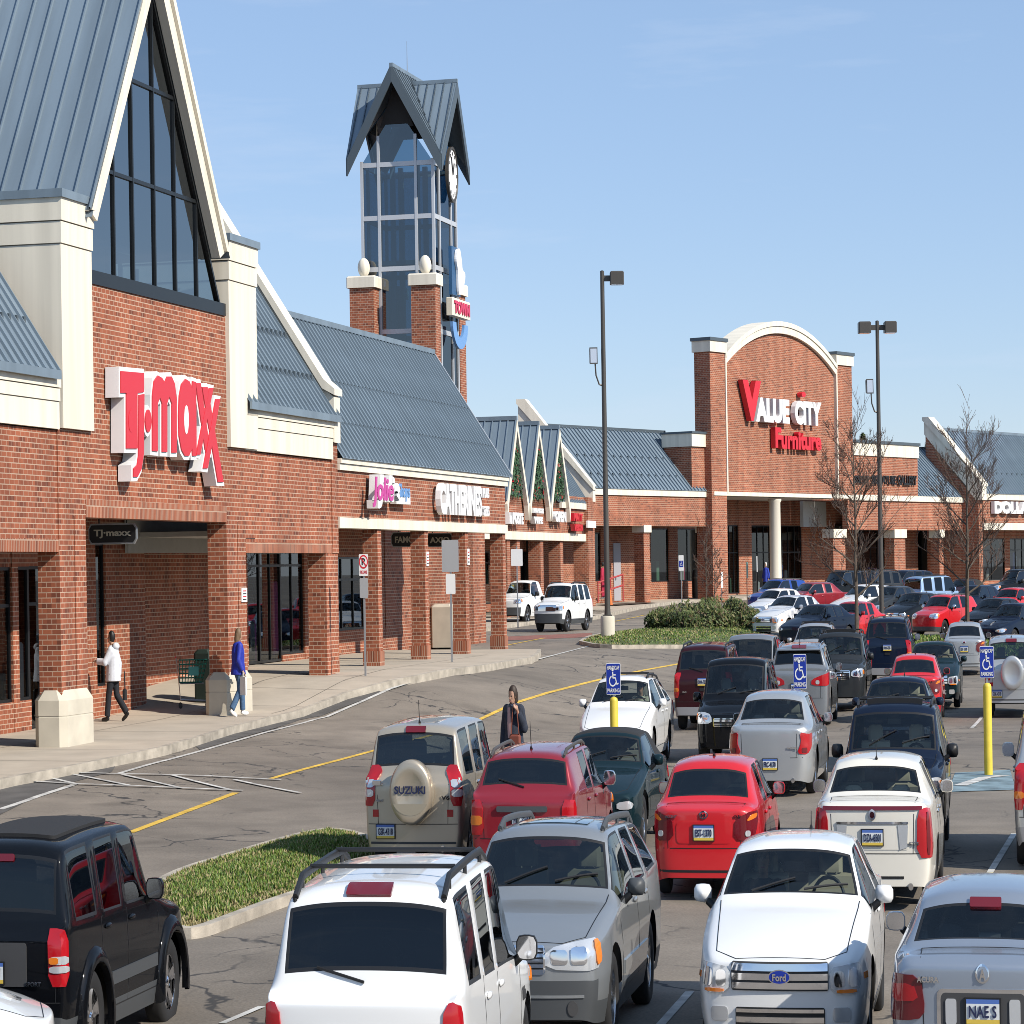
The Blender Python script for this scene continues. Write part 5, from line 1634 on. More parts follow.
# cream corner blocks
for (a, b, z0, z1, dq) in ((sBLa, sBLb, zBL0, zBL1, .12), (sBRa, sBRb, za(243, 448, Q - .12), za(245, 246, Q - .12), .12)):
    mb = MB(OJ)
    qa, qb = Q - dq, Q + 3.2
    H_ = z1 - z0
    mb.box(a, b, qa, qb, z0, z1 - .78, CREAM)
    mb.box(a - .03, b + .03, qa - .03, qb, z1 - .76, z1 - .40, CREAM)
    mb.box(a - .06, b + .06, qa - .06, qb, z1 - .38, z1, CREAM)
    mb.box(a + .02, b - .02, qa + .02, qb, z1 - .78, z1 - .38, KERB)
    mb.box(a - .12, b + .12, qa - .12, qb, z1, z1 + .14, ROOF)
    mb.build('corner_block', tj)
mb = MB(OJ); mb.box(sP2b - .3, sBRb - .01, Q + .003, Q + .5, zLw + .3, za(243, 448, Q - .12), BRICK); mb.build('block_base', tj)
# piers with concrete plinths
def pier(parent, org, s0, s1, q0, q1, z0, z1, mat=BRICK, plinth=None, soldier=0.0, split=None):
    mb = MB(org)
    if split:   # recessed joint down the front
        mb.box(s0, split - .03, q0, q1, z0, z1, mat); mb.box(split + .03, s1, q0 + .0, q1, z0, z1, mat); mb.box(split - .04, split + .04, q0 + .05, q1 - .05, z0, z1, mat)
    else:
        mb.box(s0, s1, q0, q1, z0, z1, mat)
    p = mb.build('pier', parent)
    if plinth:
        ph = plinth; c = .16; o = .14
        mb = MB(org)
        def ring(g, z): 
            a, b, cc, d = s0 - g, s1 + g, q0 - g, q1 + g
            return [(a + c, cc, z), (b - c, cc, z), (b, cc + c, z), (b, d - c, z), (b - c, d, z), (a + c, d, z), (a, d - c, z), (a, cc + c, z)]
        levels = [(o, z0 - .1), (o, z0 + ph * .52), (o - .012, z0 + ph * .525), (o - .012, z0 + ph * .545), (o, z0 + ph * .55), (o, z0 + ph * .82), (.02, z0 + ph)]
        vs = sum((ring(g, z) for g, z in levels), [])
        fs = [(k * 8 + i, k * 8 + (i + 1) % 8, k * 8 + 8 + (i + 1) % 8, k * 8 + 8 + i) for k in range(len(levels) - 1) for i in range(8)]
        fs.append(tuple(range(len(vs) - 8, len(vs))))
        mb.add(vs, fs, CONCP); mb.build('plinth', p)
    if soldier:
        mb = MB(org); mb.box(s0 - .04, s1 + .04, q0 - .04, q1 + .04, z0 - .02, z0 + soldier, BRICK_V); mb.build('pier_base', p)
    return p
def gwalk(s, q, W=A_w): return gz(*W(s, q)) + .15
z1_ = gwalk(sP1a + .7, Q + .3); z2_ = gwalk(sP2a, Q + .3); z3_ = gwalk(sE1 - .7, Q + .3)
pier(tj, OJ, sP1a, sP1b, Q, Q + P1d, z1_, zL, plinth=za(65, 690) - z1_, split=(sP1a + sP1b) / 2 + .1)
pier(tj, OJ, sP2a, sP2b, Q, Q + P1d, z2_, zL, plinth=za(230, 672) - z2_, split=(sP2a + sP2b) / 2 + .1)
pier(tj, OJ, sE1 - 1.25, sE1 - .02, Q + .03, Q + .66, z3_ - .1, zLw)
pier(tj, OJ, sW0 + 3, sW0 + 4.4, Q + .03, Q + .66, gwalk(sW0 + 3, Q), zLw)
# back wall of the arcade
def sb(x, y=620, q=QB): return s_A(x, q, y)
def backwall(parent, org, segs, q, zfun, ztop, depth=4.5, goods=True, W=A_w):
    for (kind, a, b, *r) in segs:
        zf = zfun((a + b) / 2)
        if kind == 'brick':
            mb = MB(org); mb.box(a, b, q, q + .3, zf - .3, ztop, BRICK); mb.build('shop_wall', parent)
        else:
            bulk, zt, nx, tr = r
            mb = MB(org)
            if bulk > 0:
                mb.box(a, b, q + .02, q + .3, zf - .3, zf + bulk, BRICK); mb.build('bulkhead', parent); mb = MB(org)
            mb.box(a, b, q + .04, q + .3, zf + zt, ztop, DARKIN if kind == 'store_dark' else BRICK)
            mb.build('shop_wall', parent)
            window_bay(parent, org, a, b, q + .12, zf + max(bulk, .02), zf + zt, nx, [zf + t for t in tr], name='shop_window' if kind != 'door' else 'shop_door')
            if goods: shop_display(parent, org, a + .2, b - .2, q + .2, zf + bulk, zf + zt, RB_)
    a, b = segs[0][1], segs[-1][2]
    mb = MB(org)
    zf = min(zfun(a), zfun(b)) - .2
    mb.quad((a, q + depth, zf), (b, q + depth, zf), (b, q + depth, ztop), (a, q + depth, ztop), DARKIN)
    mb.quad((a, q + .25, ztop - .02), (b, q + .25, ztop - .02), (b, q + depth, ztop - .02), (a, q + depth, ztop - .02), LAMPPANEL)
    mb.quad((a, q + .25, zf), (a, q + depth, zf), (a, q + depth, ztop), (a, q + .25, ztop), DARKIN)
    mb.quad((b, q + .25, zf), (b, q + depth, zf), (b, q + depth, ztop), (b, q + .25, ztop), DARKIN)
    mb.build('shop_interior', parent)
zf_ = lambda s: gwalk(s, QB - .5)
zt_ = lambda x, y: za(x, y, QB)
zc = zLw + .35
def zabove(x, y, s): return za(x, y, QB) - zf_(s)
sq_ = lambda x: s_A(x, QA, 620)
segs = [('store', sW0, sq_(-30), .55, 3.0, 4, (2.3,)), ('brick', sq_(-30), sq_(-14)), ('store', sq_(-14), sq_(13), .55, 3.0, 2, (2.3,)), ('brick', sq_(13), sq_(19)), ('store', sq_(19), sq_(31), .55, 3.0, 1, ()), ('door', sq_(31), sq_(50), 0, 3.0, 1, (2.3,)), ('brick', sq_(50), sq_(96.5)), ('store', sq_(96.5), sq_(106.5), .6, 3.4, 1, ()), ('brick', sq_(106.5), sq_(145.5))]
backwall(tj, OJ, segs, QA, zf_, zL + .3)
# deeper niche in the middle
mb = MB(OJ)
a, b = sq_(145.5), s_A(212, QN, 640) + 3.5
mb.box(a - .28, b, QN, QN + .3, zf_(a) - .3, zL + .3, BRICK); mb.box(a - .28, a + .003, QA + .3, QN + .01, zf_(a) - .3, zL + .3, BRICK); mb.build('niche_wall', tj)
mb = MB(OJ); mb.box(s_A(128, Q + 3.4, 540), b, Q + 3.4, Q + 3.5, za(160, 553, Q + 3.4), zL + .3, GREYSTUCCO); mb.build('soffit_panel', tj)
segs = [('brick', sb(243), sb(247)), ('door', sb(247), sb(262), 0, 2.75, 1, (2.35,)), ('door', sb(262), sb(283), 0, 2.75, 2, (2.35,)), ('store', sb(283), sb(305), .16, 2.75, 2, (2.35,)), ('brick', sb(305), sb(332))]
backwall(tj, OJ, segs, QB, zf_, zc)
# store shell so the block is solid from the side
mb = MB(OJ); mb.box(sW0, sE1 - .3, Q + 9, Q + 30, -.5, zLw + 2.2, BRICK); mb.build('rear_block', tj)

# ---------------------------------------------------------------- the lower shop row
sC1 = sa(505.5, 500)
ct, oc = frame_thing('shop_row', 'single storey brick shop row with long blue metal roof and cream fascia', 'shops', sE1, Q, ANG_A, A_w, 0.0)
mb = MB(oc)
zc0, zc1 = za(420, 522 + 10.5), za(420, 521)     # cream trim band
zf0, zf1 = za(420, 482), za(420, 470)
zf0, zf1 = za(345, 470.5), za(345, 459)
zc0, zc1 = za(345, 528), za(345, 517.5)
mb.box(sE1 + .003, sC1, Q + .02, Q + .5, zc1, zf0, BRICK); mb.box(sC1 - .4, sC1, Q + .5, Q + 12, zc1, zf0, BRICK)
mb.build('front_wall', ct)
mb = MB(oc); mb.box(sE1 + .003, sC1 + .06, Q - .06, Q + .6, zc0, zc1, CREAM); mb.build('trim_band', ct)
mb = MB(oc); mb.box(sE1 + .003, sC1 + .10, Q - .08, Q + .4, zf0, zf0 + (zf1 - zf0) * .55, CREAM); mb.box(sE1 + .003, sC1 + .14, Q - .14, Q + .4, zf0 + (zf1 - zf0) * .58, zf1, CREAM); mb.build('cornice', ct)
mb = MB(oc)
dep = 3.25; zrr = za(428, 352, Q + dep - .2)
pr = (zrr - zf1) / dep
mb.quad((sE1 + .01, Q - .2, zf1), (sC1 + .2, Q - .2, zf1), (sC1 + .2, Q - .2 + dep, zrr), (sE1 + .01, Q - .2 + dep, zrr), ROOF)
mb.quad((sE1 + .01, Q - .2 + dep, zrr), (sC1 + .2, Q - .2 + dep, zrr), (sC1 + .2, Q + 2 * dep, zf1), (sE1 + .01, Q + 2 * dep, zf1), ROOF)
seams(mb, sE1 + .2, sC1 + .15, (Q - .2, zf1), (Q - .2 + dep, zrr), 'x', .42, ROOF, .06, .045)
for rr in (.22, .52):
    k = sE1 + .3
    while k < sC1:
        qq = Q - .2 + dep * rr
        mb.box(k - .05, k + .05, qq, qq + .06, zf1 + dep * rr * pr, zf1 + dep * rr * pr + .12, ROOFD); k += .42
mb.box(sE1 + .01, sC1 + .2, Q - .3 + dep, Q - .1 + dep, zrr - .03, zrr + .10, ROOF)
mb.build('roof', ct)
mb = MB(oc); mb.prism([(Q + .0, zf1 - .1), (Q + dep - .2, zrr - .12), (Q + 2 * dep - .2, zf1 - .1)], 'x', sC1 - .2, sC1 + .08, CREAM)
mb.prism([(Q - .24, zf1 - .06), (Q - .24, zf1 + .06), (Q + dep - .2, zrr + .08), (Q + dep - .2, zrr - .08)], 'x', sC1 + .2, sC1 + .26, WHITEM); mb.build('gable_end', ct)
for x in (374.5, 421.5, 462, 499.5):
    s0 = sa(x + 4.6, 600); zz = gwalk(s0, Q + .2)
    pier(ct, oc, s0 - .02, s0 + .42, Q + .02, Q + .56, zz, zc0, soldier=.34)
segs = [('store', sb(332), sb(367), .62, 2.55, 3, (1.95,)), ('brick', sb(367), sb(385)), ('store', sb(385), sb(412), .62, 2.55, 3, (1.95,)), ('brick', sb(412), sb(447)), ('store', sb(447), sb(462), .05, 2.5, 2, (2.0,)), ('brick', sb(462), sb(474)), ('door', sb(474), sb(486), 0, 2.5, 2, (2.0,)), ('brick', sb(486), sC1 - .3)]
backwall(ct, oc, segs, QB, zf_, zc0 + .3)
mb = MB(oc); mb.box(sE1 + .01, sC1 - .01, Q + .5, QB, zc0 + .28, zc0 + .36, GREYSTUCCO); mb.build('arcade_ceiling', ct)
mb = MB(oc); mb.box(sE1, sC1 - .5, Q + 8, Q + 28, -.2, zf0, BRICK); mb.build('rear_block', ct)
# concrete planter base at the far corner
mb = MB(oc); s0 = sb(430); mb.bbox(s0, s0 + 2.6, QB - 1.0, QB - .02, zf_(s0) - .1, zf_(s0) + 1.15, CONCP, .08); mb.build('planter_base', ct)

# ---------------------------------------------------------------- clock tower
QT = 40.5
sT0 = s_A(433.5, QT, 215); wT = 4.3
YT = Y_A(sT0, QT)
def zt(x, y, q=QT, dY=0): return zat(x, y, YT + dY)
tw, ot = frame_thing('clock_tower', 'slender glass clock tower with steep cross gabled metal roof and brick corner piers', 'tower', sT0, QT, ANG_A, A_w, 0.0)
sT1 = sT0 + wT
qT1 = QT + 4.0
zTop = zt(433, 158)
zAp = zt(392, 70, dY=.5)
levels = [zt(433.5, y) for y in (267, 215.5, 162)]
mb = MB(ot)
P0 = .15
def post(s, q, z0, z1): mb.box(s - P0 / 2, s + P0 / 2, q - P0 / 2, q + P0 / 2, z0, z1, WHITEM)
for s in (sT0, sT0 + wT * .24, sT0 + wT * .76, sT1):
    post(s, QT, 0.5, zTop + (.6 if s not in (sT0, sT1) else 0)); post(s, qT1, .5, zTop)
for q in (QT + (qT1 - QT) * .24, QT + (qT1 - QT) * .76):
    post(sT0, q, .5, zTop + .9); post(sT1, q, .5, zTop)
for z in levels + [zt(433, 330), zt(433, 400)]:
    for (a, b, c, d) in ((sT0, sT1, QT - .06, QT + .06), (sT0, sT1, qT1 - .06, qT1 + .06), (sT0 - .06, sT0 + .06, QT, qT1), (sT1 - .06, sT1 + .06, QT, qT1)):
        mb.box(a, b, c, d, z - .085, z + .085, WHITEM)
mb.build('glazing_frame', tw)
TGLASS = glass_mat('tower_glass', (.10, .20, .28), .85, ior=1.6, base=.16)
mb = MB(ot)
zg = zt(433, 122); cs, cq = (sT0 + sT1) / 2, (QT + qT1) / 2
mb.add([(sT0, QT, 1), (sT0, qT1, 1), (sT0, qT1, zTop - .1), (sT0, cq + .62, zg), (sT0, cq - .62, zg), (sT0, QT, zTop - .1)], [(0, 1, 2, 3, 4, 5)], TGLASS)
mb.add([(sT0, QT, 1), (sT1, QT, 1), (sT1, QT, zTop - .1), (cs + .7, QT, zg), (cs - .7, QT, zg), (sT0, QT, zTop - .1)], [(0, 1, 2, 3, 4, 5)], TGLASS)
mb.quad((sT1, QT, 1), (sT1, qT1, 1), (sT1, qT1, zTop), (sT1, QT, zTop), TGLASS); mb.quad((sT0, qT1, 1), (sT1, qT1, 1), (sT1, qT1, zTop), (sT0, qT1, zTop), TGLASS)
mb.build('glazing', tw)
mb = MB(ot)
for s in (sT0 + 1.4, sT1 - 1.4):
    for q in (QT + 1.3, qT1 - 1.3): mb.box(s - .12, s + .12, q - .12, q + .12, 1, zTop, WHITEM)
mb.box(sT0 + .4, sT1 - .4, QT + .4, qT1 - .4, zt(433, 262), zt(433, 258), GREYSTUCCO)
mb.build('inner_frame', tw)
# cross gable roof: each slope kept only where it lies above the other ridge's slopes
ovr = .85; half_q = 2.62; half_s = 2.75
ze = zt(392, 160); zA2 = zAp - .35
m1 = (zAp - ze) / half_q; m2 = (zA2 - ze) / half_s; dz_ = zAp - zA2
mb = MB(ot)
def rplane(pts):
    mb.add(pts, [tuple(range(len(pts)))], ROOFD); mb.add([(p[0], p[1], p[2] + .10) for p in pts], [tuple(range(len(pts)))], ROOF)
es, eq = wT / 2 + ovr, (qT1 - QT) / 2 + ovr
for a in (-1, 1):
    for b in (-1, 1):
        S_ = lambda d: cs + a * d
        Q_ = lambda d: cq + b * d
        # ridge along s, slope toward b*q ; inner edge where both slopes meet
        i0 = 0.0; i1 = (half_q * m1 - dz_) / m2
        rplane([(S_(i0), Q_(0), zAp), (S_(es), Q_(0), zAp), (S_(max(es - .15, i1)), Q_(half_q), ze), (S_(i1), Q_(half_q), ze)])
        for k in range(6):
            d = es * (k + .5) / 6; t = min(half_q, (dz_ + d * m2) / m1)
            seams(mb, S_(d), S_(d), (Q_(t), zAp - t * m1 + .1), (Q_(0), zAp + .1), 'x', 1, ROOF, .05, .05)
        j0 = dz_ / m1; j1 = (half_s * m2 + dz_) / m1
        rplane([(S_(0), Q_(j0), zA2), (S_(0), Q_(eq), zA2), (S_(half_s), Q_(max(eq - .15, j1)), ze), (S_(half_s), Q_(min(j1, half_q)), ze)])
        for k in range(6):
            d = eq * (k + .5) / 6; t = max(0, min(half_s, (d * m1 - dz_) / m2))
            if t > .2: seams(mb, Q_(d), Q_(d), (S_(t), zA2 - t * m2 + .1), (S_(0), zA2 + .1), 'y', 1, ROOF, .05, .05)
mb.box(cs - es, cs + es, cq - .1, cq + .1, zAp + .02, zAp + .16, ROOF); mb.box(cs - .1, cs + .1, cq - eq, cq + eq, zA2 + .02, zA2 + .16, ROOF)
mb.build('cross_gable_roof', tw)
mb = MB(ot)
fh = .50
for a in (-1, 1):
    for b in (-1, 1):
        x0, x1 = cs + a * es, cs + a * (es - .15)
        P = [(x0, cq, zAp + .12), (x0, cq, zAp - fh), (x1, cq + b * half_q, ze - fh), (x1, cq + b * half_q, ze + .12)]
        mb.add(P + [(p[0] - a * .1, p[1], p[2]) for p in P], [(0, 1, 2, 3), (4, 7, 6, 5), (1, 5, 6, 2), (2, 6, 7, 3)], ROOFD)
        y0, y1 = cq + b * eq, cq + b * (eq - .15)
        P = [(cs, y0, zA2 + .12), (cs, y0, zA2 - fh), (cs + a * half_s, y1, ze - fh), (cs + a * half_s, y1, ze + .12)]
        mb.add(P + [(p[0], p[1] - b * .1, p[2]) for p in P], [(0, 1, 2, 3), (4, 7, 6, 5), (1, 5, 6, 2), (2, 6, 7, 3)], ROOFD)
mb.build('gable_fascia', tw)
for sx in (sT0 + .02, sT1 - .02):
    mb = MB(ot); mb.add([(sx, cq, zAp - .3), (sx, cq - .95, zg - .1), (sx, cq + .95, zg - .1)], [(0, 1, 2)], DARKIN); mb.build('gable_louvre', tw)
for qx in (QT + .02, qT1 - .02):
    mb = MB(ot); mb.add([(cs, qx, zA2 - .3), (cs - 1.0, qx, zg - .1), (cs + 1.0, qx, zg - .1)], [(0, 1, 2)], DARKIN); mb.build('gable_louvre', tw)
mb = MB(ot); mb.tube([(cs, cq, zAp), (cs, cq, zAp + 1.3)], [.03, .01], STEEL, 5); mb.build('lightning_rod', tw)
for (s, q, w_, d_) in ((sT0 - 1.1, QT - .35, .95, 1.35), (sT0 - 1.1, QT + 3.1, .95, 1.35), (sT0 + 4.6, QT - .06, 1.2, 1.35), (sT0 + 4.6, QT + 3.4, 1.2, 1.35)):
    zp = zt(422, 287)
    mb = MB(ot); mb.box(s, s + w_, q, q + d_, .5, zp, BRICK); mb.build('corner_pier', tw)
    mb = MB(ot); mb.bbox(s - .14, s + w_ + .14, q - .14, q + d_ + .14, zp, zp + .42, CREAM, .05); mb.build('stone_cap', tw)
    mb = MB(ot); mb.ellip((s + w_ / 2, q + d_ / 2, zp + .42 + .33), (.33, .33, .35), CREAM, 16, 10); mb.build('stone_ball', tw, True)
zk = zt(447, 168)
mb = MB(ot); kx = cs + .5
mb.lathe([(.9, -.06), (.92, -.1), (1.02, -.08), (1.02, .08)], POLE, 28, 'y', (kx, QT - .3, zk), cap=False); ck = mb.build('clock', tw, True)
mb = MB(ot); mb.lathe([(.9, .0), (.001, -.005)], WHITE, 28, 'y', (kx, QT - .34, zk)); mb.build('clock_face', ck)
mb = MB(ot)
for k in range(12):
    a = 2 * PI * k / 12; mb.box(kx + .76 * math.sin(a) - .03, kx + .76 * math.sin(a) + .03, QT - .37, QT - .35, zk + .76 * math.cos(a) - .06, zk + .76 * math.cos(a) + .06, BLACK)
mb.tube([(kx, QT - .37, zk), (kx + .25, QT - .37, zk + .42)], .035, BLACK, 5); mb.tube([(kx, QT - .38, zk), (kx - .3, QT - .38, zk + .62)], .028, BLACK, 5)
mb.build('clock_hands', ck)

# ---------------------------------------------------------------- second shop group
def s2(x, y=556): return s_A(x, Q2, y)
def z2(x, y): return z_A(x, y, Q2)
sD0 = 128.0; sD1 = s2(591.5, 560)
gz2 = gwalk(s2(570), Q2)
dg_, od = frame_thing('dormer_shops', 'brick shops under three steep blue dormer gables with green garlands', 'shops', s2(560), Q2, ANG_A, A_w, 0.0)
zd0, zd1 = z2(570, 541), z2(570, 533.5)
zw1 = z2(560, 495)
mb = MB(od); mb.box(sD0, sD1, Q2 + .02, Q2 + .5, zd1, zw1, BRICK); mb.build('front_wall', dg_)
mb = MB(od); mb.box(sD0, s2(586), Q2 - .1, Q2 + .6, zd0, zd1, CREAM); mb.build('trim_band', dg_)
for (xa, xb) in ((540, 556), (578.5, 592)):
    pass
for x in (507, 517, 540.5, 560.5):
    s0 = s2(x, 570); pier(dg_, od, s0 + .25, s0 + 1.0, Q2 + .05, Q2 + .85, gz2 - .2, zd0)
pier(dg_, od, s2(585), sD1, Q2 - .25, Q2 + .8, gz2 - .2, zw1)
QB2 = Q2 + 4.5
s3 = lambda x: s_A(x, QB2, 580)
zz2 = lambda s: gz2
segs = [('store', sD0, s3(500), .3, 2.6, 8, (2.1,)), ('brick', s3(500), s3(505)), ('door', s3(505), s3(512), 0, 2.6, 2, (2.1,)), ('brick', s3(512), s3(520)), ('store', s3(520), s3(533), .05, 2.6, 4, (2.1,)), ('brick', s3(533), s3(570)), ('store', s3(570), s3(575), .1, 2.6, 1, ()), ('brick', s3(575), sD1 + 1)]
backwall(dg_, od, segs, QB2, zz2, zd0 + .4)
mb = MB(od); mb.box(sD0, sD1, Q2 + .5, QB2, zd0 + .38, zd0 + .46, GREYSTUCCO); mb.build('arcade_ceiling', dg_)
mb = MB(od); mb.box(sD0, sD1 - .4, Q2 + 9, Q2 + 24, 0, zw1 + 1.5, BRICK); mb.build('rear_block', dg_)
GARL = [pmat('garland_green', (.02, .07, .03), .7), pmat('garland_light', (.05, .12, .05), .7), REDP]
vz = z2(533, 497)
wg = s2(543.5) - s2(522.5)
apx = [s2(511.5, 420), s2(533.8, 424), s2(554.5, 428)]
rg = random.Random(11)
for i, sc in enumerate(apx):
    zap2 = z2((511.5, 533.8, 554.5)[i], (419, 424, 428)[i])
    h = wg / 2
    zlo = z2(522.5, 503)
    # roof of the dormer
    mb = MB(od)
    for sg in (-1, 1):
        mb.add([(sc, Q2 - .35, zap2), (sc, Q2 + 4.2, zap2), (sc + sg * h, Q2 + 4.2, zlo), (sc + sg * h, Q2 - .35, zlo)], [(0, 1, 2, 3)], ROOF)
        seams(mb, Q2 - .3, Q2 + 4.1, (sc + sg * h, zlo), (sc, zap2), 'y', .5, ROOF, .06, .06)
    mb.box(sc - .12, sc + .12, Q2 - .35, Q2 + 4.2, zap2 - .05, zap2 + .12, ROOF)
    d = mb.build('dormer_roof', dg_)
    mb = MB(od)
    gsl = (zap2 - zlo) / h
    for sg in (-1, 1):
        mb.prism([(sc, zap2 - .05), (sc + sg * h, zlo - .1), (sc + sg * (h - .16), zlo - .7), (sc + sg * (h - .40), zlo - .1), (sc, zap2 - .05 - .42 * gsl * .8)], 'y', Q2 - .37, Q2 - .1, CREAM)
    mb.build('bargeboard', dg_)
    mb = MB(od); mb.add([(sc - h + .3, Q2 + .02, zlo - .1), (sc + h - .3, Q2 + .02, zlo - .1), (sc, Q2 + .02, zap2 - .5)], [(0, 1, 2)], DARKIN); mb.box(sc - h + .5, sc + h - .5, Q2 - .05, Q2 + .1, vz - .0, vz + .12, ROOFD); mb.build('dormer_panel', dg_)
    # evergreen garland hanging in the panel
    mb = MB(od)
    for k in range(420):
        t = rg.random(); zz = zlo + .2 + t * (zap2 - zlo) * .62
        ww = h * (1 - (zz - zlo) / (zap2 - zlo)) * .62
        x = sc + rg.uniform(-ww, ww); q = Q2 - rg.uniform(.05, .3)
        m = GARL[0] if rg.random() < .6 else (GARL[1] if rg.random() < .9 else GARL[2])
        r = rg.uniform(.06, .15); a = rg.uniform(0, PI)
        mb.add([(x - r * math.cos(a), q, zz - r * math.sin(a)), (x + r * math.sin(a) * .4, q - .08, zz - .02), (x + r * math.cos(a), q, zz + r * math.sin(a)), (x - r * math.sin(a) * .4, q - .03, zz + .06)], [(0, 1, 2, 3)], m)
    o = mb.build('holiday_garland'); o.parent = None
    X_, Y_ = A_w(od[0], od[1]); o.location = (X_, Y_, 0); o.rotation_euler = (0, 0, ANG_A)
    snake_props(o, ('green garland in the %s dormer gable' % ('nearest left', 'middle', 'right hand')[i]), 'garland', 'garlands hung in the dormer gables')
# low roof at the right and the long rake parapet
zl0 = z2(575, 503); zl1 = z2(575, 509)
mb = MB(od); a, b = s2(559), s2(588)
mb.quad((a - .5, Q2 - .1, zl0), (b, Q2 - .1, zl0), (b, Q2 + 3.0, zl0 + 3.3), (a - .5, Q2 + 3.0, zl0 + 3.3), ROOF); seams(mb, a - .5, b, (Q2 - .1, zl0), (Q2 + 3.0, zl0 + 3.3), 'x', .45, ROOF, .06, .05)
mb.build('low_roof', dg_)
mb = MB(od); mb.box(a + .4, s2(586), Q2 - .16, Q2 + .3, zl1, zl0, CREAM); mb.build('low_cornice', dg_)
zr_ = z2(592, 490)
q2e = Q2 + 4.4
zr2_ = z_A(545, 408, q2e)
mb = MB(od)
mb.prism([(Q2 - .3, zr_ - .55), (Q2 - .3, zr_), (q2e, zr2_), (q2e + .5, zr2_), (q2e + .5, zr2_ - .9), (Q2 + .3, zr_ - .55)], 'x', sD1 - .5, sD1 + .2, CREAM)
mb.prism([(Q2 - .36, zr_ - .02), (Q2 - .36, zr_ + .18), (q2e - .02, zr2_ + .2), (q2e + .6, zr2_ + .2), (q2e + .6, zr2_)], 'x', sD1 - .62, sD1 + .32, CREAM)
mb.build('rake_parapet', dg_)
mb = MB(od); mb.prism([(Q2 + .1, zw1 - .5), (Q2 + .1, zr_ - .5), (q2e, zr2_ - .5), (q2e + .4, zr2_ - .6), (q2e + .4, zw1 - .5)], 'x', sD1 - .45, sD1 - .02, BRICK); mb.build('rake_wall', dg_)

# ---------------------------------------------------------------- furniture store (turned to the right)
def sv(x, y=500, q=0): return s_V(x, q, y)
def zv(x, y, q=0): return z_V(x, y, q)
gv = gz(*V_w(18, 0)) + .15
fv, ofv = frame_thing('furniture_store', 'large brick store with rounded cream topped arch front and round white column', 'store', sv(770), 0, ANG_V, V_w, 0.0)
t0, t1 = zv(720, 497.5), zv(720, 491.5)
sv0 = .05; s692, s707, s720, s832, s848 = sv(692.5), sv(707), sv(720.5), sv(832), sv(847.5)
tq = 2.3     # tower stands forward of the low wall by this
QF = 0.0
# low wall left
zlo_ = zv(650, 526)
mb = MB(ofv); mb.box(sv0, s707, QF + .03, QF + .5, zlo_, t0, BRICK); mb.build('low_wall', fv)
mb = MB(ofv); mb.box(sv0, s707 - .02, QF - .08, QF + .4, t0, t1, CREAM); mb.build('trim_band', fv)
mb = MB(ofv)
hr = zv(640, 431, 3.4)
mb.quad((sv0, QF - .15, t1), (s707, QF - .15, t1), (s707, QF + 3.6, hr), (sv0, QF + 3.6, hr), ROOF); seams(mb, sv0, s707, (QF - .15, t1), (QF + 3.6, hr), 'x', .45, ROOF, .07, .05)
for rr in (.2, .5):
    k = sv0 + .2
    while k < s707:
        mb.box(k - .06, k + .06, QF - .15 + 3.75 * rr, QF - .05 + 3.75 * rr, t1 + (hr - t1) * rr, t1 + (hr - t1) * rr + .16, ROOFD); k += .9
mb.box(sv0, s707, QF + 3.5, QF + 3.7, hr - .05, hr + .1, ROOFD)
mb.build('roof', fv)
mb = MB(ofv); mb.box(s692 + .02, s707 + .02, QF + .04, QF + 2.4, t1, zv(705, 447), BRICK); mb.build('return_wall', fv)
mb = MB(ofv); mb.box(s692 - .12, s707 + .02, QF - .1, QF + 2.5, zv(705, 447), zv(705, 434), CREAM); mb.box(s692 - .2, s707 + .02, QF - .18, QF + 2.6, zv(705, 434), zv(705, 432), ROOFD); mb.build('parapet_cap', fv)
# tower block
zTW = zv(714, 353); zTWc = zv(714, 342)
qb = -.55
for (a, b) in ((s707 - .2, s720), (s832, s848)):
    mb = MB(ofv); mb.box(a, b, qb, qb + 1.35, (t1 if a > s720 else gv - .2), zTW, BRICK); mb.build('pylon', fv)
    mb = MB(ofv); mb.box(a - .12, b + .12, qb - .12, qb + 1.47, zTW, zTWc, CREAM); mb.box(a - .2, b + .2, qb - .2, qb + 1.55, zTWc, zTWc + .16, ROOFD); mb.build('pylon_cap', fv)
ca = (s720 + s832) / 2; ra = (s832 - s720) / 2
zsp = zv(726, 365) ; zcr = zv(775, 334)
def arch(r_s, zs0, zt_, n=28):
    out = []
    hh = zt_ - zs0; R = (r_s * r_s + hh * hh) / (2 * hh); zc_ = zt_ - R; a0 = math.asin(min(1, r_s / R))
    for k in range(n + 1):
        a = -a0 + 2 * a0 * k / n
        out.append((ca + R * math.sin(a), zc_ + R * math.cos(a)))
    return out
inner = arch(ra - .08, zsp, zcr)
mb = MB(ofv); mb.prism([(s720 - .02, t1)] + [(s720 - .02, zsp)] + inner + [(s832 + .02, zsp), (s832 + .02, t1)], 'y', qb + .18, qb + .7, BRICK); mb.build('arch_wall', fv)
outer = arch(ra - .0, zsp + .5, zcr + .60)
mb = MB(ofv)
nA = len(inner)
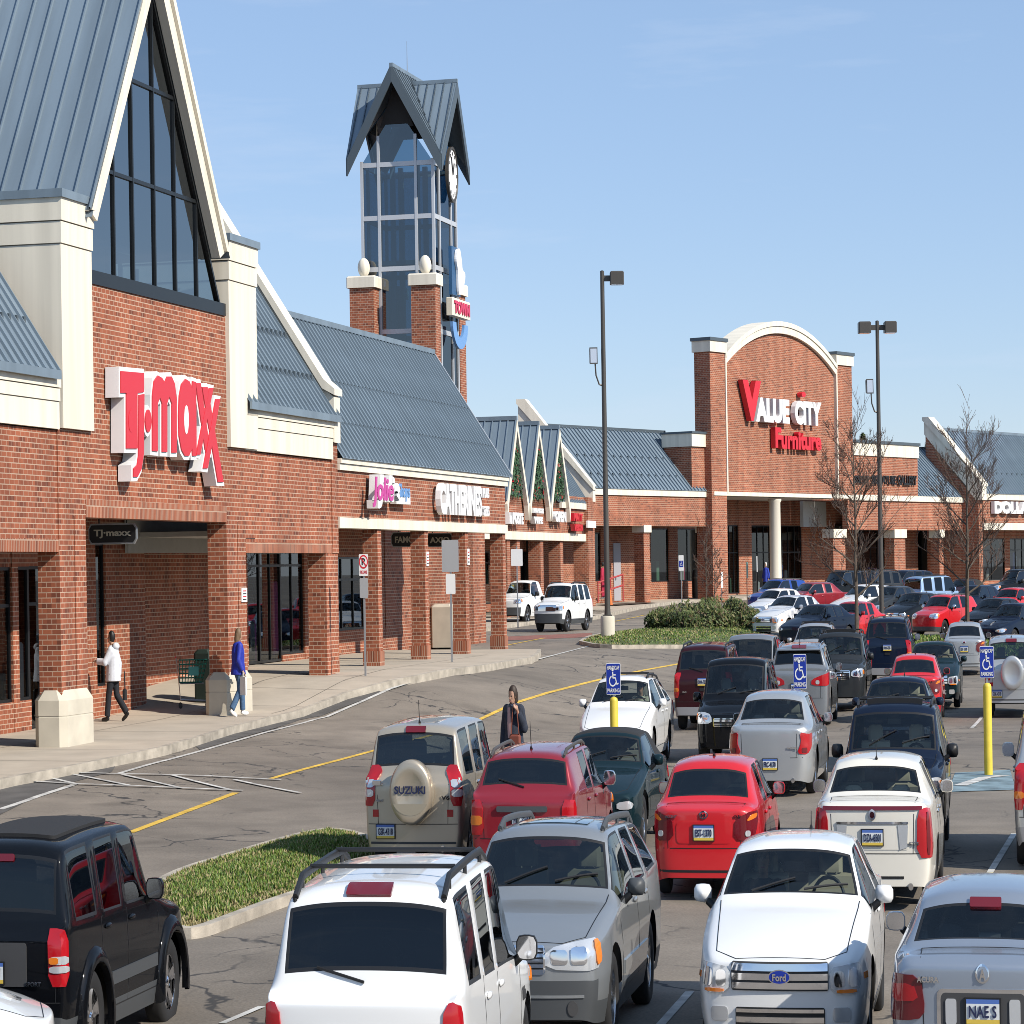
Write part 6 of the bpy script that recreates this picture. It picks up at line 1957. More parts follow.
for dq0, dq1, f0, f1 in ((qb - .06, qb + 1.5, .0, .6), (qb - .14, qb + 1.5, .6, 1.0)):
    ring = []
    I_ = [(i_[0] + (o_[0] - i_[0]) * f0, i_[1] + (o_[1] - i_[1]) * f0) for i_, o_ in zip(inner, outer)]; O_ = [(i_[0] + (o_[0] - i_[0]) * f1, i_[1] + (o_[1] - i_[1]) * f1) for i_, o_ in zip(inner, outer)]
    vs = []
    for i_, o_ in zip(I_, O_): vs += [(i_[0], dq0, i_[1]), (o_[0], dq0, o_[1]), (i_[0], dq1, i_[1]), (o_[0], dq1, o_[1])]
    fs = []
    for k in range(nA - 1):
        b = 4 * k
        fs += [(b, b + 4, b + 5, b + 1), (b + 1, b + 5, b + 7, b + 3), (b + 2, b + 3, b + 7, b + 6), (b, b + 2, b + 6, b + 4)]
    fs += [(0, 1, 3, 2), (4 * nA - 4, 4 * nA - 2, 4 * nA - 1, 4 * nA - 3)]
    mb.add(vs, fs, CREAM)
mb.build('arch_coping', fv)
for a in (s720 - .03, s832 - .12):
    mb = MB(ofv); mb.box(a, a + .16, qb - .08, qb + .3, t1 - .1, zsp + .5, CREAM); mb.build('edge_strip', fv)
mb = MB(ofv); mb.box(s707 + .05, s848 + .1, qb - .06, qb + .5, t0 + .08, t1 - .02, CREAM); mb.build('trim_band', fv)
# entrance recess: back wall, column
QE = 5.2
mb = MB(ofv); mb.box(s720 + .02, s832 - .02, qb + .6, QE, t0 + .05, t0 + .2, GREYSTUCCO); mb.build('entrance_ceiling', fv)
mb = MB(ofv); mb.lathe([(.52, 0), (.52, 0.2), (.44, .24), (.42, t0 - gv - .2), (.5, t0 - gv - .12), (.5, t0 - gv - .02)], CREAM, 24, 'z', (sv(774), qb + .5, gv)); mb.build('column', fv, True, 40)
e3 = lambda x: s_V(x, QE, 560)
def seg3(parent, org, segs): backwall(parent, org, segs, QE, lambda s: gv + .05, t0 + .1, 4.0)
ztr = zv(720, 526, QE) - gv
segs = [('brick', e3(707), e3(726)), ('store', e3(726), e3(739), .08, ztr, 3, (2.2,)), ('brick', e3(739), e3(752)), ('door', e3(752), e3(771), .0, ztr, 3, (2.2,)), ('brick', e3(771), e3(776)), ('store', e3(776), e3(802), .08, ztr, 4, (2.2,)), ('brick', e3(802), e3(826)), ('door', e3(826), e3(832), 0, ztr, 1, (2.2,)), ('brick', e3(832), e3(850))]
seg3(fv, ofv, segs)
mb = MB(ofv); mb.box(sv(803, 500, 3), sv(826, 500, 3), 3.0, 3.3, zv(810, 527, 3), t0, GREYSTUCCO); mb.build('soffit_panel', fv)
# left arcade: piers and shop front
ztl = zlo_
for x0_, x1_ in ((644.5, 650.5), (716 - 8.5, 720)):
    a, b = sv(x0_, 560), sv(x1_, 560)
    p = pier(fv, ofv, a, b, QF + .05, QF + .85, gv - .2, ztl)
    mb = MB(ofv); mb.box(a - .1, b + .1, QF - .06, QF + .96, ztl - .30, ztl + .05, CREAM); mb.build('pier_cap', p)
QL = 3.4
e4 = lambda x: s_V(x, QL, 560)
segs = [('brick', sv0 - 1.5, e4(595)), ('store', e4(595), e4(601), .9, 3.2, 1, ()), ('brick', e4(601), e4(612)), ('brick', e4(612), e4(651)), ('store', e4(651), e4(669), .8, ztl - gv - .1, 1, ()), ('brick', e4(669), e4(678)), ('store', e4(678), e4(699), .8, ztl - gv - .1, 2, ()), ('brick', e4(699), e4(712))]
backwall(fv, ofv, segs, QL, lambda s: gv + .05, ztl + .3, 4.0)
mb = MB(ofv); mb.box(e4(613), e4(620), QL - .06, QL + .02, gv, zv(616, 543, QL), pmat('grey_door_paint', (.36, .35, .38), .6)); dd = mb.build('service_door', fv)
mb = MB(ofv); mb.box(e4(613) + .12, e4(613) + .2, QL - .14, QL - .06, gv + 1.0, gv + 1.1, STEEL); mb.build('door_handle', dd)
mb = MB(ofv); mb.box(sv0, s707, QF + .5, QL, ztl + .25, ztl + .33, GREYSTUCCO); mb.build('arcade_ceiling', fv)
mb = MB(ofv); mb.box(sv0, s848, 9, 30, 0, t1 + 1.5, BRICK); mb.box(s720, s832, qb + .7, qb + 1.3, t1, zsp + .8, BRICK); mb.build('rear_block', fv)

# ---------------------------------------------------------------- gallery wing and discount shop, right of the arch
gal, og = frame_thing('gallery_shop', 'low brick gallery shop with cream parapet right of the arched store', 'store', sv(880), 0, ANG_V, V_w, 0.0)
s917, s976, s983 = sv(917), sv(976), sv(981.5)
zg1, zg0 = zv(880, 444), zv(880, 456.5)
mb = MB(og); mb.box(s848 + .02, s917, QF - .1, QF + 6, t1, zg0, BRICK); mb.box(s848 + .02, s976 + .4, QF + .03, QF + .5, zv(880, 530), t0 + .02, BRICK); mb.build('front_wall', gal)
mb = MB(og); mb.box(s848 + .02, s917 + .1, QF - .2, QF + 6.1, zg0, zg1, CREAM); mb.box(s848 + .02, s917 + .2, QF - .3, QF + 6.2, zg1, zg1 + .15, ROOFD); mb.build('parapet', gal)
mb = MB(og); mb.box(s848 + .32, s976 + .4, QF - .12, QF + .5, t0 + .02, t1 + .02, CREAM); mb.build('trim_band', gal)
mb = MB(og)
hr2 = zv(945, 450, 4)
mb.quad((s917, QF - .1, t1), (s976 + .5, QF - .1, t1), (s976 + .5, QF + 4, hr2), (s917, QF + 4, hr2), ROOF); seams(mb, s917 + .1, s976 + .5, (QF - .1, t1), (QF + 4, hr2), 'x', .5, ROOF, .07, .06)
mb.box(s917, s976 + .5, QF + 3.9, QF + 4.1, hr2 - .05, hr2 + .1, ROOFD)
mb.build('roof', gal)
for (x0_, x1_) in ((834, 846), (895, 906), (940, 944)):
    a, b = sv(x0_, 560), sv(x1_, 560); zz = zv(880, 530)
    p = pier(gal, og, a, b, QF + .05, QF + .85, gv - .2, zz)
    mb = MB(og); mb.box(a - .1, b + .1, QF - .06, QF + .96, zz - .42, zz + .04, CREAM); mb.build('pier_cap', p)
e5 = lambda x: s_V(x, 4.2, 560)
segs = [('brick', e5(846), e5(858)), ('store', e5(858), e5(885), .3, 3.4, 4, (2.4,)), ('brick', e5(885), e5(918)), ('store', e5(918), e5(932), .1, 3.4, 3, (2.4,)), ('brick', e5(932), e5(985))]
backwall(gal, og, segs, 4.2, lambda s: gv + .05, zv(880, 530) + .3, 3.0)
mb = MB(og); mb.box(s848, s976, 10, 28, 0, zg0 - 1, BRICK); mb.build('rear_block', gal)

dol, odl = frame_thing('discount_shop', 'brick shop with blue metal roof at the right edge', 'shop', sv(1010), 0, ANG_V, V_w, 0.0)
qd = -1.6
def sd(x, y=500): return s_V(x, qd, y)
def zd(x, y): return z_V(x, y, qd)
sq0, sq1 = sd(978), 125.0
zr1, zr0_ = zd(1000, 494), zd(1000, 500)
mb = MB(odl); mb.box(sq0 + .9, sq1, qd + .03, qd + .5, zd(1000, 523), zr0_, BRICK); mb.build('front_wall', dol)
mb = MB(odl); mb.box(sq0 + .9, sq1, qd - .12, qd + .4, zr0_, zr1, CREAM); mb.build('cornice', dol)
mb = MB(odl); mb.box(sq0 + .9, sq1, qd - .1, qd + .5, zd(1000, 523) - .4, zd(1000, 523), CREAM); mb.build('trim_band', dol)
mb = MB(odl); hr3 = z_V(1000, 434, qd + 4.2)
mb.quad((sq0 + .5, qd - .2, zr1), (sq1, qd - .2, zr1), (sq1, qd + 4.2, hr3), (sq0 + .5, qd + 4.2, hr3), ROOF); seams(mb, sq0 + .5, sq1, (qd - .2, zr1), (qd + 4.2, hr3), 'x', .5, ROOF, .07, .06)
for rr in (.3,):
    k = sq0 + 1
    while k < sq1 - 20:
        mb.box(k - .06, k + .06, qd - .2 + 4.4 * rr, qd - .1 + 4.4 * rr, zr1 + (hr3 - zr1) * rr, zr1 + (hr3 - zr1) * rr + .16, ROOFD); k += 1
mb.box(sq0 + .5, sq1, qd + 4.1, qd + 4.3, hr3 - .05, hr3 + .12, ROOF)
mb.build('roof', dol)
zk0 = zd(981, 486); qk = qd + 4.6; zk1 = z_V(941, 421, qk)
mb = MB(odl)
mb.prism([(qd - .3, zk0 - .8), (qd - .3, zk0), (qk, zk1), (qk + .5, zk1), (qk + .5, zk1 - .8), (qd + .3, zk0 - .8)], 'x', sq0 + .2, sq0 + 1.0, CREAM)
mb.prism([(qd - .36, zk0 - .02), (qd - .36, zk0 + .16), (qk, zk1 + .18), (qk + .6, zk1 + .18), (qk + .6, zk1)], 'x', sq0 + .05, sq0 + 1.15, CREAM)
mb.build('rake_parapet', dol)
mb = MB(odl); mb.prism([(qd + .1, gv - .3), (qd + .1, zk0 - .5), (qk, zk1 - .5), (qk + .4, zk1 - .6), (qk + .4, gv - .3)], 'x', sq0 + .26, sq0 + .96, BRICK); mb.build('rake_wall', dol)
e6 = lambda x: s_V(x, 2.6, 560)
segs = [('store', sq0 + 1.0, e6(1005), .4, 2.9, 5, (2.2,)), ('brick', e6(1005), e6(1010)), ('store', e6(1010), e6(1060), .4, 2.9, 8, (2.2,)), ('brick', e6(1060), sq1)]
backwall(dol, odl, segs, 2.6, lambda s: gv + .05, zd(1000, 523) - .2, 3.5)
mb = MB(odl); mb.box(sq0 + 1, sq1, 8, 26, 0, zr0_, BRICK); mb.build('rear_block', dol)
# ================================================================= SIGNS
def poly_off(poly, d):
    n = len(poly)
    ar = sum(poly[i][0] * poly[(i + 1) % n][1] - poly[(i + 1) % n][0] * poly[i][1] for i in range(n))
    sgn = 1 if ar > 0 else -1
    out = []
    for i in range(n):
        a, b, c = poly[i - 1], poly[i], poly[(i + 1) % n]
        d1 = (b[0] - a[0], b[1] - a[1]); d2 = (c[0] - b[0], c[1] - b[1])
        l1, l2 = math.hypot(*d1) or 1, math.hypot(*d2) or 1
        n1 = (d1[1] / l1 * sgn, -d1[0] / l1 * sgn); n2 = (d2[1] / l2 * sgn, -d2[0] / l2 * sgn)
        k = 1 + n1[0] * n2[0] + n1[1] * n2[1]
        k = max(k, .5)
        out.append((b[0] + (n1[0] + n2[0]) / k * d, b[1] + (n1[1] + n2[1]) / k * d))
    return out
def at_frame(o, org, ang, W):
    X, Y = W(org[0], org[1]); o.location = (X, Y, org[2] * ZS); o.rotation_euler = (0, 0, ang); return o
QS = Q - .42
def zq(p): return (sa(p[0] / 4, 256 + p[1] / 4, QS), za(p[0] / 4, 256 + p[1] / 4, QS))
sgn_o = (sa(165, 430), Q, za(165, 480))
tjs = thing('store_sign', 'large red and white channel letter sign on the gabled store front', 'sign', (*A_w(sgn_o[0], sgn_o[1]), sgn_o[2]), ANG_A)
WHITES = pmat('white_sign_return', (.82, .82, .82), .4)
def ell(c, r, n=16): return [(c[0] + r[0] * math.cos(2 * PI * k / n), c[1] + r[1] * math.sin(2 * PI * k / n)) for k in range(n)]
def quadstroke(a, b, w):
    return [(a[0] - w / 2, a[1]), (a[0] + w / 2, a[1]), (b[0] + w / 2, b[1]), (b[0] - w / 2, b[1])]
GLY = [('letter', [[(480, 460), (572, 468), (572, 545), (546, 548), (546, 770), (502, 770), (502, 548), (480, 548)]]),
       ('letter', [[(552, 556), (573, 552), (571, 790), (562, 852), (546, 884), (530, 884), (530, 850), (545, 835), (550, 800)]]),
       ('dot', [ell((520, 660), (11, 46))]), ('dot', [ell((588, 660), (12, 46))]),
       ('letter', [[(604, 780), (604, 560), (611, 500), (626, 478), (643, 488), (653, 506), (663, 482), (681, 482), (693, 510), (701, 570), (701, 787), (682, 787), (682, 590), (672, 562), (663, 590), (663, 785), (643, 784), (643, 590), (634, 566), (625, 592), (625, 782)]]),
       ('letter', [[(738 + 30 * math.cos(t), 650 + 152 * math.sin(t)) for t in [math.radians(-62 + 10 * k) for k in range(-0, 1)]] and
                   [(764, 500), (778, 505), (780, 800), (764, 800), (762, 770), (750, 800), (734, 800), (720, 775), (710, 720), (708, 640), (711, 560), (720, 512), (736, 492), (752, 502), (762, 530)]]),
       ('letter', [quadstroke((786, 508), (826, 790), 20), quadstroke((838, 528), (786, 795), 16)]),
       ('letter', [quadstroke((812, 524), (876, 905), 22), quadstroke((864, 572), (814, 850), 18)])]
for gi, (nm, polys) in enumerate(GLY):
    par = None
    mb = MB(sgn_o); m2 = MB(sgn_o)
    for pi_, po in enumerate(polys):
        P = [zq(p) for p in po]
        mb.prism(poly_off(P, .075), 'y', Q - .04 - .005 * pi_ - .004 * gi, QS - .004 * gi - .006 * pi_, WHITES)
        m2.prism(P, 'y', QS - .004 * gi - .006 * pi_ + .01, QS - .035 - .004 * gi - .006 * pi_, REDP)
    par = mb.build(nm, tjs); m2.build('letter_face', par)
# counter of the a
mb = MB(sgn_o); mb.prism([zq(p) for p in ell((738, 655), (9, 58))], 'y', QS - .03, QS - .064, WHITES); mb.build('letter_counter', tjs)

def text_sign(name, label, lines, org, ang, W, group=None, back=None, depth=.12, out=.1, parent=None, world=True):
    """wall lettering; lines: (text, s0, z0, w, h, material, bold, shear)"""
    t = thing(name, label, 'sign', (*W(org[0], org[1]), org[2]), ang, group)
    if back:
        s0, s1, z0, z1, m, d = back
        mb = MB(); mb.bbox(s0 - org[0], s1 - org[0], -out - d, -.01, z0 - org[2], z1 - org[2], m, .02); mb.build('sign_panel', t)
    for (txt, s0, z0, w, h, m, bold, sh) in lines:
        mb = MB(); vs, fs = text_mesh(txt, w, h, depth, bold, sh)
        off = out + (back[5] if back else 0)
        mb.add([(v[0] + s0 - org[0], v[1] - off, v[2] + z0 - org[2]) for v in vs], fs, m)
        mb.build('lettering', t)
    return t
PINK = pmat('pink_sign_face', (.55, .06, .30), .4); PALEBLUE = pmat('pale_blue_sign_face', (.15, .32, .62), .4)
# pink script sign
o_ = (sa(385, 495), Q, za(385, 512))
h_ = za(385, 478) - za(385, 508)
t = text_sign('shop_sign', 'pink and white script shop sign with small blue word beside it', [('Jolie', sa(371.5, 490, Q - .3), za(380, 509, Q - .3), sa(394, 490, Q - .3) - sa(371.5, 490, Q - .3), (za(380, 475, Q - .3) - za(380, 509, Q - .3)), WHITES, .09, .15), ], o_, ANG_A, A_w, out=.12, depth=.4)
vs, fs = text_mesh('Jolie', sa(393.2, 490, Q - .53) - sa(372.5, 490, Q - .53), za(380, 477, Q - .53) - za(380, 507.5, Q - .53), .03, .02, .15)
mb = MB(o_); mb.add([(v[0] + sa(372.5, 490, Q - .53), v[1] + Q - .525, v[2] + za(380, 507.5, Q - .53)) for v in vs], fs, PINK); mb.build('letter_face', t)
mb = MB(o_); a, b = sa(394.5, 500, Q - .2), sa(408, 500, Q - .2); mb.bbox(a, b, Q - .3, Q - .02, za(400, 504, Q - .2), za(400, 490, Q - .2), WHITES, .03); pn = mb.build('sign_panel', t)
mb = MB(o_); vs, fs = text_mesh('Shops', (b - a) * .85, .42, .02, .02, .1); mb.add([(v[0] + a + .1, v[1] + Q - .31, v[2] + za(400, 501.5, Q - .2)) for v in vs], fs, PALEBLUE); mb.build('lettering', pn)
# white capitals sign
o_ = (sa(465, 500), Q, za(465, 520))
qs = Q - .3
text_sign('shop_sign', 'long white capital letter sign right of the pink script sign', [('CATHERINES', sa(440, 500, qs), za(460, 515.5, qs), sa(482.5, 500, qs) - sa(441, 500, qs), za(460, 484.5, qs) - za(460, 515.5, qs), WHITES, .05, 0), ('PLUS', sa(483, 500, qs), za(486, 498, qs), sa(489, 500, qs) - sa(483, 500, qs), za(486, 488, qs) - za(486, 498, qs), WHITES, .05, 0), ('SIZES', sa(483, 500, qs), za(486, 516, qs), sa(489, 500, qs) - sa(483, 500, qs), za(486, 506, qs) - za(486, 516, qs), WHITES, .035, 0)], o_, ANG_A, A_w, out=.12, depth=.2)
# signs of the dormer shops
def s2q(x, y=520, q=Q2 - .3): return s_A(x, q, y)
def z2q(x, y, q=Q2 - .3): return z_A(x, y, q)
def d_sign(label, lines, x, y):
    text_sign('shop_sign', label, [(t_, s2q(x0), z2q(x0, y1), s2q(x1) - s2q(x0), z2q(x0, y0) - z2q(x0, y1), m, .06, 0) for t_, x0, x1, y0, y1, m in lines], (s2(x), Q2, z2(x, y)), ANG_A, A_w, out=.2, depth=.3)
d_sign('white lettered shop sign, leftmost above the dormer shops', [('le POSTE', 506.5, 520.5, 512, 524, WHITES)], 513, 524)
d_sign('two line white shop sign above the dormer shops', [('MANGIE', 531, 541, 508, 513, WHITES), ('WIFE', 531, 540, 516.5, 523.5, WHITES)], 536, 523)
d_sign('single word white block sign beside the red sign', [('OPEN', 552.5, 563.5, 511, 522, WHITES)], 558, 522)
d_sign('red two line shop sign at the right end of the dormer shops', [('MATT', 571.5, 580, 513, 521, REDP), ('VISION', 571.5, 580, 524, 531, REDP)], 576, 531)
mb = MB((s2(586, 524), Q2, z2(586, 528))); mb.bbox(s2(582), s2(589.5), Q2 - .5, Q2 - .3, z2(586, 528), z2(586, 521), WHITES, .03)
o = mb.build('sign_board'); at_frame(o, (s2(586, 524), Q2, z2(586, 528)), ANG_A, A_w); snake_props(o, 'small white blank board beside the red shop sign', 'sign')
# furniture store letters
qv = -.55 + .18
def svq(x, y=410): return s_V(x, qv - .3, y)
def zvq(x, y): return z_V(x, y, qv - .3)
org = (sv(780, 410), qv, zv(780, 450))
def VL(t_, x0, x1, y0, y1, m, bold=.05, sh=0): return (t_, svq(x0), zvq((x0 + x1) / 2, y1), svq(x1) - svq(x0), zvq((x0 + x1) / 2, y0) - zvq((x0 + x1) / 2, y1), m, bold, sh)
text_sign('store_sign', 'red and white two line letters on the arched brick front', [VL('V', 740.5, 759, 380.5, 421, REDP, .06), VL('ALUE', 753.5, 787, 398.5, 423, WHITES, .06), VL('CITY', 792.5, 819, 401.5, 425.5, WHITES, .06), VL('.', 799.5, 803.5, 392, 397.5, REDP, .05), VL('F', 772.5, 778.5, 427.5, 448, REDP, .05), VL('urniture', 778.5, 818.5, 432, 450, REDP, .04)], org, ANG_V, V_w, out=.10, depth=.42)
og_ = (sv(880), -.1, zv(880, 484))
def gl(t_, x0, x1, y0, y1): return (t_, s_V(x0, -.25, 480), z_V(x0, y1, -.25), s_V(x1, -.25, 480) - s_V(x0, -.25, 480), z_V(x0, y0, -.25) - z_V(x0, y1, -.25), BLACK, .03, 0)
text_sign('shop_sign', 'thin dark letters on the low brick wall behind the left bare tree', [gl('BASSETT', 848, 869, 475, 483), gl('SIGNATURE', 871.5, 896, 475, 484), gl('GALLERY', 897.5, 916.5, 475, 485)], og_, ANG_V, V_w, out=.1, depth=.1)
od_ = (sd(1010), qd, zd(1010, 514))
text_sign('shop_sign', 'white block letters on brick at the right edge', [('DOLLAR', s_V(992.5, qd - .2, 508), z_V(1010, 514, qd - .2), s_V(1033, qd - .2, 508) - s_V(992.5, qd - .2, 508), z_V(1010, 501.5, qd - .2) - z_V(1010, 514, qd - .2), WHITES, .07, 0)], od_, ANG_V, V_w, out=.05, depth=.35)
# hanging signs under the arcades: dark boards with cut corners and a pale rim
def hang_sign(label, s, q, z, w, h, txt, wide=.8):
    t = thing('hanging_sign', label, 'sign', (*A_w(s, q), z), ANG_A + math.radians(0), 'dark boards hung under the arcade')
    c = h * .22
    def oc_(g): return [(-w / 2 - g + c, -g), (w / 2 + g - c, -g), (w / 2 + g, c - g * .4), (w / 2 + g, h - c + g * .4), (w / 2 + g - c, h + g), (-w / 2 - g + c, h + g), (-w / 2 - g, h - c + g * .4), (-w / 2 - g, c - g * .4)]
    mb = MB(); mb.prism(oc_(.03), 'x', -.035, .035, STEEL); mb.build('rim', t)
    mb = MB(); mb.prism(oc_(0), 'x', -.045, .045, BLACK); bd = mb.build('board', t)
    vs, fs = text_mesh(txt, w * wide, h * .5, .01, .03, 0)
    mb = MB(); mb.add([(-.05 + v[1], w * wide / 2 - v[0], v[2] + h * .25) for v in vs], fs, pmat('sign_gold_letter', (.55, .50, .40), .5)); mb.build('lettering', bd)
    mb = MB()
    for y in (-w * .3, w * .3): mb.tube([(0, y, h), (0, y, h + .35)], .02, BLACK, 5)
    mb.build('hanger', t)
def hs(x, y0, y1, q): return s_A(x, q, (y0 + y1) / 2), z_A(x, y1, q), z_A(x, y0, q) - z_A(x, y1, q)
s_, z_, h_ = hs(113, 525, 542.5, Q + 1.0); hang_sign('black hanging board with pale script in the tall entrance', s_, Q + 1.0, z_, 1.35, h_, 'TJ·maxx')
s_, z_, h_ = hs(409, 533, 546, Q + 1.6); hang_sign('black hanging board with pale capitals between the first shop columns', s_, Q + 1.6, z_, 1.35, h_, 'FAMOUS')
s_, z_, h_ = hs(440, 534, 546, Q + 1.6); hang_sign('smaller black hanging board behind the grey sign backs', s_, Q + 1.6, z_, 1.0, h_, 'AXIO')
# notices on piers
def notice(label, s, q, z, w, h, side='front', W=A_w, ang=ANG_A, m=WHITE):
    t = thing('notice', label, 'notice', (*W(s, q), z), ang, 'small notices on the brick piers')
    mb = MB(); mb.box(-w / 2, w / 2, -.03, -.005, 0, h, m); p = mb.build('panel', t)
    mb = MB()
    for k in range(4): mb.box(-w * .32, w * .32, -.036, -.032, h * (.15 + .2 * k), h * (.22 + .2 * k), REDP if k % 2 else BLACK)
    mb.build('printed_lines', p)
notice('white notice on the brick pier beside the woman in blue', sP2b - .25, Q - .0, za(242, 602), .45, .28)
notice('white notice on the second shop column', sa(421 + 5, 560) + .2, Q + .02, za(426, 566), .3, .35)
notice('tall white notice on the third shop column', sa(467, 560) + .2, Q + .02, za(467, 565), .3, .42)

# ================================================================= SIGN POSTS
def sign_post(label, x, y, h, panels, face_ang, pm=STEEL, group='sign posts on the pavement', lift=.15, pos=None, wide=.03, base_h=None):
    X, Y = pos or gpt(x, y, lift)
    t = thing('sign_post', label, 'sign post', (X, Y, gz(X, Y) + lift), face_ang, group)
    mb = MB(); mb.box(-wide, wide, -.012, .03, 0, h, pm); mb.build('post', t)
    for (z0, z1, w, m, kind) in panels:
        mb = MB(); mb.prism(rrect(-w / 2, w / 2, z0, z1, .03), 'y', -.035, -.02, m); p = mb.build('sign_panel', t)
        mb = MB(); zc = (z0 + z1) / 2
        if kind == 'nopark':
            mb.prism(ell((0, zc + .07), (.15, .15), 20), 'y', -.036, -.040, REDP); mb.prism(ell((0, zc + .07), (.115, .115), 20), 'y', -.0405, -.043, WHITE)
            vs, fs = text_mesh('P', .11, .15, .004, .03); mb.add([(v[0] - .055, v[1] - .046, v[2] + zc) for v in vs], fs, BLACK)
            mb.prism([(-.10, zc + .15), (-.08, zc + .17), (.10, zc - .01), (.08, zc - .03)], 'y', -.047, -.052, REDP)
            vs, fs = text_mesh('FIRE LANE', w * .8, .07, .004, .01); mb.add([(v[0] - w * .4, v[1] - .037, v[2] + z0 + .05) for v in vs], fs, REDP)
        elif kind == 'access':
            wheelchair(mb, 0, zc - .02, .30, WHITE, -.037)
            vs, fs = text_mesh('HANDICAP', w * .8, .065, .004, .012); mb.add([(v[0] - w * .4, v[1] - .037, v[2] + z1 - .12) for v in vs], fs, WHITE)
            vs, fs = text_mesh('PARKING', w * .8, .07, .004, .012); mb.add([(v[0] - w * .4, v[1] - .037, v[2] + z0 + .05) for v in vs], fs, WHITE)
            for (a, b, c, d) in ((-w / 2 + .01, w / 2 - .01, z0 + .012, z0 + .024), (-w / 2 + .01, w / 2 - .01, z1 - .024, z1 - .012)): mb.box(a, b, -.039, -.036, c, d, WHITE)
        elif kind == 'access_white':
            mb.prism(rrect(-w * .4, w * .4, zc - .18, zc + .10, .02), 'y', -.036, -.040, BLUEP); wheelchair(mb, 0, zc - .04, .2, WHITE, -.042)
        elif kind == 'plain': pass
        if mb.v: mb.build('symbol', p)
    return t, (X, Y)
def wheelchair(mb, x, z, s, m, y):
    def Q_(pts): mb.prism([(x + a * s, z + b * s) for a, b in pts], 'y', y, y - .004, m)
    Q_(ell((-.02, .52), (.09, .09), 12))
    Q_([(-.06, .40), (.03, .40), (.05, .04), (-.04, .04)])
    Q_([(-.02, .26), (.24, .26), (.24, .19), (-.02, .19)])
    Q_([(-.02, .10), (.22, .10), (.22, .02), (-.02, .02)])
    Q_([(.16, .09), (.24, .09), (.38, -.34), (.30, -.34)]); Q_([(.30, -.27), (.46, -.22), (.48, -.29), (.32, -.35)])
    out = [(-.02 + .32 * math.cos(a), -.12 + .32 * math.sin(a)) for a in [math.radians(110 + 230 * k / 14) for k in range(15)]]
    inn_ = [(-.02 + .24 * math.cos(a), -.12 + .24 * math.sin(a)) for a in [math.radians(110 + 230 * k / 14) for k in range(15)]]
    for k in range(14): Q_([out[k], out[k + 1], inn_[k + 1], inn_[k]])
DKPANEL = pmat('sign_back_grey', (.42, .43, .44), .5, metal=.3)
FA = math.radians(-8)
def hgt_px(x, y, Y, base): return zat(x, y, Y) - base
X_, Y_ = gpt(365.5, 676, .15); b_ = gz(X_, Y_) + .15
sign_post('metal post with no parking sign, nearest on the pavement', 365.5, 676, hgt_px(365, 554, Y_, b_), [(hgt_px(365, 576, Y_, b_), hgt_px(365, 554, Y_, b_), .30, WHITE, 'nopark'), (hgt_px(365, 598, Y_, b_), hgt_px(365, 578, Y_, b_), .27, DKPANEL, 'plain')], FA)
X_, Y_ = gpt(452, 662, .15); b_ = gz(X_, Y_) + .15
sign_post('metal post with wide grey sign backs by the third column', 452, 662, hgt_px(452, 540, Y_, b_), [(hgt_px(452, 572, Y_, b_), hgt_px(452, 540, Y_, b_), .60, DKPANEL, 'plain'), (hgt_px(452, 594, Y_, b_), hgt_px(452, 574, Y_, b_), .34, WHITE, 'plain')], FA, wide=.035)
X_, Y_ = gpt(518, 640, .15); b_ = gz(X_, Y_) + .15
sign_post('post with small white notice in front of the dormer shops', 518, 628, 2.9, [(2.2, 2.8, .62, WHITE, 'plain')], FA)
X_, Y_ = gpt(682, 613, .1); b_ = gz(X_, Y_)
sign_post('white post with blue wheelchair sign behind the low shrubs', 682, 613, hgt_px(682, 556, Y_, b_), [(hgt_px(682, 572, Y_, b_), hgt_px(682, 556, Y_, b_), .33, WHITE, 'access_white')], FA, pm=STEEL, lift=.0)
for i, (x, y, yt) in enumerate(((747.5, 612, 562), (757.3, 612, 556), (722, 605, 572))):
    X_, Y_ = gpt(x, y, 0); b_ = gz(X_, Y_)
    sign_post(('green edge-on sign post by the shrubs', 'thin dark sign post nearest the white column', 'short grey post behind the bare saplings')[i], x, y, hgt_px(x, yt, Y_, b_), [(hgt_px(x, yt + 16, Y_, b_), hgt_px(x, yt, Y_, b_), .36, (pmat('green_sign_back', (.12, .22, .2), .5), WHITE, WHITE)[i], 'plain')], math.radians((72, 78, 65)[i]), pm=(POLE, POLE, STEEL)[i], lift=0)

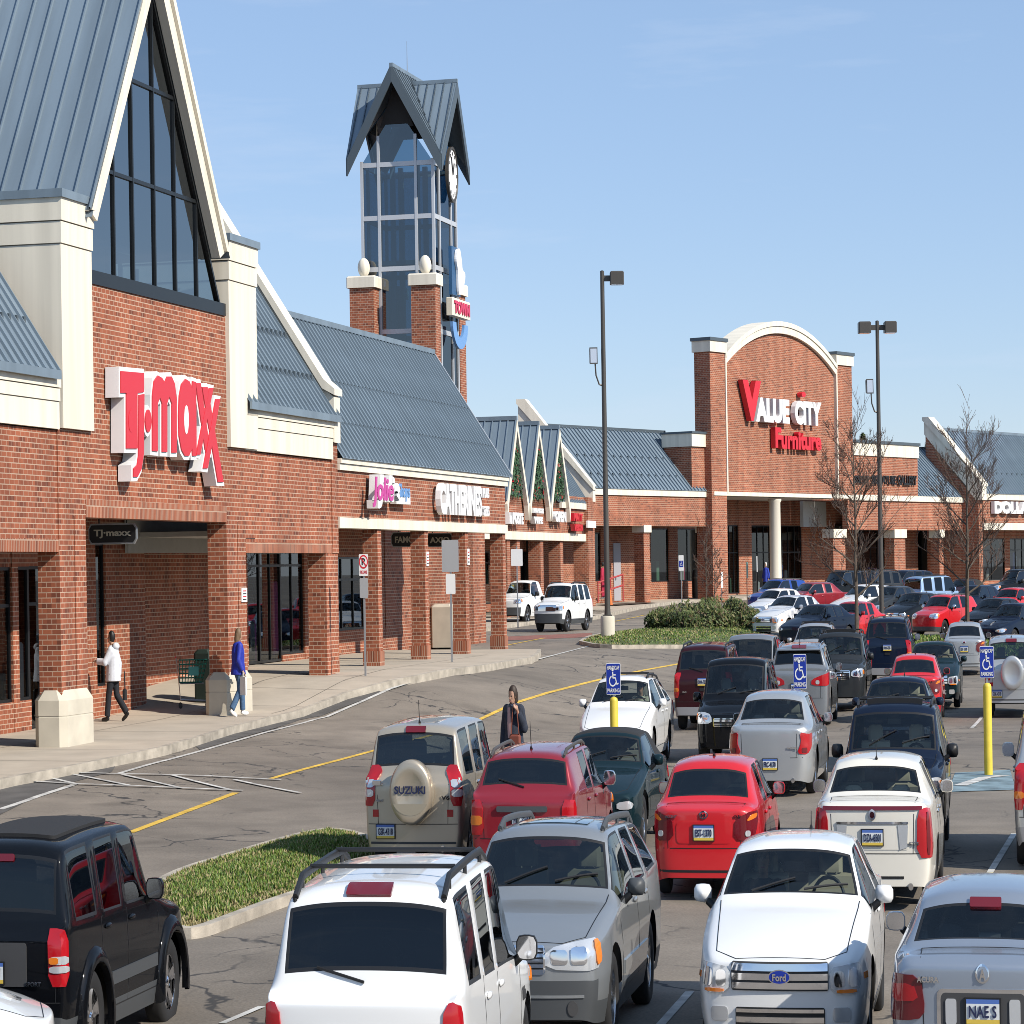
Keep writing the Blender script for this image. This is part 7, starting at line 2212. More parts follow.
# yellow bollards with blue signs
def bollard_sign(label, x, Yd, sx0, sx1, sy0, sy1, ytop, Xa=None):
    a, b = ab(x, 680); X, Y = a / F * Yd, Yd; g0 = gz(X, Y)
    t = thing('sign_bollard', label, 'sign post', (X, Y, g0), FA, 'yellow bollards with blue wheelchair signs')
    zt_ = zat(x, ytop, Y) - g0
    mb = MB(); mb.lathe([(.095, -.05), (.095, zt_ - .06), (.08, zt_ - .02), (.04, zt_), (.001, zt_ + .005)], YELLOW, 16); mb.build('bollard', t, True, 50)
    z0, z1 = zat(x, sy1, Y) - g0, zat(x, sy0, Y) - g0; w = (sx1 - sx0) / F * Y
    mb = MB(); mb.box(-.025, .025, -.012, .02, zt_ - .1, z1 - .02, STEEL); mb.build('post', t)
    mb = MB(); mb.prism(rrect(-w / 2, w / 2, z0, z1, .025), 'y', -.030, -.020, WHITE); mb.prism(rrect(-w / 2 + .008, w / 2 - .008, z0 + .01, z1 - .01, .02), 'y', -.026, -.034, BLUEP); p = mb.build('sign_panel', t)
    mb = MB(); k = (z1 - z0); wheelchair(mb, -.01, (z0 + z1) / 2, k * .56, WHITE, -.036)
    for txt, zz in (('HANDICAP', z1 - k * .21), ('PARKING', z0 + k * .07)):
        vs, fs = text_mesh(txt, w * .84, k * .125, .004, .015); mb.add([(v[0] - w * .42, v[1] - .037, v[2] + zz) for v in vs], fs, WHITE)
    mb.build('symbol', p)
bollard_sign('yellow bollard with blue wheelchair sign before the white wagon', 613.5, 62.0, 606.3, 620.7, 663, 694.5, 697)
bollard_sign('blue wheelchair sign behind the silver sedan, bollard hidden', 800, 62.8, 793.5, 806.5, 654, 689, 690)
bollard_sign('tall yellow bollard with blue wheelchair sign at the right, standing clear', 987, 61.5, 980, 994, 646, 678, 683)

# ================================================================= LIGHT POLES
def light_pole(label, x, Yd, ytop, heads, flood, conc, basey=None):
    a, b = ab(x, 600); X, Y = a / F * Yd, Yd
    a2 = ab(x, ytop)[0]; g0 = gz(X, Y)
    t = thing('light_pole', label, 'lamp post', (X, Y, g0), 0, 'parking lot light poles')
    zt_ = zat(x, ytop, Y) - g0
    zb = conc
    mb = MB(); mb.lathe([(.33, -.1), (.33, zb - .03), (.30, zb), (.001, zb)], CONCP, 24); mb.build('concrete_base', t, True, 40)
    mb = MB(); mb.box(-.2, .2, -.2, .2, zb, zb + .04, POLE); mb.lathe([(.15, zb + .04), (.13, zb + .25), (.095, zt_), (.001, zt_ + .03)], POLE, 14); mb.build('pole', t, True, 40)
    for sgn_ in heads:
        mb = MB(); mb.box(min(sgn_ * .05, sgn_ * .42), max(sgn_ * .05, sgn_ * .42), -.05, .05, zt_ - .32, zt_ - .14, POLE)
        mb.bbox(min(sgn_ * .36, sgn_ * 1.0), max(sgn_ * .36, sgn_ * 1.0), -.32, .32, zt_ - .42, zt_ - .02, POLE, .04)
        l = mb.build('lamp_head', t)
        mb = MB(); mb.box(min(sgn_ * .42, sgn_ * .94), max(sgn_ * .42, sgn_ * .94), -.26, .26, zt_ - .435, zt_ - .415, LENSW); mb.build('lens', l)
    fz, fx, sg = flood
    zz = zat(x, fz, Y) - g0
    mb = MB(); mb.tube([(0, 0, zz - 1.05), (-.22, -.05, zz - 1.0), (-.36, -.08, zz - .72), (-.40, -.1, zz - .3)], .035, POLE, 6)
    mb.build('flood_arm', t)
    mb = MB(); mb.prism([(-.28, zz - .38), (.12, zz - .32), (.22, zz + .10), (-.2, zz + .14)], 'x', -.65, -.28, POLE); f = mb.build('flood_lamp', t)
    mb = MB(); mb.prism([(-.24, zz - .34), (-.285, zz - .34), (-.235, zz + .1), (-.19, zz + .1)], 'x', -.61, -.32, LENSW); mb.build('lens', f)
light_pole('tall dark light pole with one lamp head on grass island', 607.3, 124.0, 271, (1,), (352, 0, 1), .78)
light_pole('tall dark light pole with twin lamp heads at the right', 881.5, 141.0, 321, (-1, 1), (383, 0, 1), .8)

# ================================================================= TREES AND SHRUBS
BARK = pmat('bark_grey_brown', (.11, .085, .065), .9, noise=.3, nscale=5); TWIG = pmat('twig_brown', (.10, .065, .05), .9)
def bare_tree(name, label, X, Y, h, spread, seed, trunk_r=.11, first=.28, group='bare trees in the parking lot', dens=1.0, depth=4, lean=0):
    r = random.Random(seed)
    g0 = gz(X, Y)
    t = thing(name, label, 'tree', (X, Y, g0), 0, group)
    mt, mc = MB(), MB()
    tops = []
    pts = [(0, 0, -.1)]; n = 7
    for k in range(1, n + 1):
        pts.append((pts[-1][0] + r.uniform(-.05, .05) + lean * .1, pts[-1][1] + r.uniform(-.05, .05), h * .82 * k / n))
    mt.tube(pts, [trunk_r * (1 - .82 * k / n) for k in range(n + 1)], BARK, 8); mt.build('trunk', t, True)
    def branch(p, d, l, rad, lev):
        q = [Vector(p)]
        d = Vector(d).normalized()
        seg = 3 if lev < 3 else 2
        for k in range(seg):
            d = (d + Vector((r.uniform(-.2, .2), r.uniform(-.2, .2), r.uniform(-.04, .13)))).normalized()
            q.append(q[-1] + d * l / seg)
        mc.tube([tuple(v) for v in q], [max(.007, rad * (1 - .55 * k / seg)) for k in range(seg + 1)], BARK if lev < 2 else TWIG, 5 if lev < 2 else 3, False)
        if lev < depth:
            nn = int(r.uniform(3, 5.5) * dens)
            for k in range(nn):
                u = r.uniform(.25, 1.0); i = min(seg - 1, int(u * seg)); f = u * seg - i
                pp = q[i].lerp(q[i + 1], f)
                side = Vector((r.uniform(-1, 1), r.uniform(-1, 1), r.uniform(-.1, .6))).normalized()
                branch(pp, (d * .75 + side * .75), l * r.uniform(.42, .66), rad * .5, lev + 1)
    nb = int(15 * dens)
    for k in range(nb):
        z = h * (first + (.80 - first) * k / nb); i = min(n - 1, int(z / (h * .82) * n))
        f = z / (h * .82) * n - i
        p = Vector(pts[i]).lerp(Vector(pts[i + 1]), min(1, max(0, f)))
        a = k * 2.4 + r.uniform(-.3, .3)
        taper = 1 - .55 * (z / h - first)
        up = .22 + .85 * (z / h)
        branch(p, (math.cos(a), math.sin(a), up), spread * .74 * taper * r.uniform(.75, 1.1), trunk_r * .34 * taper, 1)
    branch(pts[-1], (0, 0, 1), h * .2, trunk_r * .2, 2)
    mc.build('crown', t, True)
Yt = 128.0
for (nm, lb, x, Yd, yb, ytp, sp, sd_) in (('bare_tree', 'leafless tree in front of the arched furniture store, left of the twin headed pole', 857, 128.0, 640, 408, 2.9, 21), ('bare_tree', 'leafless tree at the right in front of the discount shop', 966.5, 131.0, 640, 410, 2.7, 37)):
    a = ab(x, 600)[0]; X = a / F * Yd
    hh = zat(x, ytp, Yd) - gz(X, Yd)
    bare_tree(nm, lb, X, Yd, hh, sp, sd_, .12, .22, dens=1.22)
for (lb, x, Yd, ytp, sp, sd_) in (('slim leafless sapling with pale trunk beside the store pier', 706, 160.0, 512, 1.5, 5), ('slim leafless sapling behind the low shrubs', 716, 150.0, 545, 1.1, 9)):
    a = ab(x, 600)[0]; X = a / F * Yd
    bare_tree('bare_sapling', lb, X, Yd, zat(x, ytp, Yd) - gz(X, Yd), sp, sd_, .06, .3, 'bare saplings by the store', .8, 4)
LEAFS = [pmat('shrub_leaf_%s' % n, c, .65) for n, c in (('green', (.085, .115, .03)), ('olive', (.15, .14, .045)), ('dark', (.035, .055, .02)), ('brown', (.13, .09, .045)))]
def shrub(label, X, Y, rx, ry, rz, seed, n=2600, leaf=.11, group='low evergreen shrubs'):
    r = random.Random(seed); g0 = gz(X, Y)
    t = thing('shrub', label, 'shrub', (X, Y, g0), 0, group)
    mb = MB()
    cl = [(r.uniform(-rx, rx) * .8, r.uniform(-ry, ry) * .8, r.uniform(.15, .8) * rz, r.uniform(.3, .55)) for _ in range(26)]
    for k in range(n):
        c = cl[r.randrange(len(cl))]
        d = Vector((r.gauss(0, 1), r.gauss(0, 1), r.gauss(0, .7))).normalized() * c[3] * r.uniform(.5, 1.05)
        p = Vector((c[0], c[1], c[2])) + d
        lim = (p.x / rx) ** 2 + (p.y / ry) ** 2
        if lim > 1 or p.z < .02: continue
        p.z = min(p.z, rz * (1.08 - .55 * lim) + r.uniform(-.05, .08))
        m = LEAFS[0 if r.random() < .5 else r.randrange(4)]
        u = Vector((r.gauss(0, 1), r.gauss(0, 1), r.gauss(0, 1))).normalized(); w = u.orthogonal().normalized()
        s = leaf * r.uniform(.6, 1.3)
        mb.add([tuple(p - u * s), tuple(p + w * s * .4), tuple(p + u * s), tuple(p - w * s * .4)], [(0, 1, 2, 3)], m)
    mb.build('foliage', t)
    mb = MB()
    for k in range(7):
        a = r.uniform(0, 2 * PI); mb.tube([(0, 0, 0), (math.cos(a) * rx * .5, math.sin(a) * ry * .5, rz * .7)], [.04, .015], BARK, 5)
    mb.build('stem', t)
for i, (x, Yd, rx, ry, rz) in enumerate(((673, 136, 1.5, 1.4, .95), (695, 137, 1.8, 1.7, 1.3), (718, 138, 1.8, 1.7, 1.35), (738, 139, 1.4, 1.5, 1.05))):
    X = ab(x, 615)[0] / F * Yd
    shrub(('low evergreen shrub at the left end of the island clump', 'low evergreen shrub under the wheelchair sign', 'tallest evergreen shrub of the island clump', 'low evergreen shrub at the right end of the island clump')[i], X, Yd, rx, ry, rz * .9, 40 + i, 5200, .09)
for i, (x, Yd) in enumerate(((650, 168), (672, 172))):
    X = ab(x, 590)[0] / F * Yd
def conifer(label, X, Y, h, seed):
    r = random.Random(seed); t = thing('pine_tree', label, 'tree', (X, Y, gz(X, Y)), 0, 'evergreens behind the roofs')
    mb = MB(); mb.tube([(0, 0, 0), (0, 0, h)], [.25, .03], BARK, 7); mb.build('trunk', t)
    mb = MB()
    for k in range(2600):
        z = r.uniform(.15, 1) * h; rr = (1 - z / h) * h * .2 * r.uniform(.2, 1) + .1; a = r.uniform(0, 2 * PI)
        p = Vector((rr * math.cos(a), rr * math.sin(a), z - rr * .3)); u = Vector((math.cos(a), math.sin(a), -.3)); w = Vector((-math.sin(a), math.cos(a), 0)); s = .3
        mb.add([tuple(p - u * s), tuple(p + w * s * .4), tuple(p + u * s), tuple(p - w * s * .4)], [(0, 1, 2, 3)], LEAFS[2 if r.random() < .6 else 0])
    mb.build('crown', t)
for (x, Yd, yt_, lb) in ((928, 262, 441, 'dark conifer top showing above the gallery roof'), (863, 268, 433, 'dark conifer behind the gallery parapet')):
    X = ab(x, 450)[0] / F * Yd; conifer(lb, X, Yd, zat(x, yt_, Yd) - gz(X, Yd), x)

# ================================================================= SMALL THINGS BY THE SHOPS
CARTG = pmat('cart_green', (.03, .22, .16), .5)
X_, Y_ = gpt(194, 708, .15)
t = thing('shopping_cart', 'green shopping cart standing in the brick entrance niche', 'shopping cart', (X_, Y_, gz(X_, Y_) + .15), math.radians(8))
mb = MB()
def cart_pt(u, v, z):   # basket tapers to the front (+x) and the floor
    k = .72 + .28 * z
    return (-.42 + u * .84 * (.80 + .2 * z), (v - .5) * .54 * (1 - .22 * u), .52 + .45 * z + (0 if True else 0))
for i in range(9):
    for v in (0, 1): mb.tube([cart_pt(i / 8, v, 0), cart_pt(i / 8, v, 1)], .008, CARTG, 4)
for j in range(6):
    for v in (0, 1): mb.tube([cart_pt(0, v, j / 5), cart_pt(1, v, j / 5)], .008, CARTG, 4)
    for u in (0, 1): mb.tube([cart_pt(u, 0, j / 5), cart_pt(u, 1, j / 5)], .008, CARTG, 4)
for i in range(7):
    for u in (0, 1): mb.tube([cart_pt(u, i / 6, 0), cart_pt(u, i / 6, 1)], .008, CARTG, 4)
    mb.tube([cart_pt(0, i / 6, 0), cart_pt(1, i / 6, 0)], .008, CARTG, 4)
mb.build('basket', t)
mb = MB()
for s in (-1, 1):
    mb.tube([(-.52, s * .25, 1.02), (-.45, s * .25, .60), (-.40, s * .24, .18), (.38, s * .19, .14), (.42, s * .19, .10)], .016, STEEL, 6); mb.tube([(-.4, s * .24, .5), (.3, s * .2, .5)], .012, STEEL, 5)
mb.build('chassis', t)
mb = MB(); mb.tube([(-.53, -.27, 1.03), (-.53, .27, 1.03)], .022, REDP, 8); mb.build('handle', t)
for (x, y) in ((-.40, .24), (-.40, -.24), (.40, .19), (.40, -.19)):
    mb = MB(); mb.lathe([(.03, -.014), (.055, -.014), (.058, 0), (.055, .014), (.03, .014)], BLACK, 14, 'y', (x, y, .058)); mb.build('wheel', t, True)
mb = MB(); mb.box(-.15, .15, -.285, -.262, .66, .84, pmat('cart_label', (.1, .45, .42), .5)); mb.build('sign_plate', t)
X_, Y_ = gpt(203, 706, .15); Y_ += .8
t = thing('trash_can', 'dark green square trash can behind the shopping cart', 'trash can', (X_, Y_, gz(X_, Y_) + .15), ANG_A)
BIN = pmat('bin_dark_green', (.012, .025, .02), .6)
mb = MB(); mb.bbox(-.27, .27, -.27, .27, 0, .86, BIN, .04); mb.build('bin_body', t)
mb = MB(); mb.bbox(-.29, .29, -.29, .29, .86, 1.06, BIN, .08); mb.box(-.16, .16, -.296, -.288, .90, 1.0, BLACK); mb.build('lid', t)
X_, Y_ = V_w(s_V(697, 2.4, 580), 2.4)
t = thing('trash_can', 'black trash can by the furniture store window', 'trash can', (X_, Y_, gv), ANG_V)
mb = MB(); mb.lathe([(.36, 0), (.38, .1), (.38, 1.2), (.32, 1.4), (.2, 1.46), (.001, 1.48)], BLACK, 18); mb.build('bin_body', t, True, 40)
mb = MB(); mb.lathe([(.40, .98), (.40, 1.06)], POLE, 18); mb.build('rim', t)
# red handrail in front of the service door
qh = 1.2
t = thing('handrail', 'red painted metal handrail by the grey service door', 'railing', (*V_w(sv(612, 570), qh), gv), ANG_V)
mb = MB()
RAILR = pmat('handrail_red', (.42, .06, .06), .5)
l_ = sv(637, 570) - sv(612, 570)
for z in (.55, 1.05): mb.tube([(0, 0, z - .15), (l_, 0, z + .2)], .045, RAILR, 6)
for k in range(3): mb.tube([(l_ * k / 2, 0, 0), (l_ * k / 2, 0, .9 + .35 * k / 2)], .045, RAILR, 6)
mb.build('rails', t)
# newspaper/vending box and orange cone by the corner
X_, Y_ = A_w(s2(593, 590), Q2 - 1.2)
t = thing('traffic_cone', 'small orange cone beside the last brick pier', 'cone', (X_, Y_, gz(X_, Y_) + .15), 0)
mb = MB(); mb.lathe([(.17, .03), (.05, .68), (.03, .72), (.001, .72)], pmat('cone_orange', (.62, .16, .03), .6), 14); mb.build('cone_body', t, True, 40)
mb = MB(); mb.bbox(-.22, .22, -.22, .22, 0, .04, pmat('cone_orange', (.62, .16, .03), .6), .03); mb.build('base', t)
# mulch bed under the ramp
poly_sheet('planting_bed', [V_w(sv(598, 580), .0 - 1.6), V_w(sv(640, 580), -1.4), V_w(sv(642, 580), .4), V_w(sv(598, 580), .4)], SOIL, .19)
# painted cartoon sign panels on the tower become a plain lit cabinet with words
xc_ = wT * .58
o_ = (sT0 + xc_, QT - .5, zt(447, 314))
t = thing('tower_sign', 'red and white sign cabinet with pale panels on the clock tower', 'sign', (*A_w(o_[0], o_[1]), o_[2]), ANG_A)
hz_ = zt(447, 296) - o_[2]
mb = MB(); mb.bbox(-1.75, 1.75, -.28, .1, 0, hz_, CREAM, .03); p = mb.build('sign_cabinet', t)
vs, fs = text_mesh('TOWN', 3.0, hz_ * .72, .04, .05)
mb = MB(); mb.add([(v[0] - 1.5, v[1] - .30, v[2] + hz_ * .14) for v in vs], fs, pmat('crimson_sign_face', (.6, .03, .10), .4)); mb.build('lettering', p)
mb = MB(); z0, z1 = zt(447, 292) - o_[2], zt(447, 243) - o_[2]
mb.prism(smooth_poly([(-.3, z0), (.3, z0 + .1), (1.0, z0 + .6), (1.1, z0 + .9), (.5, z0 + 1.0), (.45, z1 - .5), (.1, z1), (-.5, z1 - .1), (-.7, z1 - .5), (-.35, z0 + .9)], 2), 'y', -.22, -.1, WHITES); mb.box(-1.1, .5, -.08, .1, z0, z1, pmat('sign_panel_blue', (.03, .10, .22), .4)); mb.build('upper_panel', t)
mb = MB(); z0, z1 = zt(447, 346) - o_[2], zt(447, 320) - o_[2]
pts = [(1.5 * math.cos(a), z1 + (z0 - z1) * abs(math.sin(a))) for a in [math.radians(180 * k / 16) for k in range(17)]]
mb.prism(pts + [(.8 * math.cos(a), z1 + (z0 - z1) * .55 * abs(math.sin(a))) for a in [math.radians(180 - 180 * k / 16) for k in range(17)]], 'y', -.2, -.05, PALEBLUE); mb.build('lower_crescent', t)

# ================================================================= PEOPLE
SKIN = pmat('skin', (.42, .24, .16), .55); HAIRB = pmat('hair_brown', (.035, .02, .012), .6); HAIRK = pmat('hair_black', (.008, .007, .007), .5)
def remesh(mb, name, vox, mat, sm=2):
    me = mb.mesh('tmp'); ob = bpy.data.objects.new('tmp', me); COL.objects.link(ob)
    md = ob.modifiers.new('r', 'REMESH'); md.mode = 'VOXEL'; md.voxel_size = vox
    if sm:
        m2 = ob.modifiers.new('s', 'SMOOTH'); m2.factor = .5; m2.iterations = sm
    dg = bpy.context.evaluated_depsgraph_get(); dg.update()
    me2 = bpy.data.meshes.new_from_object(ob.evaluated_get(dg)); bpy.data.objects.remove(ob); bpy.data.meshes.remove(me)
    me2.name = name; me2.materials.clear(); me2.materials.append(mat)
    me2.polygons.foreach_set('use_smooth', [True] * len(me2.polygons)); me2.polygons.foreach_set('material_index', [0] * len(me2.polygons))
    return me2
def hand(mb, wrist, d, palm_n, curl=.5, side=1):
    d = Vector(d).normalized(); n = Vector(palm_n); n = (n - d * n.dot(d)).normalized(); a = d.cross(n) * side
    w = Vector(wrist)
    mb.tube([tuple(w), tuple(w + d * .045), tuple(w + d * .085)], [.024, .036, .034], SKIN, 8)
    for k, (o, l) in enumerate(((.030, .068), (.010, .078), (-.010, .073), (-.029, .058))):
        b = w + d * .08 + a * o; p = [b]; dd = d.copy()
        for j in range(3):
            dd = (dd + n * curl * .7).normalized(); p.append(p[-1] + dd * l / 3)
        mb.tube([tuple(q) for q in p], [.0105, .010, .009, .007], SKIN, 6)
    b = w + d * .03 + a * .032; mb.tube([tuple(b), tuple(b + (d * .6 + a * .7).normalized() * .035), tuple(b + (d * .6 + a * .7).normalized() * .035 + (d + n * .5).normalized() * .032)], [.014, .012, .009], SKIN, 6)
def person(label, loc, rotz, J, cloth, hair, hair_long=0.0, head_turn=(0, 0), vox=.013, coat=None, shoes=None, seated=False, z=None):
    """J: joints in metres (x forward, y left, z up)"""
    X, Y = loc
    t = thing('person', label, 'person', (X, Y, gz(X, Y) if z is None else z), rotz)
    top_m, leg_m, shoe_m = cloth
    g = lambda k: Vector(J[k])
    hd = g('head'); nk = g('neck'); ch = g('chest'); pv = g('pelvis')
    f = Vector((math.cos(head_turn[0]), math.sin(head_turn[0]), head_turn[1])).normalized(); lft = Vector((0, 0, 1)).cross(f).normalized()
    mb = MB()
    mb.ellip(tuple(hd), (.088, .075, .115), SKIN, 14, 10); mb.ellip(tuple(hd + f * .03 - Vector((0, 0, .06))), (.055, .052, .055), SKIN, 10, 8)
    mb.tube([tuple(hd + f * .085 + Vector((0, 0, .01))), tuple(hd + f * .105 - Vector((0, 0, .025)))], [.010, .016], SKIN, 6)
    for s in (1, -1): mb.ellip(tuple(hd + lft * s * .076 - Vector((0, 0, .005))), (.018, .012, .03), SKIN, 8, 6)
    mb.tube([tuple(hd - Vector((0, 0, .05))), tuple(nk)], [.05, .055], SKIN, 8)
    mb.tube([tuple(nk - Vector((0, 0, .02))), tuple(ch), tuple(pv + Vector((0, 0, .1))), tuple(pv)], [.07, .12, .11, .12], SKIN, 10)
    for s, k in ((1, 'l'), (-1, 'r')):
        sh_ = g('sh' + k) + Vector((0, -s * .035, -.03)); mb.tube([tuple(ch), tuple(sh_)], [.08, .05], SKIN, 8); mb.tube([tuple(sh_), J['el' + k], J['wr' + k]], [.052, .042, .028], SKIN, 8)
        d = g('wr' + k) - g('el' + k); hand(mb, J['wr' + k], d, J.get('pn' + k, (1, 0, 0)), J.get('curl', .5), -s)
        mb.tube([tuple(pv), J['hip' + k], J['kn' + k], J['an' + k]], [.1, .078, .05, .036], SKIN, 8)
        mb.tube([J['an' + k], tuple(g('an' + k) - Vector((0, 0, .05)))], [.036, .04], SKIN, 6)
    link('body', remesh(mb, 'body', vox, SKIN), t)
    for s in (1, -1):
        m = MB(); m.ellip(tuple(hd + f * .078 + lft * s * .032 + Vector((0, 0, .012))), (.012, .016, .009), BLACK, 8, 6); m.build('eye', t)
    m = MB(); m.ellip(tuple(hd + f * .085 - Vector((0, 0, .062))), (.008, .024, .007), pmat('lip', (.35, .10, .09), .5), 8, 6); m.build('mouth', t)
    # trousers
    m = MB()
    m.tube([tuple(pv + Vector((0, 0, .12))), tuple(pv), tuple(pv - Vector((0, 0, .06)))], [.145, .155, .14], leg_m, 10)
    for s, k in ((1, 'l'), (-1, 'r')):
        m.tube([tuple(pv + Vector((0, s * .05, 0))), J['hip' + k], J['kn' + k], J['an' + k]], [.125, .112, .086, .082 if not seated else .06], leg_m, 9)
    link('trousers', remesh(m, 'trousers', .02, leg_m), t)
    # coat
    m = MB(); cl = coat or .0
    m.tube([tuple(nk + Vector((0, 0, -.01))), tuple(nk - Vector((0, 0, .07))), tuple(ch), tuple(pv + Vector((0, 0, .12))), tuple(pv - Vector((0, 0, cl)))], [.075, .145, .19, .185, .225 if cl else .18], top_m, 14)
    for s, k in ((1, 'l'), (-1, 'r')):
        sh_ = g('sh' + k) + Vector((0, -s * .035, -.03)); m.ellip(tuple(sh_), (.10, .095, .095), top_m, 12, 8); m.tube([tuple(sh_), J['el' + k], tuple(g('wr' + k).lerp(g('el' + k), .06))], [.095, .082, .066], top_m, 10); m.ellip(tuple(g('el' + k)), (.083, .083, .083), top_m, 10, 6)
    link('jacket', remesh(m, 'jacket', .018, top_m), t)
    for s, k in ((1, 'l'), (-1, 'r')):
        a = g('an' + k); fd = Vector(J.get('ft' + k, (1, 0, 0))).normalized()
        m = MB(); m.tube([tuple(a + Vector((0, 0, -.02)) - fd * .04), tuple(a - Vector((0, 0, .055)) + fd * .03), tuple(a - Vector((0, 0, .062)) + fd * .12), tuple(a - Vector((0, 0, .066)) + fd * .17)], [.05, .045, .042, .026], shoe_m, 8); m.build('shoe', t, True)
    m = MB()
    m.ellip(tuple(hd - f * .018 + Vector((0, 0, .022))), (.104, .094, .122), hair, 14, 10)
    if hair_long: m.tube([tuple(hd - f * .05 + Vector((0, 0, .02))), tuple(hd - f * .07 - Vector((0, 0, .1))), tuple(nk - f * .06 - Vector((0, 0, hair_long)))], [.085, .08, .045], hair, 10)
    hm = remesh(m, 'hair', .016, hair)
    # keep the face free of hair
    bmh = bmesh.new(); bmh.from_mesh(hm)
    bmesh.ops.delete(bmh, geom=[v for v in bmh.verts if (Vector((v.co.x, v.co.y, v.co.z / ZS)) - hd).dot(f) > .035 and v.co.z / ZS < hd.z + .062], context='VERTS'); bmh.to_mesh(hm); bmh.free()
    link('hair', hm, t)
    return t
def std(**k):
    J = dict(head=(.02, 0, 1.60), neck=(0, 0, 1.47), chest=(0, 0, 1.25), pelvis=(0, 0, .93),
             shl=(0, .19, 1.38), ell=(-.03, .24, 1.10), wrl=(.06, .25, .87), shr=(0, -.19, 1.38), elr=(-.03, -.24, 1.10), wrr=(.06, -.25, .87),
             hipl=(0, .095, .90), knl=(.02, .10, .50), anl=(0, .10, .10), hipr=(0, -.095, .90), knr=(.02, -.10, .50), anr=(0, -.10, .10))
    J.update(k); return J
JW = pmat('white_jacket_cloth', (.62, .64, .70), .8, noise=.06, nscale=14); JBLK = pmat('black_trouser_cloth', (.012, .013, .018), .85)
JB = pmat('blue_jacket_cloth', (.015, .03, .33), .6, noise=.15, nscale=10); DENIM = pmat('denim', (.06, .12, .22), .85, noise=.2, nscale=20); JN = pmat('navy_jacket_cloth', (.022, .028, .045), .85, noise=.3, nscale=30)
JR = pmat('crimson_tracksuit', (.42, .02, .06), .8); WSH = pmat('white_shoe', (.75, .74, .72), .6); BSH = pmat('black_shoe', (.01, .01, .01), .4)
PX, PY = gpt(114, 721.5, .15)
# walks to the right, arm stretched to the door on the left
person('person in white hooded jacket and black trousers reaching for the store door', (PX, PY), math.radians(163), std(head=(.05, 0, 1.60), neck=(.02, 0, 1.47), ell=(.14, .24, 1.14), wrl=(.42, .20, 1.16), pnl=(0, 0, -1), elr=(-.08, -.23, 1.10), wrr=(-.06, -.26, .86), knl=(.10, .10, .52), anl=(.16, .10, .10), knr=(-.06, -.10, .50), anr=(-.36, -.10, .17), ftr=(.9, 0, -.5)), (JW, JBLK, BSH), HAIRK, 0, (.3, 0), coat=.16, z=gz(PX, PY) + .15)
def handbag(label, loc, z, m, w=.32, h=.24, strap=.3, rot=0, d=.10):
    t = thing('handbag', label, 'bag', (loc[0], loc[1], z), rot)
    mb = MB(); mb.bbox(-d / 2, d / 2, -w / 2, w / 2, 0, h, m, .03); mb.build('bag_body', t)
    mb = MB(); mb.tube([(0, -w * .35, h), (0, -w * .2, h + strap * .8), (0, 0, h + strap), (0, w * .2, h + strap * .8), (0, w * .35, h)], .01, m, 6); mb.build('strap', t)
    return t
handbag('black shoulder bag hanging from the hand of the person in white', (PX + .30, PY + .16), gz(PX, PY) + .15 + .40, BLACK, .26, .22, .34)
BX, BY = gpt(239, 716.5, .15)
person('person in bright blue jacket, jeans and white shoes walking past the pier', (BX, BY), math.radians(28), std(knl=(.14, .09, .52), anl=(.16, .09, .12), knr=(.0, -.09, .50), anr=(-.26, -.10, .15), ftr=(.9, 0, -.4), head=(.04, 0, 1.58), elr=(-.08, -.22, 1.10), wrr=(.04, -.25, .88), ell=(-.02, .24, 1.1), wrl=(.10, .24, .9)), (JB, DENIM, WSH), pmat('hair_light_brown', (.16, .10, .055), .6), .10, (.1, 0), coat=.12, z=gz(BX, BY) + .15)
t = thing('shopping_bag', 'white paper bag held by the person in the blue jacket', 'bag', (BX + .16, BY - .24, gz(BX, BY) + .15 + .42), .8); mb = MB(); mb.box(-.02, .02, -.13, .13, 0, .36, WHITE); mb.build('bag_body', t); mb = MB(); mb.tube([(0, -.05, .36), (0, 0, .46), (0, .05, .36)], .006, WHITE, 5); mb.build('handle', t)
WY = 55.0; WX = ab(514, 730)[0] / F * WY
person('dark haired person in navy jacket walking between the cars, hand raised', (WX, WY), math.radians(-118), std(head=(.04, 0, 1.56), ell=(.02, .25, 1.12), wrl=(.20, .20, 1.34), pnl=(0, -1, 0), elr=(-.05, -.25, 1.1), wrr=(.02, -.26, .86), knl=(.12, .1, .52), anl=(.12, .1, .1), anr=(-.16, -.1, .12)), (JN, DENIM, BSH), HAIRB, .02, (-.2, -.25), coat=.18)
SHIRT = pmat('pink_blouse', (.55, .33, .30), .8)
_w = [o for o in COL.objects if o.get('label', '').startswith('dark haired person in navy')][0]
mb = MB(); mb.prism([(-.055, 1.40), (.055, 1.40), (.035, .98), (-.035, .98)], 'x', .165, .205, SHIRT); mb.build('blouse', _w)
mb = MB()
for s in (1, -1): mb.prism([(s * .03, 1.44), (s * .13, 1.40), (s * .075, 1.24), (s * .045, 1.20)], 'x', .16, .215, JN)
mb.build('collar', _w)
_w = [o for o in COL.objects if o.get('label', '').startswith('person in white hooded')][0]
mb = MB(); mb.ellip((-.10, 0, 1.44), (.10, .13, .07), JW, 14, 8); mb.build('hood', _w, True)
handbag('brown leather bag on the hip of the dark haired person', (WX + .02, WY - .30), gz(WX, WY) + .74, pmat('brown_leather', (.22, .06, .035), .5), .24, .30, .42, math.radians(70), .08)
RX, RY = V_w(sv(626.5, 580), 2.0)
person('person in crimson tracksuit walking along the red handrail', (RX, RY), ANG_V + PI * .55, std(), (JR, JR, WSH), HAIRK, .0, (0, 0), coat=.1, z=gv + .12)
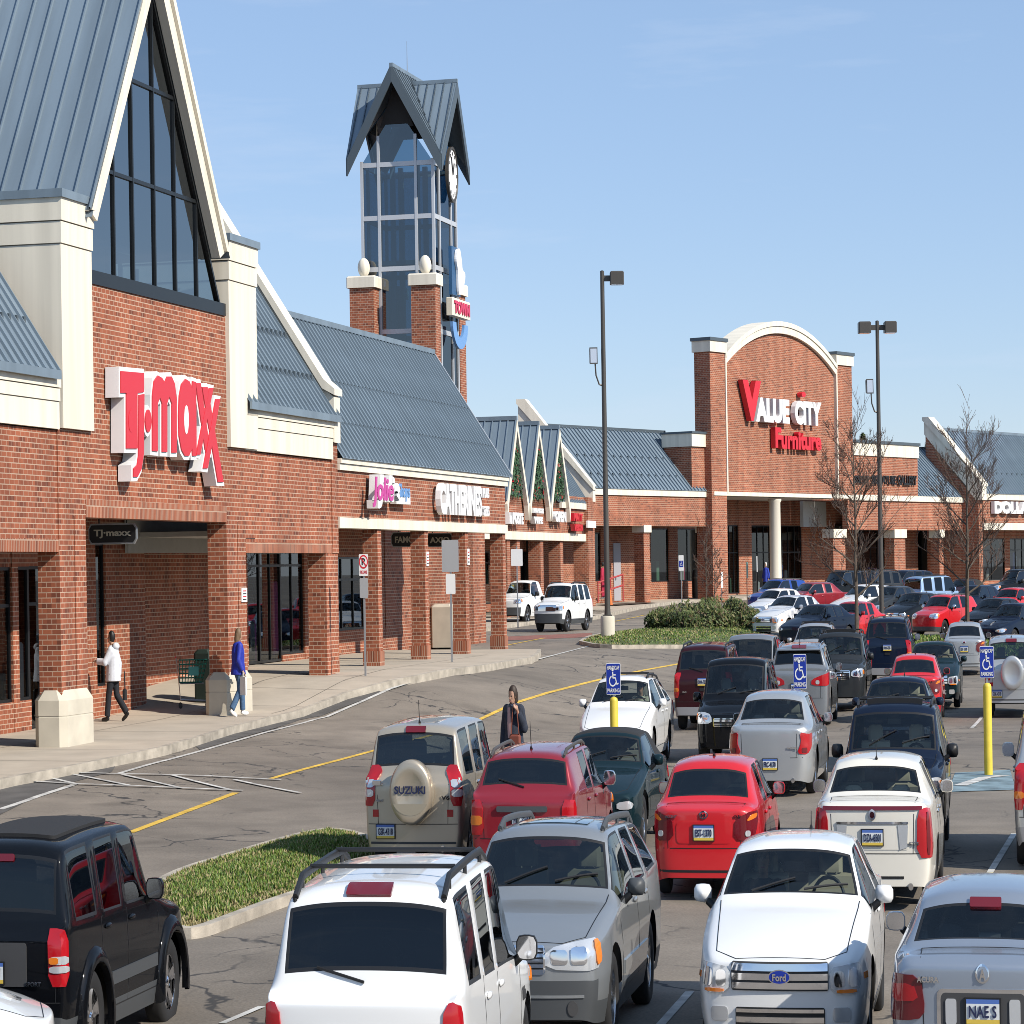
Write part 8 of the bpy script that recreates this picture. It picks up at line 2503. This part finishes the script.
RX, RY = V_w(s_V(766, 2.6, 580), 2.6)
person('person in blue coat and white cap by the store entrance', (RX, RY), ANG_V + PI, std(), (pmat('royal_blue_cloth', (.02, .05, .4), .7), JBLK, BSH), WSH, .0, (0, 0), coat=.2, z=gv)
# ================================================================= PARKED CARS
GN = 'cars parked in the front rows'; GM = 'cars parked in the middle rows'; GF = 'cars parked in the far rows'
PROTO = {}
def proto(key, spec, nm):
    if key not in PROTO:
        PROTO[key] = make_car(spec, nm); PROTO[key]['used'] = 0
    return PROTO[key]
def put(key, spec, nm, X, Y, th, facing, label, group, paint_m=None, cat=None, at='near'):
    o = proto(key, spec, nm)
    if o['used']:
        o = copy_car(o, paint_m)
    else:
        o['used'] = 1
        if paint_m is not None and paint_m is not spec['paint']:
            for c in list(o.children):
                for ms in c.material_slots:
                    if ms.material and ms.material.name == o['paint']: ms.link = 'OBJECT'; ms.material = paint_m
            o['paint'] = paint_m.name
    if cat is None: cat = spec.get('cat', 'car')
    return set_car(o, X, Y, th, facing, spec['L'], label, group, cat, at)
def XP(x, Y, y=700): return ab(x, y)[0] / F * Y
T = 11.0
put('jeep', S_JEEP, 'parked_suv', -5.83, 29.3, 11.5, 'away', 'black boxy off roader with canvas roof at the lower left', GN)
put('van', S_VAN, 'parked_minivan', -1.36, 22.7, 8.5, 'away', 'white minivan with black roof rails seen from behind', GN)
put('volvo', S_VOLVO, 'parked_wagon', -.02, 28.3, T, 'toward', 'ash grey station wagon with dark bumpers facing the camera', GN)
put('fusion', S_FUSION, 'parked_sedan', 2.68, 27.5, T - .5, 'toward', 'white sedan with chrome bar grille facing the camera', GN)
put('acura', S_ACURA, 'parked_sedan', 4.27, 24.6, 12, 'away', 'blue silver sedan with NAE S plate at the lower right', GN)
put('vitara', S_VITARA, 'parked_suv', -1.72, 44.0, T, 'away', 'champagne off roader with covered spare wheel on its back', GN)
put('matrix', S_MATRIX, 'parked_hatchback', .08, 41.6, T, 'away', 'wine red hatchback with roof rails seen from behind', GN)
put('conv', S_CONV, 'parked_convertible', 1.25, 46.7, T, 'toward', 'dark green convertible with black cloth top', GN)
put('accent', S_ACCENT, 'parked_sedan', 2.84, 40.6, T, 'away', 'bright red small sedan with white number plate, nearer of the two red sedans', GN)
put('cadi', S_CADILLAC, 'parked_sedan', 5.22, 39.2, T, 'away', 'pearl white luxury sedan with tall upright tail lights', GN)
put('dsuv', S_DSUV, 'parked_suv', 6.30, 45.0, T, 'toward', 'navy off roader nose to nose with the pearl white sedan', GN)
S_SIL2 = dict(S_EXPLORER); S_SIL2.update(paint=P_GOLD, L=4.7, mirmat=BLACK)
put('explorer', S_EXPLORER, 'parked_suv', XP(703, 80), 80.0, T, 'away', 'maroon off roader with pale bumper seen from behind', GM)
put('explorer', S_EXPLORER, 'parked_suv', 9.0, 43.4, T, 'away', 'silver off roader cut by the right edge beside the pearl white sedan', GN, P_SILVER)
put('buick', S_BUICK, 'parked_sedan', XP(768, 56.4), 56.4, T + .5, 'away', 'silver sedan with red wraparound tail lights in front of a wheelchair sign', GM)
put('taurus', S_TAURUS, 'parked_wagon', XP(610, 64.5), 64.5, T, 'toward', 'white station wagon with driver inside facing the camera', GM)
put('vanb', dict(S_VAN, paint=P_BLACK, g_side=G_TINT, rails=False, crossbars=None, mirmat=P_BLACK, mouldmat=P_BLACK, badges=[], bits=grille_bits(.62, .76, .4, 2, None)), 'parked_minivan', 5.3, 66.2, T, 'toward', 'black minivan facing the camera behind the silver sedan', GM)
put('fusion', S_FUSION, 'parked_sedan', XP(893, 62.5), 62.4, T, 'toward', 'navy sedan half hidden behind the navy off roader', GM, P_NAVY)
put('murano', S_MURANO, 'parked_suv', XP(798, 81), 81.0, T, 'away', 'grey rounded off roader with red eye shaped tail lights', GM)
put('accent', S_ACCENT, 'parked_sedan', XP(914, 81.5), 81.5, T, 'away', 'red sedan seen from behind, farther of the two red sedans', GM)
put('dsuv', S_DSUV, 'parked_suv', XP(836, 88), 87.6, T, 'toward', 'charcoal off roader facing the camera between grey and red cars', GM, P_DKGREY)
put('vanb', S_VAN, 'parked_minivan', XP(745, 87), 86.6, T, 'toward', 'pewter minivan facing the camera behind the maroon off roader', GM, P_GREY)
put('taurus', S_TAURUS, 'parked_wagon', XP(812, 103), 103, T, 'toward', 'silver wagon roof showing behind the grey rounded off roader', GM, P_SILVER)
put('fusion', S_FUSION, 'parked_sedan', XP(930, 88.5), 88.0, T, 'toward', 'dark green sedan facing the camera behind the far red sedan', GM, P_GREEN)
put('explorer', dict(S_EXPLORER), 'parked_suv', XP(888, 99), 99, T, 'away', 'navy tall off roader with roof rack seen from behind', GM, P_NAVY)
put('accent', S_ACCENT, 'parked_sedan', XP(965, 106), 106, T, 'away', 'silver small sedan seen from behind at the right', GM, P_SILVER)
put('vitara', S_VITARA, 'parked_suv', XP(1012, 83.5), 83.5, T, 'away', 'silver off roader with covered spare wheel at the right edge', GM, P_SILVER)
for c in list(COL.objects[-1].parent.children if False else [o for o in COL.objects if o.name.startswith('spare_wheel_cover') and o.parent and o.parent['label'].startswith('silver off roader with covered')]):
    for ch in list(c.children): bpy.data.objects.remove(ch)
put('buick', S_BUICK, 'parked_sedan', -4.62, 23.6, 84, 'away', 'white sedan nose poking in at the bottom left corner', GN, P_WHITE, at='front')
o = [c for c in COL.objects if c.get('label') == 'white sedan nose poking in at the bottom left corner'][0]
th = math.radians(78); Lb = S_BUICK['L']
o.location = (-4.52 - math.sin(th) * Lb / 2, 25.9 - math.cos(th) * Lb / 2, gz(-6, 24) * ZS); o.rotation_euler = (0, 0, PI / 2 - th)
# far rows: angled across the lot
def far(key, spec, nm, x, Y, th, facing, label, pm_):
    put(key, spec, nm, XP(x, Y, 600), Y, th, facing, label, GF, pm_, at='mid')
for (key, spec, nm, x, Y, th, fc, lab, pm_) in [
    ('accent', S_ACCENT, 'parked_sedan', 776, 147, 48, 'toward', 'white compact at the near end of the far left row', P_WHITE),
    ('matrix', S_MATRIX, 'parked_hatchback', 779, 165, 48, 'toward', 'blue hatchback by the white round column', P_BLUE),
    ('fusion', S_FUSION, 'parked_sedan', 812, 160, 60, 'toward', 'dark red sedan side on behind the white compact', P_WINE),
    ('fusion', S_FUSION, 'parked_sedan', 791, 137, 42, 'toward', 'white sedan angled beside the navy sedan in the far row', P_WHITE),
    ('acura', S_ACURA, 'parked_sedan', 818, 131, 42, 'toward', 'navy sedan angled between white and red cars in the far row', P_NAVY),
    ('accent', S_ACCENT, 'parked_sedan', 852, 136, 42, 'toward', 'red sedan angled behind the left bare tree', P_RED),
    ('taurus', S_TAURUS, 'parked_wagon', 864, 158, 55, 'toward', 'white wagon side on behind the left bare tree', P_WHITE),
    ('fusion', S_FUSION, 'parked_sedan', 892, 158, 45, 'toward', 'charcoal sedan left of the pale blue off roader', P_DKGREY),
    ('jeep', S_EXPLORER, 'parked_suv', 938, 163, 58, 'away', 'pale blue boxy off roader side on in the far row', P_SKY),
    ('buick', S_BUICK, 'parked_sedan', 975, 158, 42, 'toward', 'dark blue sedan right of the pale blue off roader', P_NAVY),
    ('matrix', S_MATRIX, 'parked_hatchback', 945, 141, 42, 'toward', 'red tall hatchback angled behind the right bare tree', P_RED),
    ('fusion', S_FUSION, 'parked_sedan', 915, 147, 42, 'toward', 'black sedan tucked behind the red tall hatchback', P_BLACK),
    ('acura', S_ACURA, 'parked_sedan', 995, 139, 42, 'toward', 'black sedan angled right of the red tall hatchback', P_BLACK),
    ('accent', S_ACCENT, 'parked_sedan', 1012, 155, 42, 'toward', 'red small car at the right edge of the far row', P_RED),
    ('buick', S_BUICK, 'parked_sedan', 1014, 128, 42, 'toward', 'navy sedan at the right edge before the red small car', P_NAVY),
    ('explorer', S_EXPLORER, 'parked_suv', 842, 172, 55, 'toward', 'black off roader in shade before the gallery shop', P_BLACK),
    ('dsuv', S_DSUV, 'parked_suv', 872, 176, 55, 'toward', 'charcoal off roader right of the one in shade', P_DKGREY),
    ('vanb', S_VAN, 'parked_minivan', 904, 178, 55, 'toward', 'navy minivan behind the pale blue off roader', P_NAVY),
    ('conv', S_CONV, 'parked_convertible', 962, 176, 50, 'toward', 'maroon convertible before the brick gallery piers', P_MAROON),
    ('pick', S_PICKUP, 'parked_pickup', 1018, 178, 60, 'toward', 'dark pickup before the discount shop window', P_BLACK)]:
    far(key, spec, nm, x, Y, th, fc, lab, pm_)
# vehicles on the shop road
px_, py_ = gpt(547, 632.5)
put('jeepw', dict(S_DSUV, paint=P_WHITE, clad=1, cladcap=2, bits=grille_bits(.74, .94, .52, 7, None, True), rails=True, crossbars=None, boxy=.35, mirmat=BLACK, seat=SEATG), 'parked_suv', px_, py_, 24, 'toward', 'white off roader with black grille waiting on the shop road', 'vehicles on the shop road')
px_, py_ = gpt(502, 627)
put('pick', S_PICKUP, 'parked_pickup', px_ + .25, py_ + 1.5, 24, 'toward', 'white pickup partly behind the last shop column', 'vehicles on the shop road', P_WHITE)

# people sitting in cars
def sitter(label, car_label, y, m, skin_hair):
    c = [o for o in COL.objects if o.get('label') == car_label][0]
    bpy.context.view_layer.update()
    W_ = c.matrix_world
    p = [s for s in (S_TAURUS, S_FUSION) if True][0 if 'wagon' in car_label else 1]
    p0 = W_ @ Vector((p['x5'] + .30, y, 0))
    zb = p0.z / ZS + .22
    J = std(head=(.02, 0, 1.06), neck=(-.04, 0, .92), chest=(-.08, 0, .70), pelvis=(-.02, 0, .42), shl=(-.07, .19, .84), ell=(.18, .22, .62), wrl=(.42, .14, .72), shr=(-.07, -.19, .84), elr=(.18, -.22, .62), wrr=(.42, -.14, .72), hipl=(0, .1, .42), knl=(.42, .12, .46), anl=(.52, .12, .14), hipr=(0, -.1, .42), knr=(.42, -.12, .46), anr=(.52, -.12, .14), curl=.9)
    t = person(label, (p0.x, p0.y), c.rotation_euler[2], J, (m, JBLK, BSH), skin_hair, .0, (0, 0), vox=.016, seated=True, z=zb)
sitter('driver in pale shirt seated inside the white station wagon', 'white station wagon with driver inside facing the camera', .37, pmat('pale_shirt_cloth', (.5, .48, .38), .8), HAIRK)
sitter('dark haired passenger seated inside the white front row sedan', 'white sedan with chrome bar grille facing the camera', -.37, JBLK, HAIRK)

# ================================================================= LIGHT, SKY, CAMERA
PHI, EL = math.radians(54), math.radians(27)
el2 = math.atan(math.tan(EL) * ZS)
sdir = Vector((math.sin(PHI) * math.cos(el2), -math.cos(PHI) * math.cos(el2), math.sin(el2)))
ld = bpy.data.lights.new('sun', 'SUN'); ld.energy = 5.0; ld.angle = math.radians(.5); ld.color = (1.0, .93, .82)
lo = bpy.data.objects.new('sun', ld); COL.objects.link(lo); lo.rotation_euler = sdir.to_track_quat('Z', 'Y').to_euler(); lo.location = (60, -40, 80)
w = bpy.data.worlds.new('World'); SC.world = w; w.use_nodes = True; nt = w.node_tree
sk = nt.nodes.new('ShaderNodeTexSky'); sk.sky_type = 'NISHITA'; sk.sun_disc = False; sk.sun_elevation = el2; sk.sun_rotation = math.atan2(sdir.x, sdir.y)
sk.air_density = 1.0; sk.dust_density = .1; sk.ozone_density = 2.0
bg = nt.nodes['Background']; tm = nt.nodes.new('ShaderNodeMix'); tm.data_type = 'RGBA'; tm.blend_type = 'MULTIPLY'; tm.inputs[0].default_value = 1; tm.inputs[7].default_value = (.97, .95, 1.08, 1)
nt.links.new(sk.outputs[0], tm.inputs[6])
# thin high haze evens the blue, with faint wisps of cloud low down
hz = nt.nodes.new('ShaderNodeMix'); hz.data_type = 'RGBA'; hz.inputs[0].default_value = .42; hz.inputs[7].default_value = (3.3, 5.0, 7.2, 1); nt.links.new(tm.outputs[2], hz.inputs[6])
tc = nt.nodes.new('ShaderNodeTexCoord'); mpn = nt.nodes.new('ShaderNodeMapping'); mpn.inputs['Scale'].default_value = (2.2, 2.2, 14); nt.links.new(tc.outputs['Generated'], mpn.inputs[0])
cn = nt.nodes.new('ShaderNodeTexNoise'); cn.inputs['Scale'].default_value = 2.6; cn.inputs['Detail'].default_value = 7; cn.inputs['Roughness'].default_value = .6; nt.links.new(mpn.outputs[0], cn.inputs['Vector'])
cr_ = nt.nodes.new('ShaderNodeMapRange'); cr_.inputs[1].default_value = .52; cr_.inputs[2].default_value = .80; cr_.inputs[4].default_value = .42; nt.links.new(cn.outputs[0], cr_.inputs[0])
cl_ = nt.nodes.new('ShaderNodeMix'); cl_.data_type = 'RGBA'; cl_.inputs[7].default_value = (5.4, 6.2, 7.6, 1); nt.links.new(cr_.outputs[0], cl_.inputs[0]); nt.links.new(hz.outputs[2], cl_.inputs[6])
nt.links.new(cl_.outputs[2], bg.inputs[0]); bg.inputs[1].default_value = .115
cam = bpy.data.cameras.new('camera'); co = bpy.data.objects.new('camera', cam); COL.objects.link(co); SC.camera = co
co.location = (0, 0, H * ZS); co.rotation_euler = (PI / 2, ROLL, 0)
cam.sensor_fit = 'HORIZONTAL'; cam.sensor_width = 36; cam.lens = 36 * F / 1024; cam.shift_y = HZ / 1024; cam.shift_x = -HZ * ROLL / 1024
cam.clip_start = .5; cam.clip_end = 6000
SC.view_settings.view_transform = 'Standard'; SC.view_settings.look = 'None'; SC.view_settings.exposure = .12; SC.view_settings.gamma = 1
SC.cycles.filter_width = .9; SC.cycles.max_bounces = 8; SC.cycles.transparent_max_bounces = 16; SC.cycles.diffuse_bounces = 1; SC.cycles.glossy_bounces = 4; SC.cycles.caustics_reflective = False; SC.cycles.caustics_refractive = False
